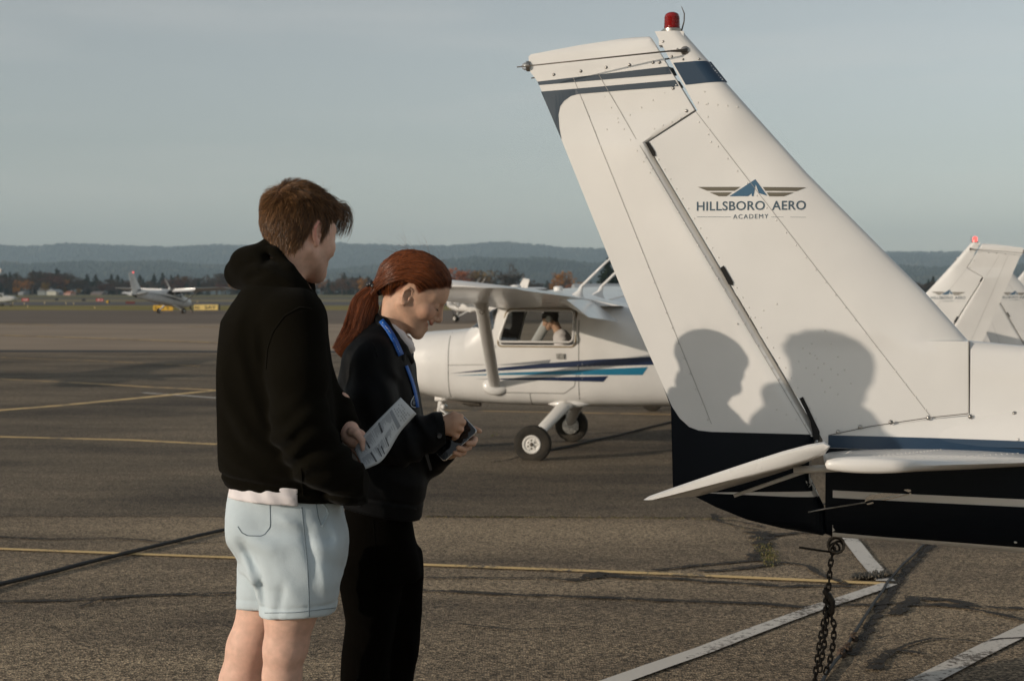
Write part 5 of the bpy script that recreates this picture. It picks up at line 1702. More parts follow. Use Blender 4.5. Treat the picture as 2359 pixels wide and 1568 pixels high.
# ---- head in its own axes: +x face, +y left, +z up, metres
def head_sdf(P, female, neck_to, neck_r):
    P = P.copy()
    ez = -.014 if female else 0.0
    A = np.abs(P[:, 1])
    Q = P.copy(); Q[:, 1] = A                     # mirrored half
    d = el(P, (-.008, 0, .030), (.100, .074, .086))
    d = smin(d, el(P, (.030, 0, -.005), (.066, .064, .075)), .02)
    d = smin(d, el(P, (.036, 0, -.052), (.052, .050, .052)), .025)
    d = smin(d, rc(Q, (-.012, .054, -.045), (.072, .014, -.094 if not female else -.100), .014, .015), .022)
    d = smin(d, el(P, (.078 if female else .076, 0, -.102 if female else -.094), (.019, .020, .018)), .018)
    d = smin(d, el(Q, (.062, .036, -.026), (.026, .024, .024)), .016)
    d = smin(d, rc(Q, (.066, .044, .018), (.088, .010, .022), .010, .012), .020)
    d = smin(d, el(P, (.070, 0, -.040), (.028, .032, .030)), .018)
    d = smin(d, el(P, (.068, 0, -.080), (.024, .028, .022)), .016)
    if female: d = smin(d, el(P, (.056, 0, .046), (.040, .050, .038)), .03)
    d = smin(d, rc(P, (.094, 0, .014), (.1150 if female else .1185, 0, -.030), .0075, .0092 if female else .0105), .011)
    d = smin(d, el(P, (.110 if female else .113, 0, -.035), (.0105, .0095, .0085)), .006)
    d = smin(d, el(Q, (.103 if female else .106, .0108, -.038), (.0095, .0068, .0072)), .005)
    d = smax(d, -el(Q, (.105, .030, .001), (.014, .017, .010)), .010)
    d = smin(d, el(Q, (.0775, .031, -.001), (.0135, .0165, .0120)), .006)     # lids over the eyeballs
    # mouth
    if female:
        d = smin(d, chain(Q, [(.0985, 0, -.0545), (.0955, .013, -.0530), (.080, .031, -.0455)], [.0060, .0050, .0026]), .010)
        d = smin(d, chain(Q, [(.0915, 0, -.0795), (.0885, .013, -.0755), (.080, .0305, -.0485)], [.0066, .0056, .0026]), .010)
        d = smax(d, -chain(Q, [(.100, 0, -.0665), (.095, .013, -.0640), (.084, .0285, -.0490)], [.0060, .0056, .0020]), .002)
        d = smin(d, el(Q, (.060, .040, -.030), (.026, .022, .022)), .012)   # raised smiling cheek
        d = smax(d, -rc(Q, (.094, .026, -.042), (.078, .038, -.066), .0015, .002), .010)
    else:
        d = smin(d, chain(Q, [(.0985, 0, -.060), (.094, .014, -.061), (.084, .024, -.063)], [.007, .006, .003]), .006)
        d = smin(d, chain(Q, [(.096, 0, -.072), (.092, .013, -.070), (.084, .022, -.065)], [.0075, .006, .003]), .006)
    # ear
    rot = Matrix.Rotation(R(-14), 3, 'Y') @ Matrix.Rotation(R(-17), 3, 'Z')
    Q = Q.copy(); Q[:, 2] -= ez; Q[:, 1] += .008 if female else .007
    ek = .86 if female else .95
    c_ear = np.array([-.010, .077, -.004], F32); Q = (Q - c_ear) / ek + c_ear
    er = el(Q, (-.010, .077, -.004), (.0195, .0075, .0325), rot)
    er = smax(er, -el(Q, (-.006, .0845, .001), (.0135, .0095, .0225), rot), .003)
    er = smax(er, -el(Q, (.000, .080, -.007), (.0085, .0085, .011)), .003)
    er = smin(er, chain(Q, [(.004, .074, .006), (-.001, .080, .023), (-.015, .084, .024), (-.025, .087, .006), (-.021, .085, -.014)], [.003, .0032, .0038, .0038, .003]), .002)
    er = smin(er, el(Q, (.0035, .077, -.008), (.005, .004, .007)), .004)
    er = smin(er, el(Q, (-.006, .078, -.031), (.008, .005, .009)), .005)
    d = smin(d, er, .004)
    d = smin(d, rc(P, (-.022, 0, -.05), neck_to, .052 * neck_r, .056 * neck_r), .022)
    return d

class Head:
    def __init__(self, origin, yaw, pitch, roll, scale, female, neck_world, neck_r, res=.0025):
        self.R = Matrix.Rotation(yaw, 3, 'Z') @ Matrix.Rotation(pitch, 3, 'Y') @ Matrix.Rotation(roll, 3, 'X')
        self.o, self.s = Vector(origin), scale
        nt = self.inv(neck_world)
        V, F = surf_nets(lambda P: head_sdf(P, female, nt, neck_r), (min(-.135, nt.x - .08), min(-.11, nt.y - .08), nt.z - .03), (max(.145, nt.x + .08), max(.11, nt.y + .08), .135), res)
        self.V, self.F = V, F
        e = 1e-3
        f = lambda P: head_sdf(P.astype(F32), female, nt, neck_r)
        g = np.stack([f(V + np.eye(3)[i] * e) - f(V - np.eye(3)[i] * e) for i in range(3)], 1)
        self.Nrm = g / np.maximum(1e-6, np.linalg.norm(g, axis=1))[:, None]
    def inv(self, p): return (self.R.transposed() @ (Vector(p) - self.o)) / self.s
    def w(self, p): return self.o + self.R @ (Vector(p) * self.s)
    def wa(self, A): return np.array(A) @ (np.array(self.R).T * self.s) + np.array(self.o)

def hairline(V, female):
    """positive inside the scalp region"""
    phi = np.degrees(np.arctan2(np.abs(V[:, 1]), V[:, 0] - 0.0))
    if female:
        zt = np.interp(phi, [0, 25, 45, 62, 75, 86, 96, 106, 118, 140, 180], [.070, .064, .046, .028, .004, .012, .026, .020, -.010, -.044, -.056])
    else:
        zt = np.interp(phi, [0, 25, 45, 60, 72, 80, 88, 97, 108, 118, 135, 180], [.076, .070, .060, .040, -.006, -.016, .022, .034, .020, -.024, -.052, -.066])
    return V[:, 2] - zt

def strands(name, paths, widths, m, parent, taper=.35, root=1.0):
    """paths: (n, k, 3); three-sided tapering strands in one mesh"""
    P = np.asarray(paths, F32); n, k, _ = P.shape
    T = np.gradient(P, axis=1); T /= np.maximum(1e-9, np.linalg.norm(T, axis=2))[..., None]
    ref = NPR.normal(size=(n, 1, 3)).astype(F32)
    A = np.cross(T, ref); A /= np.maximum(1e-9, np.linalg.norm(A, axis=2))[..., None]
    B = np.cross(T, A)
    w = np.asarray(widths, F32)[:, None] * (np.linspace(1, taper, k) * np.clip(root + (1 - root) * np.linspace(0, 1, k) * 6, 0, 1))[None, :] / 2
    V = []
    for j in range(3):
        a = 2 * math.pi * j / 3
        V.append(P + (A * math.cos(a) + B * math.sin(a)) * w[..., None])
    V = np.stack(V, 2).reshape(-1, 3)
    i0 = np.arange(n)[:, None, None] * k * 3; s_ = np.arange(k - 1)[None, :, None] * 3; j = np.arange(3)[None, None, :]
    a = i0 + s_ + j; b_ = i0 + s_ + (j + 1) % 3
    F = np.stack([a, b_, b_ + 3, a + 3], -1).reshape(-1, 4)
    return np_mesh(name, V, F, m, parent)

def limb_piece(f, pts, pad, res): 
    lo, hi = bbox(pts, pad); return surf_nets(f, lo, hi, res)
def join_parts(parts):
    V, F, n = [], [], 0
    for v, f in parts:
        V.append(v); F.append(f + n); n += len(v)
    return np.concatenate(V), np.concatenate(F)

def march(f, pts, lift, y0):
    """first points of a surface met along the rays through the given pixels"""
    D0 = np.array([tuple(ray(*p)) for p in pts], F32); o_ = np.array([0, 0, CAM_H], F32)
    t = (y0 / D0[:, 1]).astype(F32); live = np.ones(len(t), bool)
    for _ in range(70):
        d = f((o_ + D0 * t[:, None]).astype(F32))
        live &= (d > lift) & (t < 5)
        if not live.any(): break
        t = np.where(live, t + np.maximum(.0006, d * .6), t).astype(F32)
    return [Vector(o_ + D0[i] * t[i]) for i in range(len(t))]

# ================================================================== THE MAN
YM = FPX / 850
m_ = lambda px, py, dy=0.0: at(px, py, YM + dy)
SM = 1 / 850
def build_man():
    root = empty('person', (m_(660, 1000).x, YM, 0))
    inv_ = Vector(root.location)
    hd = Head(m_(688, 536, 0.0), R(54), R(9), 0, 1.09, False, m_(640, 660, .0), 1.02)
    # ---- legs, forearm and hand
    def legs(P):
        near_ = chain(P, [m_(680, 1330, -.05), m_(669, 1410, -.06), m_(654, 1495, -.06), m_(650, 1555, -.05), m_(647, 1630, -.045), m_(640, 1800, -.05), m_(640, 1905, -.05)], [.080, .068, .053, .050, .051, .040, .036], .02)
        far_ = chain(P, [m_(622, 1310, .10), m_(604, 1400, .10), m_(574, 1490, .10), m_(556, 1568, .10), m_(548, 1640, .11), m_(530, 1800, .10), m_(528, 1905, .10)], [.066, .064, .060, .059, .057, .042, .037], .02)
        near_ = smin(near_, el(P, m_(668, 1480, -.06), (.045, .04, .05)), .03)
        return np.minimum(near_, far_)
    lv = limb_piece(legs, [m_(500, 1330, -.15), m_(760, 1905, .2)], .06, .007)
    def hand(P):
        wr, pal = m_(795, 975, .06), m_(811, 1004, .025)
        d = rc(P, m_(780, 930, .12), wr, .036, .028)
        d = smin(d, rc(P, wr, pal, .027, .027), .02)
        d = smin(d, rc(P, m_(806, 1000, .03), m_(818, 1012, .02), .024, .020), .015)
        for pts, r in ((((812, 994, .0), (820, 997, -.008), (834, 1014, -.018), (837, 1034, -.020)), (.014, .0115, .0095, .0075)),
                       (((816, 993, .03), (832, 998, .022), (846, 1012, .018), (852, 1026, .012)), (.0105, .0095, .0085, .0075)),
                       (((815, 1006, .04), (832, 1014, .03), (845, 1030, .022), (848, 1044, .014)), (.0105, .0095, .0085, .0075)),
                       (((812, 1018, .045), (828, 1028, .034), (838, 1042, .024), (840, 1054, .016)), (.010, .009, .008, .007)),
                       (((808, 1028, .045), (820, 1040, .034), (828, 1052, .026), (830, 1062, .018)), (.009, .008, .0075, .0065))):
            d = smin(d, chain(P, [m_(*q) for q in pts], r, .003), .006)
        return d
    hv = limb_piece(hand, [m_(775, 920, .14), m_(860, 1070, -.03)], .03, .0026)
    core = limb_piece(lambda P: np.minimum(chain(P, [m_(640, 700, 0), m_(640, 900, 0), m_(650, 1200, 0)], [.10, .11, .12], .02), chain(P, [m_(700, 745, .12), m_(735, 900, .17), m_(790, 965, .08)], [.05, .04, .032])), [m_(560, 690, -.15), m_(800, 1220, .2)], .05, .014)
    hw = hd.wa(hd.V)
    V, F = join_parts([(hw, hd.F), lv, hv, core])
    body = np_mesh('body', V - np.array(inv_), F, M['skin_m'], root)
    T = np.ones((len(V), 3), F32)
    hl = hairline(hd.V, False)
    k = np.clip(hl / .012 + .3, 0, 1) * (np.abs(hd.V[:, 1]) < .0775)
    T[:len(hw)] = T[:len(hw)] * (1 - k[:, None]) + np.array([.16, .12, .075]) * k[:, None]
    er = np.exp(-((np.abs(hd.V[:, 1]) - .083) / .008) ** 2) * (np.abs(hd.V[:, 0] + .01) < .03) * (np.abs(hd.V[:, 2]) < .04)
    T[:len(hw)] *= 1 - er[:, None] * np.array([.02, .30, .28])
    st_ = np.clip((-.035 - hd.V[:, 2]) / .02, 0, 1) * np.clip((hd.V[:, 0] - .01) / .02, 0, 1)     # stubble on the jaw
    T[:len(hw)] *= 1 - .22 * st_[:, None]
    set_tint(body, T)
    # ---- hair: short at the sides, longer and swept forward on top
    ok = np.where((hl > 0) & (np.abs(hd.V[:, 1]) < .079))[0]
    ns = 14000
    pick = ok[NPR.integers(0, len(ok), ns)]
    p = hd.V[pick] + NPR.normal(size=(ns, 3)) * .0012; nr = hd.Nrm[pick]
    topness = np.clip((p[:, 2] - .045) / .05, 0, 1); front = np.clip((p[:, 0] - .02) / .06, 0, 1) * topness
    ln = .017 + .018 * topness + .030 * front * NPR.random(ns) + .012 * front + NPR.random(ns) * .006
    fl_side = np.stack([-.35 + 0 * p[:, 0], 0 * p[:, 0], -np.ones(ns)], 1)
    crown = np.array([-.055, 0, .1])
    fl_top = p - crown; fl_top[:, 0] += .03; fl_top[:, 2] *= .3
    fl_top /= np.linalg.norm(fl_top, axis=1)[:, None]
    fl_top[:, 0] += .5 * front; fl_top[:, 1] += -.25 * front
    fl = fl_side * (1 - topness[:, None]) + fl_top * topness[:, None]
    clump = np.sin(p @ np.array([[210., 0, 90], [70, 260, 0], [0, 110, 240]]).T)
    fl = fl + .38 * clump * (.5 + topness[:, None]) + NPR.normal(size=(ns, 3)) * .22
    fl -= nr * (fl * nr).sum(1)[:, None]
    fl /= np.maximum(1e-6, np.linalg.norm(fl, axis=1))[:, None]
    lift = .30 + .35 * topness + .35 * front
    K = 6
    path = [p]
    dirv = fl + nr * lift[:, None]; dirv /= np.linalg.norm(dirv, axis=1)[:, None]
    q = p.copy()
    for i in range(1, K):
        t = i / (K - 1)
        dv = dirv + np.stack([.2 * front * t, 0 * t * front, (-.55 * t * (1 - front) - .9 * front * t * t + .25 * front)], 1)
        dv += nr * (.5 * front * (t < .5))[:, None] * .5
        dv /= np.linalg.norm(dv, axis=1)[:, None]
        q = q + dv * (ln / (K - 1))[:, None]; path.append(q.copy())
    path = np.stack(path, 1)
    # curling quiff over the brow
    nq = 420
    a0 = NPR.random(nq)
    pr = np.stack([.086 + NPR.normal(size=nq) * .004, -.045 + .075 * NPR.random(nq), .082 + NPR.normal(size=nq) * .006], 1)
    qp = []
    cl = NPR.integers(0, 9, nq); cr_ = np.random.default_rng(3).random((9, 3))
    for i in range(9):
        t = i / 8
        r_ = .016 + .012 * cr_[cl, 0]
        ang = t * (2.2 + 1.3 * cr_[cl, 1]) 
        off = np.stack([r_ * np.sin(ang) * 1.4 + .022 * t, (cr_[cl, 2] - .6) * .02 * t, -r_ * (1 - np.cos(ang)) * 1.05 + .018 * np.sin(t * 3.1) - .012 * t], 1)
        qp.append(pr + off + NPR.normal(size=(nq, 3)) * .0008)
    qp = np.stack(qp, 1)
    h1 = hd.wa(path.reshape(-1, 3)).reshape(path.shape) - np.array(inv_)
    h2 = hd.wa(qp.reshape(-1, 3)).reshape(qp.shape) - np.array(inv_)
    tag(strands('hair', h1, .0007 + .0007 * NPR.random(ns), M['hair_m'], root), 'short brown hair, longer on top', kind='stuff')
    tag(strands('fringe', h2, .0009 + .0006 * NPR.random(nq), M['hair_m'], root), 'curly fringe over the brow', kind='stuff')
    # brow
    bv = []
    for _ in range(90):
        t = random.random(); b0 = hd.w((.092 - .018 * t * t, -(.014 + .036 * t), .022 + .006 * math.sin(t * 2.6) + random.gauss(0, .0015)))
        b1 = hd.w((.093 - .018 * t * t, -(.020 + .036 * t), .024 + .005 * math.sin(t * 2.6)))
        bv.append([b0 - inv_, (b0 + b1) / 2 - inv_, b1 - inv_])
    tag(strands('eyebrow', bv, [.0008] * 90, M['hair_m'], root), kind='stuff')
    # ---- hoodie
    rows = []
    for py, xl, xr, dc, dh in ((655, 590, 690, 0, .10), (672, 562, 712, 0, .125), (700, 538, 738, 0, .15), (740, 514, 748, 0, .165), (800, 500, 756, 0, .17), (900, 491, 764, 0, .172), (1000, 494, 775, 0, .172), (1050, 498, 784, 0, .172), (1085, 508, 792, 0, .168), (1102, 516, 796, 0, .162), (1130, 524, 800, 0, .158), (1150, 560, 800, 0, .15)):
        a, b_ = m_(xl, py), m_(xr, py)
        rows.append(((a.z), (a.x + b_.x) / 2, (b_.x - a.x) / 2, YM + dc, dh))
    S = lambda a, b_, w=.016, h=.006: (m_(*a, -.15), m_(*b_, -.15), w, h)
    fl_ = [S((552, 800), (575, 900)), S((575, 900), (612, 985)), S((497, 840), (525, 930), .02, .007), S((525, 930), (580, 1006), .02, .008), S((580, 1006), (640, 1050), .02, .008), S((640, 1050), (720, 1085), .02, .007),
           S((520, 1000), (600, 1060), .016, -.006), S((600, 1075), (760, 1118), .016, .007), S((588, 760), (606, 880), .014, .006), S((560, 700), (540, 800), .02, .004), S((505, 1040), (600, 1092), .014, .006), S((610, 1098), (750, 1128), .010, -.006), S((515, 960), (560, 1030), .014, -.005)]
    # slanted bottom hem
    hem_a, hem_b = m_(520, 1130, -.12), m_(790, 1172, -.12)
    def hoodie(P):
        d = sl(P, rows, 2.3)
        sh = chain(P, [m_(640, 690, -.04), m_(672, 735, -.115)], [.085, .083], .02)
        d = smin(d, sh, .05)
        d = smin(d, chain(P, [m_(640, 685, .04), m_(690, 735, .12), m_(722, 880, .18), m_(772, 945, .12), m_(797, 978, .06)], [.09, .072, .060, .048, .040], .02), .04)
        arm = chain(P, [m_(674, 735, -.12), m_(684, 860, -.155), m_(694, 985, -.175), m_(740, 1060, -.150), m_(800, 1112, -.105), m_(826, 1124, -.05)], [.084, .079, .074, .071, .058, .050], .02)
        arm = arm - .006 * np.sin((P[:, 2] - P[:, 0] * .55) * 95 + np.sin(P[:, 0] * 40) * 1.2) * np.exp(-((P[:, 2] - m_(0, 1010).z) / .10) ** 2)
        arm = arm - folds(P, [S((640, 980), (700, 1010), .012, .006), S((665, 1030), (740, 1075), .012, .005), S((690, 940), (760, 965), .012, .005), S((700, 900), (765, 915), .012, -.004), S((760, 1090), (812, 1085), .010, .005)], YM)
        d = smin(d, arm, .014)
        d = smin(d, el(P, m_(795, 1112, -.03), (.062, .09, .058)), .03)           # pouch bunched over the hip
        d = d - folds(P, fl_, YM) * .9 - .0025 * wnoise(P, 22, 1)
        # rib hem line
        n_ = np.array([hem_b.x - hem_a.x, 0, hem_b.z - hem_a.z]); n_ /= np.linalg.norm(n_)
        up = np.array([-n_[2], 0, n_[0]])
        h_ = (P - V3(hem_a)) @ up.astype(F32)
        d = d + .010 * np.exp(-((h_ - .034) / .006) ** 2)
        d = d + np.clip((.03 - h_) * .12, 0, .008)
        d = smax(d, -h_, .006)
        # neck hole
        return smax(d, -rc(P, m_(676, 560, .02), m_(652, 676, .0), .078, .066), .01)
    V, F = limb_piece(hoodie, [m_(488, 640, -.27), m_(850, 1180, .27)], .03, .0062)
    np_mesh('hoodie', V - np.array(inv_), F, M['hoodie'], root)
    def hood(P):
        # rolled hood lying on the back, edge wrapping the neck
        d = chain(P, [m_(547, 627, .015), m_(566, 606, -.02), m_(596, 596, -.05)], [.033, .037, .040], .02)
        d = smin(d, chain(P, [m_(585, 612, -.03), m_(625, 642, -.085), m_(670, 684, -.105), m_(706, 712, -.085)], [.046, .042, .034, .026], .02), .03)
        d = smin(d, chain(P, [m_(560, 636, .02), m_(610, 640, -.05), m_(660, 665, -.10)], [.036, .046, .040], .02), .035)
        d = smin(d, chain(P, [m_(560, 622, .05), m_(598, 610, .07), m_(650, 625, .085), m_(700, 665, .08)], [.033, .036, .034, .03], .02), .03)
        edge = chain(P, [m_(604, 570, .0), m_(616, 566, -.045), m_(634, 584, -.078), m_(664, 620, -.098), m_(696, 660, -.10), m_(722, 698, -.085), m_(728, 728, -.05)], [.016, .018, .017, .016, .015, .016, .018], .01)
        edge = np.minimum(edge, chain(P, [m_(604, 570, .0), m_(616, 580, .05), m_(655, 610, .08), m_(702, 655, .08), (m_(728, 700, .03)), m_(728, 728, -.05)], [.016, .018, .017, .016, .016, .018], .01))
        fill = chain(P, [m_(598, 592, -.02), m_(622, 620, -.07), m_(668, 668, -.09), m_(706, 708, -.07)], [.026, .028, .026, .022], .01)
        d = smin(d, smin(fill, edge, .008), .016)
        d = smax(d, -rc(P, m_(680, 560, .01), m_(655, 680, .0), .076, .060), .008)
        d = d - folds(P, [S((560, 640), (612, 628), .010, -.010), S((600, 590), (640, 600), .010, -.008), S((575, 618), (655, 640), .012, .006), S((600, 612), (612, 580), .010, -.008), S((545, 612), (585, 600), .008, -.005), S((640, 655), (700, 695), .010, -.006)], YM) - .002 * wnoise(P, 30, 4)
        return d
    V, F = limb_piece(hood, [m_(505, 540, -.17), m_(765, 750, .15)], .03, .0052)
    np_mesh('hood', V - np.array(inv_), F, M['hoodie'], root)
    # ---- raised seams on hoodie, traced over its surface
    def on_surface(f, pts, lift=.0006):
        return march(f, pts, lift, YM - .40)
    def seam(name, f, pts, r, m):
        c = [Vector(p_) for p_ in on_surface(f, pts)]
        q = MB(); q.tube([p_ - inv_ for p_ in c], r, 5); return q.build(name, m, root, smooth=True)
    def dense(pts, n=26):
        P_ = np.array(pts, float); t = np.linspace(0, len(P_) - 1, n)
        return [(float(np.interp(v, range(len(P_)), P_[:, 0])), float(np.interp(v, range(len(P_)), P_[:, 1]))) for v in t]
    seam('armhole_seam', hoodie, dense([(613, 850), (617, 800), (630, 762), (655, 728), (690, 708), (718, 712)], 30), .0022, M['hoodie'])
    seam('side_seam', hoodie, dense([(694, 1078), (696, 1110), (698, 1140)], 14), .0018, M['hoodie'])
    # ---- t-shirt hem under the hoodie
    tr = []
    for py, xl, xr in ((1095, 535, 790), (1130, 519, 785), (1160, 519, 772), (1168, 521, 765)):
        a, b_ = m_(xl, py), m_(xr, py); tr.append((a.z, (a.x + b_.x) / 2, (b_.x - a.x) / 2, YM, .160 + (.004 if py > 1120 else -.01)))
    ta, tb = m_(519, 1146, -.10), m_(700, 1168, -.16)
    tx1 = m_(697, 1150, -.15).x
    def tee(P):
        d = sl(P, tr, 2.3) - .0015 * np.sin(P[:, 0] * 130 + P[:, 2] * 60) - folds(P, [S((640, 1136), (690, 1150), .008, .003), S((600, 1128), (650, 1140), .008, .002)], YM)
        n_ = np.array([tb.x - ta.x, 0, tb.z - ta.z]); n_ /= np.linalg.norm(n_); h_ = (P - V3(ta)) @ np.array([-n_[2], 0, n_[0]], F32)
        d = smax(d, -h_, .003)
        return smax(d, P[:, 0] - tx1, .004)
    V, F = limb_piece(tee, [m_(515, 1085, -.18), m_(720, 1175, .18)], .01, .0048)
    np_mesh('t_shirt', V - np.array(inv_), F, M['tshirt'], root)
    # ---- shorts
    sr = []
    for py, xl, xr, dh in ((1110, 535, 780, .145), (1150, 524, 784, .152), (1180, 523, 790, .158), (1215, 533, 797, .160), (1250, 545, 801, .158), (1285, 550, 797, .155), (1310, 550, 790, .15)):
        a, b_ = m_(xl, py), m_(xr, py); sr.append((a.z, (a.x + b_.x) / 2, (b_.x - a.x) / 2, YM + .01, dh))
    n1 = []
    for py, xl, xr, dh in ((1230, 570, 800, .10), (1290, 590, 793, .104), (1340, 600, 785, .105), (1390, 606, 780, .104), (1424, 607, 776, .102), (1470, 607, 774, .10)):
        a, b_ = m_(xl, py), m_(xr, py); n1.append((a.z, (a.x + b_.x) / 2, (b_.x - a.x) / 2, YM - .055, dh))
    n2_ = []
    for py, xl, xr, dh in ((1230, 545, 720, .09), (1290, 550, 700, .094), (1340, 545, 690, .096), (1390, 540, 682, .098), (1440, 538, 680, .098)):
        a, b_ = m_(xl, py, .1), m_(xr, py, .1); n2_.append((a.z, (a.x + b_.x) / 2, (b_.x - a.x) / 2, YM + .10, dh))
    na, nb = m_(607, 1426, -.13), m_(776, 1413, -.10)
    zfar = m_(560, 1404, .03).z
    def shorts(P):
        d = sl(P, sr, 2.4)
        n_ = np.array([nb.x - na.x, 0, nb.z - na.z]); n_ /= np.linalg.norm(n_)
        h_ = (P - V3(na)) @ np.array([-n_[2], 0, n_[0]], F32)
        near_ = smax(sl(P, n1, 2.3), -h_, .004) + .0035 * np.exp(-((h_ - .030) / .0035) ** 2)
        h2_ = P[:, 2] - zfar
        far_ = smax(sl(P, n2_, 2.3), -h2_, .004) + .003 * np.exp(-((h2_ - .030) / .0035) ** 2)
        d = smin(d, near_, .035)
        d = smin(d, far_, .03)
        d = smin(d, el(P, m_(575, 1205, -.03), (.070, .11, .085)), .04)
        d = d - folds(P, [S((553, 1250), (600, 1325), .014, -.008), S((570, 1240), (640, 1270), .02, .005), S((720, 1210), (790, 1240), .018, .006), S((735, 1180), (760, 1260), .012, -.004), S((700, 1260), (785, 1330), .02, -.004), S((600, 1330), (607, 1410), .010, -.006), S((640, 1300), (690, 1390), .02, .003), S((740, 1280), (760, 1400), .018, .005), S((700, 1215), (730, 1330), .012, -.004), S((640, 1190), (690, 1215), .012, .004), S((765, 1190), (795, 1260), .010, -.005), S((560, 1290), (590, 1390), .012, .005), S((655, 1340), (640, 1420), .012, -.004)], YM) * 1.6 - .0022 * wnoise(P, 24, 2)
        return d
    V, F = limb_piece(shorts, [m_(515, 1105, -.19), m_(810, 1440, .23)], .02, .0058)
    np_mesh('shorts', V - np.array(inv_), F, M['shorts'], root)
    seam('outer_seam', shorts, dense([(695, 1168), (702, 1240), (708, 1300), (711, 1360), (712, 1420)], 40), .0016, M['seamdark'])
    seam('back_pocket_edge', shorts, dense([(622, 1160), (623, 1200), (622, 1214), (610, 1230), (600, 1234), (570, 1233), (557, 1226), (548, 1212)], 34), .0014, M['seamdark'])
    seam('pocket_lip', shorts, dense([(741, 1158), (752, 1170), (756, 1182), (748, 1200), (741, 1212)], 20), .0034, M['shorts'])
    seam('pocket_edge', shorts, dense([(728, 1158), (733, 1190), (740, 1210)], 16), .0014, M['seamdark'])
    seam('hem_stitch', shorts, dense([(610, 1411), (680, 1410), (740, 1403), (774, 1399)], 30), .0010, M['seamdark'])
    # ---- shoes
    def shoes(P):
        d = None
        for (px, dy) in ((640, -.05), (528, .10)):
            g = m_(px, 1900, dy); c = Vector((g.x, g.y, 0)); f = Vector((.80, .6, 0))
            e = chain(P, [c + Vector((-.04, -.02, .045)), c + f * .10 + Vector((0, 0, .045)), c + f * .19 + Vector((0, 0, .035))], [.045, .045, .038], .02)
            e = smin(e, rc(P, c + Vector((0, 0, .05)), c + Vector((0, 0, .11)), .042, .045), .02)
            e = smax(e, .002 - P[:, 2], .004)
            d = e if d is None else np.minimum(d, e)
        return d
    g1, g2 = m_(640, 1900, -.05), m_(528, 1900, .10)
    V, F = limb_piece(shoes, [Vector((g2.x - .1, g1.y - .1, -.01)), Vector((g1.x + .25, g2.y + .25, .16))], .02, .009)
    np_mesh('shoes', V - np.array(inv_), F, M['shoe'], root)
    tag(root, 'young man in a black hoodie and pale blue shorts, hand on a folded sheet', 'person')
    return root

def finish_paper():
    """folded checklist held by the man's far hand"""
    # long axis from lower left to upper right, curling at the foot
    L_ = [(816, 1034), (836, 1005), (866, 972), (896, 942), (923, 915)]        # left edge (bottom to top)
    R_ = [(838, 1079), (872, 1064), (893, 1040), (921, 993), (958, 951)]        # right edge
    dl = [.0, -.012, -.018, -.02, -.02]; dr = [-.045, -.042, -.03, -.024, -.022]
    def sp(T, t):
        n = len(T) - 1; x = t * n; i = min(n - 1, int(x)); f = x - i
        g = lambda k: T[max(0, min(n, k))]
        a, b_, c, d = np.array(g(i - 1)), np.array(g(i)), np.array(g(i + 1)), np.array(g(i + 2))
        return .5 * (2 * b_ + (c - a) * f + (2 * a - 5 * b_ + 4 * c - d) * f * f + (3 * b_ - a - 3 * c + d) * f ** 3)
    def pt(u, v, lift=0.0):
        a, b_ = sp(L_, v), sp(R_, v); da, db = float(np.interp(v * 4, range(5), dl)), float(np.interp(v * 4, range(5), dr))
        x, y = a + (b_ - a) * u
        return m_(x, y, da + (db - da) * u - .006 * math.sin(math.pi * u) - lift)
    r = empty('checklist', pt(.5, .3))
    o = Vector(r.location)
    nu, nv = 10, 26
    for nm, off, m in (('front_sheet', 0.0, M['paper']), ('back_sheet', -.0022, M['paper'])):
        vs = [pt(u / nu, v / nv, off) - o + (Vector((.0015, 0, -.002)) if off else Vector((0, 0, 0))) for v in range(nv + 1) for u in range(nu + 1)]
        fs = [[j * (nu + 1) + i, j * (nu + 1) + i + 1, (j + 1) * (nu + 1) + i + 1, (j + 1) * (nu + 1) + i] for j in range(nv) for i in range(nu)]
        s_ = mesh_obj(nm, vs, fs, m, r, smooth=True)
        md = s_.modifiers.new('thick', 'SOLIDIFY'); md.thickness = .0004
    def bar(nm, u0, u1, v0, v1, m):
        k = 6
        vs = [pt(u0 + (u1 - u0) * i / k, v, .0012) - o for v in (v0, v1) for i in range(k + 1)]
        fs = [[i, i + 1, k + 2 + i, k + 1 + i] for i in range(k)]
        return vs, fs
    def bars(nm, L4, m):
        q = MB()
        for a in L4: q.add(*bar(nm, *a, m))
        return tag(mesh_obj(nm, q.v, q.f, m, r), kind='stuff')
    bars('heading_bar', [(.10, .45, .235, .262), (.58, .95, .215, .240), (.63, .93, .352, .372), (.68, .96, .425, .445), (.08, .42, .52, .545), (.62, .92, .54, .556)], M['ink'])
    bars('grey_bar', [(.10, .88, .735, .785), (.08, .42, .545, .55)], M['inkgrey'])
    rnd = random.Random(5); rows_ = []
    for v in np.arange(.05, .72, .0145):
        for (a, b_) in ((.08, .46), (.54, .90)):
            if rnd.random() < .82:
                rows_.append((a + rnd.uniform(0, .03), a + (b_ - a) * rnd.uniform(.35, 1), v, v + .0062))
    for v in (.81, .835, .86, .885, .91):
        for u in np.arange(.14, .82, .11):
            if rnd.random() < .75: rows_.append((u, u + .07, v, v + .010))
    bars('print_rows', rows_, M['inkgrey'])
    tag(r, 'folded printed checklist sheet held between the man and the woman', 'checklist')
    return r

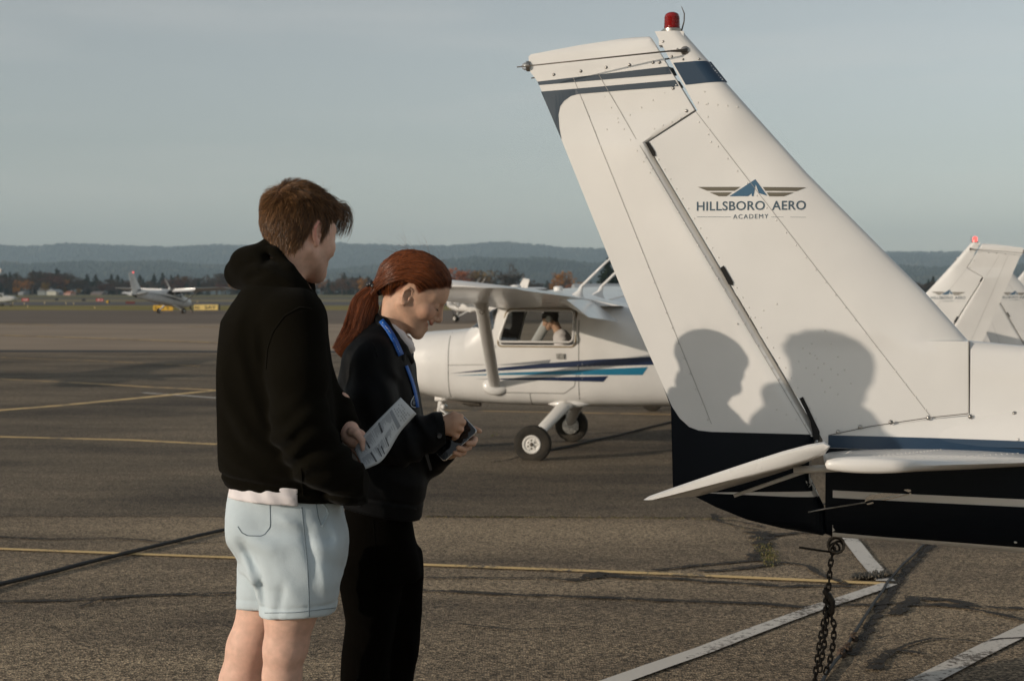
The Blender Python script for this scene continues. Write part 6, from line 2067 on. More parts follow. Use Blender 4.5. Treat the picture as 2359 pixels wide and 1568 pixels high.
# ================================================================== THE WOMAN
YW = FPX / 757
w_ = lambda px, py, dy=0.0: at(px, py, YW + dy)
def build_woman():
    root = empty('person', (w_(880, 1000).x, YW, 0))
    inv_ = Vector(root.location); IV = np.array(inv_)
    hd = Head(w_(950, 673), R(4), R(30), 0, .985, True, w_(886, 802, .0), .92)
    def hands(P):
        # near hand: back of the hand towards us, fingers folded over the phone
        wr = w_(1012, 982, -.140)
        d = rc(P, w_(960, 1000, -.15), wr, .030, .026)
        K = [((1046, 957, -.158), (1060, 960, -.160), (1058, 973, -.128)), ((1049, 968, -.170), (1066, 972, -.170), (1060, 985, -.132)), ((1047, 981, -.170), (1061, 988, -.168), (1054, 999, -.134)), ((1041, 993, -.160), (1052, 1003, -.158), (1046, 1009, -.130))]
        for i, (a, b_, c) in enumerate(K):
            rr = (.0105, .0105, .010, .009)[i]
            d = smin(d, rc(P, wr, w_(*a), .020, rr + .002), .016)
            d = smin(d, chain(P, [w_(*a), w_(*b_), w_(*c)], [rr + .0006, rr, rr * .86], .002), .005)
        d = smin(d, chain(P, [w_(1024, 990, -.125), w_(1040, 996, -.11), w_(1058, 992, -.108)], [.014, .011, .009], .003), .008)
        # far hand: cradles the phone, fingertips round its lower edge
        e = rc(P, w_(985, 1062, .02), w_(1040, 1030, -.065), .030, .028)
        e = smin(e, rc(P, w_(1040, 1030, -.065), w_(1066, 1008, -.07), .028, .024), .02)
        for pts, r in ((((1078, 990, -.075), (1093, 988, -.085), (1105, 992, -.098)), (.011, .009, .0072)),
                       (((1074, 1006, -.07), (1094, 1012, -.085), (1090, 1021, -.122), (1078, 1021, -.132)), (.011, .0095, .009, .0078)),
                       (((1062, 1018, -.07), (1080, 1029, -.085), (1070, 1035, -.122), (1056, 1031, -.132)), (.011, .0095, .009, .0078)),
                       (((1052, 1028, -.07), (1068, 1042, -.088), (1058, 1046, -.120), (1048, 1042, -.128)), (.010, .0085, .008, .0072))):
            e = smin(e, chain(P, [w_(*q) for q in pts], r, .003), .005)
        return np.minimum(d, e)
    hv = limb_piece(hands, [w_(955, 945, -.2), w_(1112, 1065, .03)], .02, .0024)
    core = limb_piece(lambda P: chain(P, [w_(880, 800, 0), w_(870, 950, 0), w_(875, 1150, 0)], [.06, .09, .08], .02), [w_(800, 790, -.1), w_(960, 1160, .1)], .04, .016)
    hw = hd.wa(hd.V)
    V, F = join_parts([(hw, hd.F), hv, core])
    body = np_mesh('body', V - IV, F, M['skin_w'], root)
    T = np.ones((len(V), 3), F32); v = hd.V
    hl = hairline(v, True)
    k = np.clip(hl / .010 + .4, 0, 1) * (np.abs(v[:, 1]) < .0765)
    T[:len(hw)] = T[:len(hw)] * (1 - k[:, None]) + np.array([.20, .085, .04]) * k[:, None]
    A = np.abs(v[:, 1])
    lip = np.exp(-(((v[:, 2] + .0655 - A * .35) / .0125) ** 4)) * (v[:, 0] > .074) * np.exp(-(A / .026) ** 4)
    T[:len(hw)] *= 1 - lip[:, None] * np.array([.18, .52, .48])
    ck = np.exp(-(((v[:, 0] - .07) / .028) ** 2 + ((A - .042) / .025) ** 2 + ((v[:, 2] + .03) / .022) ** 2))
    T[:len(hw)] *= 1 - ck[:, None] * np.array([.0, .16, .16])
    lid = np.exp(-(((A - .031) / .013) ** 2 + ((v[:, 2] + .0075 - .0) / .0016) ** 2)) * (v[:, 0] > .075)
    T[:len(hw)] *= 1 - .85 * lid[:, None]
    set_tint(body, T)
    # teeth behind the smile
    q = MB()
    for k_ in range(8):
        a = (k_ - 3.5) * .0062
        c = hd.w((.0925 - abs(a) ** 2 * 14, a, -.0620 + abs(a) * .30)) - inv_
        q.box(c, (.006, .0060, .0072), hd.R)
    q.build('teeth', M['tooth'], root, ang=30)
    # brows and lashes
    bv = []
    for s in (-1, 1):
        for _ in range(80):
            t = random.random(); f_ = lambda t, dz=0: hd.w((.0965 - .020 * t * t, s * (.012 + .036 * t), .0235 + .006 * math.sin(t * 2.8) + dz))
            a, b_ = f_(t, random.gauss(0, .0012)), f_(min(1.1, t + .16), .001)
            bv.append([a - inv_, (a + b_) / 2 - inv_, b_ - inv_])
        for _ in range(26):
            t = random.random(); y = s * (.019 + .025 * t); a = hd.w((.094 - .016 * t * t, y, -.0075)); b_ = hd.w((.101 - .014 * t, y + s * .003, -.012))
            bv.append([a - inv_, (a + b_) / 2 - inv_, b_ - inv_])
    tag(strands('eyebrows', bv, [.0007] * len(bv), mat('brow_brown', (.05, .025, .014), .6), root), kind='stuff')
    # ---- hair drawn back to the tie
    Tt = np.array([-.106, 0.0, -.046]); C = np.array([-.006, 0, .026])
    ok = np.where((hl > -.003) & (np.abs(v[:, 1]) < .0785))[0]
    ns = 14500
    pick = ok[NPR.integers(0, len(ok), ns)]
    p0 = v[pick] + NPR.normal(size=(ns, 3)) * np.array([.002, .001, .003]); K = 9
    r0 = np.linalg.norm(p0 - C, axis=1); d0 = (p0 - C) / r0[:, None]
    te = Tt + NPR.normal(size=(ns, 3)) * np.array([.004, .010, .010])
    rT = np.linalg.norm(te - C, axis=1); dT = (te - C) / rT[:, None]
    ay = np.clip(np.abs(d0[:, 1]) * 1.15, 0, 1)
    dW = np.stack([-.30 + 0 * ay, np.sign(d0[:, 1]) * ay * .95, .95 - .62 * ay], 1)
    side_ = np.clip((np.abs(d0[:, 1]) - .45) / .3, 0, 1) * np.clip((.075 - p0[:, 2]) / .03, 0, 1)
    vol = (1 - .75 * side_) * .005 + .006 * np.clip((p0[:, 2] - .03) / .07, 0, 1) + NPR.random(ns) * .004
    ph = NPR.random(ns) * 6.28; wav = .0012 * NPR.normal(size=ns)
    path = []
    for i in range(K):
        t = i / (K - 1)
        dd = (1 - t) ** 2 * d0 + 2 * t * (1 - t) * dW + t * t * dT
        dd /= np.linalg.norm(dd, axis=1)[:, None]
        re_ = 1 / np.sqrt((dd[:, 0] / .105) ** 2 + (dd[:, 1] / .078) ** 2 + (dd[:, 2] / .087) ** 2)
        rr = (r0 * (1 - t) ** 3 + re_ * (1 - (1 - t) ** 3)) * (1 - t ** 4) + rT * t ** 4 + vol * math.sin(math.pi * min(1, t * 1.15 + .03)) ** .6 * (1 - .3 * t)
        q_ = C + dd * rr[:, None]
        # strands pass over the ear
        zm = .024 - ((q_[:, 0] + .004) / .05) ** 2 * .045
        q_[:, 2] = np.where((np.abs(q_[:, 1]) > .045) & (q_[:, 0] < .030), np.maximum(q_[:, 2], zm + .012 * (ph / 6.28)), q_[:, 2])
        q_ = q_ + (wav * math.sin(t * 5 + 1))[:, None] * np.array([0, .5, 1]) + np.sin(ph + t * 9)[:, None] * .0004
        path.append(q_)
    path = np.stack(path, 1)
    hp = hd.wa(path.reshape(-1, 3)).reshape(path.shape) - IV
    tag(strands('hair', hp, .0008 + .0008 * NPR.random(ns), M['hair_w'], root, .8, .15), 'auburn hair drawn back into a ponytail', kind='stuff')
    # scalp shell under the strands so no skin shows through
    # ---- ponytail
    tie = np.array(hd.w(tuple(Tt)))
    ctl = np.array([tie, tuple(w_(846, 684, .0)), tuple(w_(836, 715, -.02)), tuple(w_(829, 752, -.05)), tuple(w_(806, 786, -.075)), tuple(w_(775, 812, -.085))])
    npn = 4600; K = 11
    tt = np.linspace(0, 1, K) * (len(ctl) - 1)
    cen = np.stack([np.interp(tt, range(len(ctl)), ctl[:, i]) for i in range(3)], 1)
    for _ in range(2): cen[1:-1] = (cen[:-2] + 2 * cen[1:-1] + cen[2:]) / 4
    prof = np.interp(np.linspace(0, 1, K), [0, .08, .3, .6, .85, 1], [.012, .021, .037, .036, .026, .016])
    tg = np.gradient(cen, axis=0); tg /= np.linalg.norm(tg, axis=1)[:, None]
    u1 = np.cross(tg, [0, 1, 0]); u1 /= np.linalg.norm(u1, axis=1)[:, None]; u2 = np.cross(tg, u1)
    ra = np.sqrt(NPR.random(npn)); an = NPR.random(npn) * 6.28; ph = NPR.random(npn) * 6.28; fr = .6 + .5 * NPR.random(npn)
    lk = NPR.integers(0, 26, npn); lks = np.random.default_rng(9).normal(size=(26, 4))
    an = an * .35 + lks[lk, 0] * 3.1; ra = np.clip(ra * .45 + np.abs(lks[lk, 1]) * .5, 0, 1.15)
    ends = .72 + .28 * NPR.random(npn) + .08 * lks[lk, 2]
    pp = []
    for i in range(K):
        t = i / (K - 1)
        j = np.clip(ends, .5, 1.05) * t * (K - 1)
        ce = np.stack([np.interp(j, range(K), cen[:, a]) for a in range(3)], 1)
        pr = np.interp(j, range(K), prof)
        U1 = np.stack([np.interp(j, range(K), u1[:, a]) for a in range(3)], 1); U2 = np.stack([np.interp(j, range(K), u2[:, a]) for a in range(3)], 1)
        sw = .0055 * np.sin(t * 7 * fr + ph * .4 + lks[lk, 3] * 2) * t
        pp.append(ce + U1 * (np.cos(an) * ra * pr + sw)[:, None] + U2 * (np.sin(an) * ra * pr * .8)[:, None])
    pp = np.stack(pp, 1) - IV
    tag(strands('ponytail', pp, .0008 + .0009 * NPR.random(npn), M['hair_w'], root, .5), 'long auburn ponytail', kind='stuff')
    # stray hairs
    nf = 70
    rt = ok[NPR.integers(0, len(ok), nf * 6)]; rt = rt[v[rt][:, 2] > .075][:nf]
    b0 = v[rt]; dirf = (b0 - C) / np.linalg.norm(b0 - C, axis=1)[:, None]
    fl = []
    fx = NPR.normal(size=(len(rt), 3)) * .5 + np.array([-.9, 0, -.1])
    for i in range(7):
        t = i / 6
        fl.append(b0 + dirf * (.012 + .014 * math.sin(t * 2.4)) + fx * .05 * t + NPR.normal(size=(len(rt), 3)) * .0006)
    fl = hd.wa(np.stack(fl, 1).reshape(-1, 3)).reshape(-1, 7, 3) - IV
    tag(strands('stray_hair', fl, [.00045] * len(fl), M['hair_w'], root, .4), kind='stuff')
    # beaded hair tie
    ht = empty('hair_tie', Vector(tie) - inv_, 0, root)
    axd = (Vector(cen[2]) - Vector(cen[0])).normalized(); a1 = axd.orthogonal().normalized(); a2 = axd.cross(a1)
    for k_ in range(11):
        a = 2 * math.pi * k_ / 11
        q = MB(); c = a1 * math.cos(a) * .021 + a2 * math.sin(a) * .021 + axd * (.004 if k_ % 2 else -.004)
        q.lathe(c - axd * .0085, axd, [(0, 0), (.002, .0055), (.0085, .0085), (.015, .0055), (.017, 0)], 10); q.build('bead', M['black'], ht, smooth=True)
    # ---- jacket
    rows = []
    for py, xl, xr, dc, dh in ((752, 862, 915, .0, .075), (775, 836, 932, 0, .105), (800, 806, 944, 0, .135), (840, 786, 952, 0, .152), (890, 776, 960, 0, .158), (950, 772, 970, 0, .16), (1010, 773, 978, 0, .16), (1060, 776, 984, 0, .158), (1110, 779, 986, 0, .155), (1150, 780, 980, 0, .15), (1172, 782, 974, 0, .147), (1205, 786, 970, 0, .145)):
        a, b_ = w_(xl, py), w_(xr, py); rows.append((a.z, (a.x + b_.x) / 2, (b_.x - a.x) / 2, YW + dc, dh))
    S = lambda a, b_, w=.014, h=.006: (w_(*a, -.15), w_(*b_, -.15), w, h)
    ha, hb = w_(783, 1172, -.12), w_(970, 1200, -.05)
    def jacket(P):
        d = sl(P, rows, 2.4)
        d = smin(d, chain(P, [w_(872, 800, -.02), w_(852, 838, -.115)], [.08, .078], .02), .04)
        arm = chain(P, [w_(852, 838, -.12), w_(858, 920, -.155), w_(880, 1005, -.175), w_(925, 1020, -.172), w_(985, 998, -.150), w_(1020, 984, -.140)], [.080, .076, .070, .066, .052, .047], .02)
        arm = arm - .005 * np.sin((P[:, 0] + P[:, 2] * .5) * 110 + np.sin(P[:, 2] * 50)) * np.exp(-((P[:, 0] - w_(950, 0).x) / .09) ** 2) - folds(P, [S((965, 965), (1000, 1010), .008, .005), S((935, 960), (975, 1030), .010, -.005), S((985, 960), (1012, 1000), .007, .004)], YW)
        cf = w_(1024, 983, -.139); ax_ = np.array([.975, 0.06, .10], F32)
        arm = smax(arm, (P - V3(cf)) @ ax_, .004)
        d = smin(d, arm, .016)
        far_ = chain(P, [w_(880, 800, .03), w_(905, 850, .13), w_(940, 1000, .15), w_(990, 1060, .03), w_(1020, 1042, -.03)], [.075, .07, .06, .046, .042], .02)
        d = smin(d, far_, .03)
        d = d - folds(P, [S((800, 860), (795, 950), .014, .007), S((815, 840), (800, 900), .012, -.006), S((850, 790), (870, 830), .012, .005), S((880, 1090), (960, 1130), .016, .005), S((800, 1100), (880, 1150), .016, .005), S((930, 1060), (975, 1100), .012, -.005), S((860, 1120), (900, 1165), .012, -.004), S((820, 790), (800, 840), .012, -.005)], YW) * .9 - .0022 * wnoise(P, 26, 5)
        n_ = np.array([hb.x - ha.x, 0, hb.z - ha.z]); n_ /= np.linalg.norm(n_); h_ = (P - V3(ha)) @ np.array([-n_[2], 0, n_[0]], F32)
        d = d + .005 * np.exp(-((h_ - .052) / .005) ** 2)
        d = smax(d, -h_, .004)
        # open neck and hollow cuff
        d = smax(d, -rc(P, w_(925, 720, .0), w_(884, 800, .0), .068, .052), .008)
        d = smax(d, -rc(P, w_(990, 996, -.145), w_(1045, 976, -.138), .036, .042), .003)
        return d
    V, F = limb_piece(jacket, [w_(765, 745, -.26), w_(1040, 1215, .23)], .03, .0056)
    np_mesh('jacket', V - IV, F, M['jacket'], root)
    def collar(P):
        d = chain(P, [w_(868, 733, -.02), w_(884, 746, -.062), w_(904, 778, -.082), w_(926, 806, -.075), w_(944, 830, -.04)], [.018, .020, .020, .019, .014], .008)
        d = np.minimum(d, chain(P, [w_(868, 733, -.02), w_(880, 742, .05), w_(910, 780, .078), w_(938, 815, .05), w_(944, 830, -.0)], [.018, .02, .02, .019, .014], .008))
        d = smin(d, chain(P, [w_(872, 765, -.06), w_(895, 792, -.095), w_(920, 826, -.10)], [.018, .020, .018], .01), .02)
        return smax(d, -rc(P, w_(925, 715, .0), w_(884, 800, .0), .066, .050), .006)
    V, F = limb_piece(collar, [w_(855, 730, -.13), w_(955, 850, .11)], .02, .0042)
    np_mesh('jacket_collar', V - IV, F, M['jacket'], root)
    def shirt(P):
        d = chain(P, [w_(905, 752, -.055), w_(922, 772, -.062), w_(940, 795, -.045), w_(946, 806, -.02)], [.010, .014, .016, .012], .01)
        d = np.minimum(d, chain(P, [w_(920, 765, .05), w_(938, 785, .04), w_(948, 804, -.01)], [.010, .014, .012], .01))
        return smax(d, -rc(P, w_(930, 715, .0), w_(893, 790, .0), .060, .052), .003)
    V, F = limb_piece(shirt, [w_(885, 735, -.1), w_(960, 825, .08)], .02, .0034)
    np_mesh('shirt_collar', V - IV, F, M['tshirt'], root)
    # lanyard: ribbon lying on collar and chest
    def fall(f, pts, lift, start=-.45):
        return march(f, pts, lift, YW + start)
    both = lambda P: np.minimum(np.minimum(jacket(P), collar(P)), shirt(P))
    lp = [(878, 738), (884, 746), (893, 757), (902, 771), (910, 786), (917, 802), (924, 818)]
    lp2 = [(936, 842), (942, 858), (948, 874), (953, 890), (957, 906), (960, 922), (962, 938)]
    def ribbon(nm, pts, w, m, lift=.003, wpx=None):
        n = len(pts); ed = []
        for i, (x, y) in enumerate(pts):
            a, b_ = pts[max(0, i - 1)], pts[min(n - 1, i + 1)]; dx, dy = b_[0] - a[0], b_[1] - a[1]; l = math.hypot(dx, dy)
            nx_, ny_ = -dy / l * w / 2, dx / l * w / 2
            ed += [(x + nx_, y + ny_), (x - nx_, y - ny_)]
        vs = fall(both, ed, lift)
        for i in range(n):
            q_ = vs[2 * i:2 * i + 2]
            if abs(q_[0].y - q_[1].y) > .06:
                far_i = 0 if q_[0].y > q_[1].y else 1; q_[far_i].y = q_[1 - far_i].y + .01
        vs = [v_ - inv_ for v_ in vs]
        fs = [[2 * i, 2 * i + 1, 2 * i + 3, 2 * i + 2] for i in range(n - 1)]
        o = mesh_obj(nm, vs, fs, m, root, smooth=True)
        md = o.modifiers.new('thick', 'SOLIDIFY'); md.thickness = .0012
        return o
    ribbon('lanyard', lp, 13, M['lanyard'])
    ribbon('lanyard', lp2, 7, M['lanyard'])
    lt = [lp[i // 3] if False else (np.interp(i, np.linspace(0, 20, len(lp)), [a[0] for a in lp]), np.interp(i, np.linspace(0, 20, len(lp)), [a[1] for a in lp])) for i in range(21)]
    q = MB()
    for i, c in enumerate(fall(both, lt, .0045)):
        if i < 2 or i > 18 or i == 11: continue
        c = c - inv_
        q.box(c, (.0035, .0006, .0022), Matrix.Rotation(R(48), 3, 'Y'))
    tag(q.build('lanyard_print', M['paper'], root), kind='stuff')
    # chest badge: drop-shaped outline with lettering
    bd = empty('chest_badge', (0, 0, 0), 0, root)
    outl = [(960, 903), (954, 912), (948, 922), (946, 930), (949, 936), (955, 938), (962, 937)]
    q = MB(); q.tube([p_ - inv_ for p_ in fall(jacket, dense2(outl, 18), .001)], .0014, 5); q.build('badge_outline', M['paper'], bd, smooth=True)
    q = MB()
    for r_, (y, x0, x1) in enumerate(((918.5, 951, 961), (922.5, 951, 962), (927, 951, 962), (931, 952, 962))):
        for c in fall(jacket, [(x, y - (x - x0) * .1) for x in np.arange(x0, x1, 2.0 if r_ != 2 else 1.4)], .001):
            q.box(c - inv_, (.0014, .0006, .0030), None)
    tag(q.build('badge_lettering', M['paper'], bd), kind='stuff')
    # buttons on cuff and hem, black lanyard end
    for (px, py) in ((1012, 1003), (828, 1160)):
        c = fall(jacket, [(px, py)], .001)[0] - inv_
        q = MB(); q.lathe(c, (0, -1, 0), [(-.002, .008), (.002, .008), (.0035, .0065), (.003, .004)], 16); q.build('button', M['button'], root, ang=40)
    def seam(name, f, pts, r, m):
        q = MB(); q.tube([p_ - inv_ for p_ in fall(f, dense2(pts, 24), .0004)], r, 5); return q.build(name, m, root, smooth=True)
    seam('shoulder_seam', jacket, [(858, 790), (866, 806), (870, 822)], .0018, M['jacket'])
    seam('waistband_seam', jacket, [(795, 1150), (840, 1158), (900, 1166), (960, 1172)], .0016, M['jacket'])
    seam('cuff_seam', jacket, [(1004, 958), (1008, 985), (1006, 1012)], .0014, M['jacket'])
    q = MB(); a = w_(978, 1035, -.165); q.add([a + Vector((-.004, 0, 0)) - inv_, a + Vector((.006, 0, 0)) - inv_, w_(996, 1082, -.16) - inv_, w_(990, 1083, -.16) - inv_, a + Vector((-.004, .004, 0)) - inv_, a + Vector((.006, .004, 0)) - inv_, w_(996, 1082, -.155) - inv_, w_(990, 1083, -.155) - inv_], [[0, 1, 2, 3], [7, 6, 5, 4], [0, 4, 5, 1], [1, 5, 6, 2], [2, 6, 7, 3], [3, 7, 4, 0]])
    q.build('lanyard_tail', M['black'], root)
    # ---- trousers
    tr = []
    for py, xl, xr in ((1150, 800, 958), (1190, 792, 948), (1240, 786, 957), (1290, 784, 968), (1330, 786, 971)):
        a, b_ = w_(xl, py), w_(xr, py); tr.append((a.z, (a.x + b_.x) / 2, (b_.x - a.x) / 2, YW, .14))
    l1, l2 = [], []
    for py, xl, xr, dh in ((1270, 786, 930, .085), (1350, 790, 925, .085), (1420, 800, 915, .082), (1500, 792, 905, .085), (1568, 790, 898, .085), (1700, 786, 892, .08), (1840, 790, 890, .08)):
        a, b_ = w_(xl, py), w_(xr, py); l1.append((a.z, (a.x + b_.x) / 2, (b_.x - a.x) / 2, YW - .055, dh))
    for py, xl, xr, dh in ((1270, 850, 968, .085), (1350, 858, 972, .085), (1420, 862, 970, .082), (1500, 860, 961, .082), (1568, 856, 950, .082), (1700, 848, 940, .08), (1840, 850, 936, .08)):
        a, b_ = w_(xl, py), w_(xr, py); l2.append((a.z, (a.x + b_.x) / 2, (b_.x - a.x) / 2, YW + .075, dh))
    def trousers(P):
        d = smin(smin(sl(P, tr, 2.3), sl(P, l1, 2.2), .03), sl(P, l2, 2.2), .03)
        return d - folds(P, [S((820, 1320), (900, 1380), .016, -.005), S((800, 1420), (870, 1460), .014, .005), S((890, 1450), (870, 1560), .012, .005), S((930, 1440), (945, 1560), .012, .006), S((800, 1480), (880, 1530), .014, -.004), S((915, 1250), (918, 1560), .008, .003)], YW + .1) - .002 * wnoise(P, 20, 7)
    V, F = limb_piece(trousers, [w_(780, 1150, -.16), w_(980, 1850, .18)], .02, .0075)
    np_mesh('trousers', V - IV, F, M['trousers'], root)
    q = MB(); q.tube([p_ - inv_ for p_ in fall(trousers, dense2([(860, 1195), (868, 1300), (872, 1420), (860, 1560)], 30), .0004)], .0013, 5); q.build('side_seam', M['trousers'], root, smooth=True)
    def shoes(P):
        d = None
        for px, dy in ((842, -.055), (893, .075)):
            g = w_(px, 1845, dy); c = Vector((g.x, g.y, 0)); f = Vector((.97, .2, 0))
            e = chain(P, [c + Vector((-.05, 0, .04)), c + f * .08 + Vector((0, 0, .04)), c + f * .17 + Vector((0, 0, .028))], [.038, .038, .028], .02)
            e = smax(e, .002 - P[:, 2], .004); d = e if d is None else np.minimum(d, e)
        return d
    g = w_(842, 1845, 0)
    V, F = limb_piece(shoes, [Vector((g.x - .1, g.y - .12, -.01)), Vector((g.x + .30, g.y + .16, .09))], .02, .009)
    np_mesh('shoes', V - IV, F, M['black'], root)
    tag(root, 'smiling woman with an auburn ponytail and black jacket looking down at a phone', 'person')
    return root

def dense2(pts, n=26):
    P_ = np.array(pts, float); t = np.linspace(0, len(P_) - 1, n)
    return [(float(np.interp(v, range(len(P_)), P_[:, 0])), float(np.interp(v, range(len(P_)), P_[:, 1]))) for v in t]

def build_phone():
    c0, c1, c2 = w_(1065, 954, -.092), w_(1101, 993, -.108), w_(1019, 1059, -.122)
    ux = (c1 - c0); vy = (c2 - c1)
    lx, ly = ux.length, vy.length
    ux.normalize(); vy = (vy - ux * vy.dot(ux)).normalized(); nz_ = ux.cross(vy)
    if nz_.y > 0: nz_ = -nz_
    cen = c1 + vy * ly / 2 - ux * lx / 2
    r = empty('phone', cen)
    rotm = Matrix((ux, vy, nz_)).transposed()
    def slab_(w, h, rad, z0, z1, bev):
        vs, fs = [], []
        rings = [(z0, -bev), (z0 + bev, 0), (z1 - bev, 0), (z1, -bev)]
        pts = rrect(-w / 2, w / 2, -h / 2, h / 2, rad, 6); n = len(pts)
        for z, ins in rings:
            k = 1 + ins / (w / 2)
            vs += [rotm @ Vector((x * k, y * (1 + ins / (h / 2)), z)) for x, y in pts]
        for i in range(3):
            for k in range(n):
                l = (k + 1) % n; fs.append([i * n + k, i * n + l, (i + 1) * n + l, (i + 1) * n + k])
        fs += [list(range(n))[::-1], [3 * n + k for k in range(n)]]
        return vs, fs
    vs, fs = slab_(lx, ly, .010, -.004, .004, .0012)
    autosmooth(mesh_obj('phone_body', vs, fs, M['chrome'], r), 40)
    vs, fs = slab_(lx - .003, ly - .003, .009, .0035, .0046, .0003)
    mesh_obj('screen', vs, fs, mat('phone_glass', (.004, .004, .005), .08, spec=.5), r)
    tag(r, "black smartphone with a bright metal edge held in the woman's hands", 'phone')

def build_pilot():
    """pilot seated at the near window of the white aircraft"""
    Mw = Matrix.Translation(mid.location) @ Matrix.Rotation(MID_YAW, 4, 'Z')
    W = lambda x, y, z: Mw @ Vector((x, y, z))
    root = empty('person', W(4.0, .20, .62)); inv_ = Vector(root.location); IV = np.array(inv_)
    hd = Head(W(4.16, .20, 1.555), MID_YAW - R(8), R(22), 0, .98, False, W(4.06, .20, 1.38), .95, .005)
    V, F = hd.wa(hd.V), hd.F
    arms = limb_piece(lambda P: np.minimum(chain(P, [W(4.05, .38, 1.16), W(4.33, .34, 1.12), W(4.45, .22, 1.16)], [.045, .036, .032]), chain(P, [W(4.0, .2, 1.0), W(4.35, .26, .86), W(4.75, .26, .82)], [.10, .08, .07])), [W(3.9, .1, .75), W(4.85, .45, 1.25)], .1, .014)
    V, F = join_parts([(V, F), arms])
    body = np_mesh('body', V - IV, F, M['skin_w'], root)
    T = np.ones((len(V), 3), F32); k = np.clip(hairline(hd.V, False) / .012 + .6, 0, 1)
    T[:len(hd.V)] = T[:len(hd.V)] * (1 - k[:, None]) + .03 * k[:, None]; set_tint(body, T)
    V, F = surf_nets(lambda P: smax(el(P, (-.008, 0, .036), (.108, .084, .094)) - .004 * wnoise(P, 120, 1), -(P[:, 2] - .012 + .5 * P[:, 0] * (P[:, 0] < 0) - .3 * P[:, 0]), .01), (-.14, -.11, -.1), (.14, .11, .15), .006)
    np_mesh('hair', hd.wa(V) - IV, F, mat('black_hair', (.012, .009, .007), .5), root)
    def sh(P):
        d = chain(P, [W(4.03, .22, 1.34), W(3.96, .22, 1.15), W(3.98, .22, .92)], [.10, .15, .15], .03)
        d = smin(d, chain(P, [W(4.0, .33, 1.30), W(4.02, .42, 1.13), W(4.18, .38, 1.10)], [.075, .062, .055], .02), .03)
        return d - .004 * wnoise(P, 30, 2)
    V, F = limb_piece(sh, [W(3.75, .0, .8), W(4.3, .5, 1.42)], .08, .011)
    np_mesh('shirt', V - IV, F, M['tshirt'], root)
    hg = mat('headset_grey', (.45, .45, .42), .4)
    for s in (-1, 1):
        q = MB(); q.lathe(hd.w((-.006, s * .078, .0)) - inv_, hd.R @ Vector((0, s, 0)), [(0, .036), (.012, .038), (.03, .033), (.036, .018), (.037, 0)], 18); q.build('headset_cup', hg, root, ang=45)
    q = MB(); q.tube([hd.w((-.004, .085 * math.cos(a), .02 + .108 * math.sin(a))) - inv_ for a in np.linspace(0, math.pi, 15)], .006, 6)
    q.tube([hd.w((.01, .098, -.02)) - inv_, hd.w((.07, .085, -.07)) - inv_, hd.w((.11, .02, -.075)) - inv_], .003, 5); q.build('headband', M['black'], root, smooth=True)
    tag(root, 'pilot with a headset and white shirt inside the white aircraft', 'person')
    # seat back and dark cabin fittings belong to the aircraft
    q = MB(); q.box((3.70, .22, 1.16), (.10, .40, .55), Matrix.Rotation(R(-10), 3, 'Y')); q.build('seat_back', M['cabin'], mid)
    q = MB(); q.box((3.72, -.22, 1.16), (.10, .40, .55), Matrix.Rotation(R(-10), 3, 'Y')); q.build('seat_back', M['cabin'], mid)
    q = MB(); q.box((4.85, 0, 1.22), (.10, .80, .34)); q.build('instrument_panel', M['cabin'], mid)

man = build_man()
finish_paper()
woman = build_woman()
build_phone()
build_pilot()

# ================================================================== TIE-DOWN CABLES AND CHAINS
M['cable'] = vary(mat('oiled_cable', (0.018, 0.016, 0.014), 0.6, 0.2), 40, .4)
M['rust'] = vary(mat('rusty_clamp', (0.09, 0.06, 0.042), 0.7, 0.4), 40, .5)
M['chain'] = vary(mat('tarnished_chain', (0.035, 0.028, 0.022), 0.55, 0.6), 60, .5)
M['chaindull'] = vary(mat('dusty_chain', (0.16, 0.135, 0.10), 0.65, 0.5), 60, .5)
def cable(px, r, label, lift=.0, clamps=()):
    pts = []
    P_ = [ground_at(*a) for a in px]
    for a, b_ in zip(P_[:-1], P_[1:]):
        n = max(2, int((b_ - a).length / .25))
        pts += [a.lerp(b_, i / n) for i in range(n)]
    pts.append(P_[-1])
    pts = [Vector((p.x + random.uniform(-.006, .006), p.y, gz(p.x, p.y) + r * 1.05 + lift + random.uniform(0, .006))) for p in pts]
    root = empty('tie_down_cable', pts[0]); o = Vector(root.location)
    q = MB(); q.tube([p - o for p in pts], r, 7); q.build('wire_rope', M['cable'], root, smooth=True)
    for (cx, cy, kind) in clamps:
        c = ground_at(cx, cy) - o
        q = MB()
        if kind == 'clip':
            q.box(c + Vector((0, 0, .012)), (.020, .035, .022), Matrix.Rotation(R(30), 3, 'Z'))
            for k in (-1, 1): q.lathe(c + Vector((.008 * k, .011 * k, .018)), (0, 0, 1), [(0, .004), (.012, .004), (.013, .008), (.020, .008)], 6)
        else:
            for _ in range(9):
                d = Vector((random.uniform(-.09, .09), random.uniform(-.03, .03), .02)); a = random.uniform(0, 3)
                q.tube([c + d + Vector((.02 * math.cos(t) * math.cos(a), .02 * math.cos(t) * math.sin(a), .013 * math.sin(t) + .008)) for t in np.linspace(0, 6.28, 9)[:-1]], .006, 5, close=True)
        q.build('clamp' if kind == 'clip' else 'chain_knot', M['rust'] if kind == 'clip' else M['chaindull'], root, smooth=kind != 'clip')
    return tag(root, label, 'cable')
cable([(-120, 1386), (0, 1353), (250, 1290), (525, 1222), (780, 1160), (990, 1107), (1150, 1069), (1240, 1046), (1430, 1003), (1545, 974), (1750, 925)], .013, 'long black tie down cable crossing the apron under the white aircraft', clamps=((1140, 1070, 'knot'),))
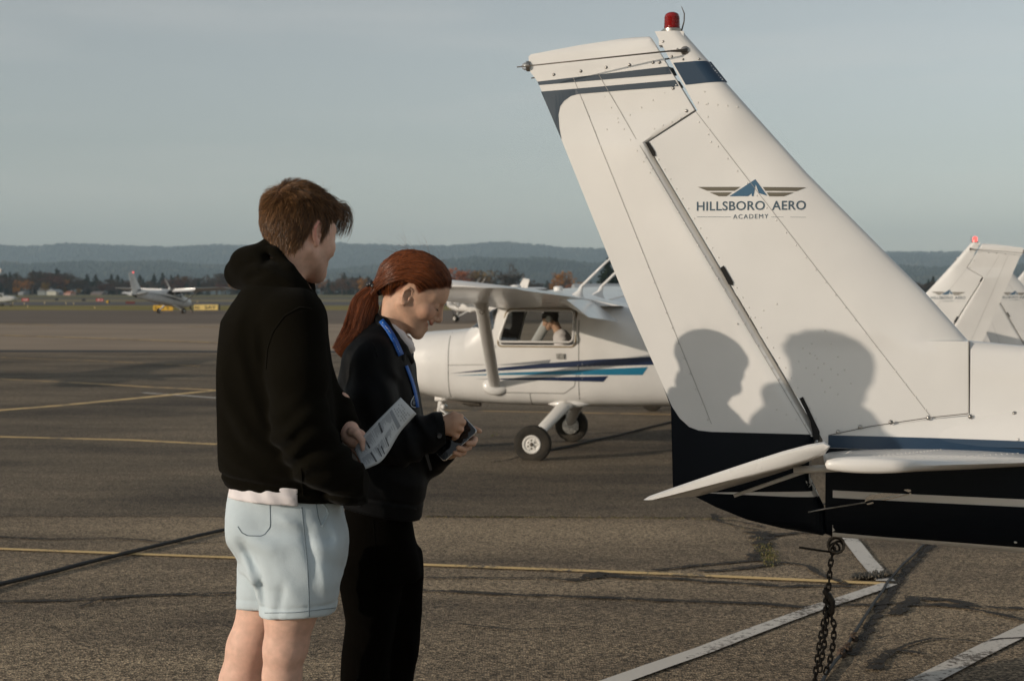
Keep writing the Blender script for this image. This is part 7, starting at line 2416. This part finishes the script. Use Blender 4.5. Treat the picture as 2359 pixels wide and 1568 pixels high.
cable([(1850, 1640), (1905, 1560), (1945, 1505), (1962, 1478), (2000, 1410), (2045, 1345), (2080, 1302), (2130, 1255), (2240, 1140), (2300, 1080)], .0075, 'black tie down cable lying beside the painted lines', clamps=((1966, 1476, 'clip'), (1952, 1500, 'clip'), (1938, 1512, 'clip')))
crack([(2160, 1245), (2110, 1290), (2070, 1340), (2020, 1420), (1985, 1480), (1960, 1510)], (.045, .04), 'dark strip painted as the shade beside the cable', .008, 'tar', .006)  # shade along the cable, put into colour with the tar material

def link_mesh():
    q = MB(); pts = []
    a, b_ = .0125, .0062
    for k in range(16):
        t = 2 * math.pi * k / 16
        pts.append((b_ * math.cos(t), 0, (a - b_) * (1 if math.sin(t) > 0 else -1) * (1 if abs(math.sin(t)) > 1e-6 else 0) + b_ * math.sin(t)))
    q.tube(pts, .0030, 6, close=True)
    o = q.build('chain_link', M['chain'], None, smooth=True)
    me = o.data; bpy.data.objects.remove(o)
    return me
LINK = link_mesh()
def hang_chain(name, pts, label, mat_=None, scale=1.0, extra=None):
    """links every pitch along a path"""
    root = empty(name, pts[0]); o = Vector(root.location)
    P_ = [Vector(p) for p in pts]; seg = [(b_ - a).length for a, b_ in zip(P_[:-1], P_[1:])]; tot = sum(seg)
    pitch = .0185 * scale; n = int(tot / pitch)
    me = LINK
    if mat_:
        me = LINK.copy(); me.materials.clear(); me.materials.append(mat_)
    for i in range(n):
        s_ = i * pitch; k = 0
        while k < len(seg) - 1 and s_ > seg[k]: s_ -= seg[k]; k += 1
        c = P_[k].lerp(P_[k + 1], s_ / seg[k]); d = (P_[k + 1] - P_[k]).normalized()
        l = bpy.data.objects.new('chain_link', me); link(l, root)
        q = d.to_track_quat('Z', 'X')
        l.location = c - o; l.rotation_mode = 'QUATERNION'
        l.rotation_quaternion = q @ Euler((0, 0, R(90) * (i % 2) + R(20) + random.uniform(-.25, .25))).to_quaternion()
        l.scale = (scale,) * 3
    return tag(root, label, 'chain'), o
n_ = lambda px, py, dy=0: at(px, py, YF + dy)
c1, o1 = hang_chain('tie_down_chain', [n_(1919, 1268), n_(1913, 1300), n_(1909, 1350), n_(1900, 1420), n_(1888, 1480), n_(1880, 1540), n_(1877, 1570), n_(1870, 1640), n_(1860, 1715)], 'dark chain hanging from the tail ring, longest strand', scale=1.12)
q = MB()   # coiled spring shackle and snap hook
for k, (cx, cy, r) in enumerate(((1926, 1256, .026), (1931, 1258, .018), (1922, 1262, .018))):
    q.tube([n_(cx, cy, .01 * k) + Vector((r * math.cos(a), .004 * math.sin(a * 2), r * math.sin(a))) - o1 for a in np.linspace(0, 6.28, 15)[:-1]], .0042, 6, close=True)
q.tube([n_(1841, 1260) - o1, n_(1880, 1266) - o1, n_(1918, 1271) - o1], .0042, 6)
q.build('shackle', M['chain'], c1, smooth=True)
q = MB(); q.tube([n_(1903, 1352) - o1, n_(1900, 1362) - o1, n_(1908, 1370) - o1, n_(1916, 1385) - o1, n_(1915, 1410) - o1, n_(1908, 1418) - o1], [.006, .009, .012, .013, .012, .007], 8)
q.tube([n_(1902, 1378) - o1, n_(1900, 1388) - o1], .008, 6); q.build('snap_hook', M['chain'], c1, smooth=True)
hang_chain('tie_down_chain', [n_(1912, 1408), n_(1922, 1440), n_(1920, 1480), n_(1912, 1520), n_(1902, 1548), n_(1893, 1550)], 'dark chain loop on the cable side of the hanging chain', scale=1.12)
hang_chain('tie_down_chain', [n_(1906, 1400, -.01), n_(1903, 1440, -.01), n_(1898, 1490, -.01), n_(1890, 1530, -.01), n_(1888, 1552, -.01)], 'short dark chain strand between the longest strand and the loop', scale=1.12)
# chain heap on the ground
hp = []
for i in range(60):
    t = i / 59; x = 1962 + 92 * t; y = 1333 + 6 * math.sin(i * 1.3) - 6 * t * t
    g = ground_at(x, y); hp.append(g + Vector((0, 0, .012 + .012 * abs(math.sin(i * .9)))))
hang_chain('tie_down_chain', hp, 'dusty chain heaped on the ground where the white lines meet', M['chaindull'], 1.0)
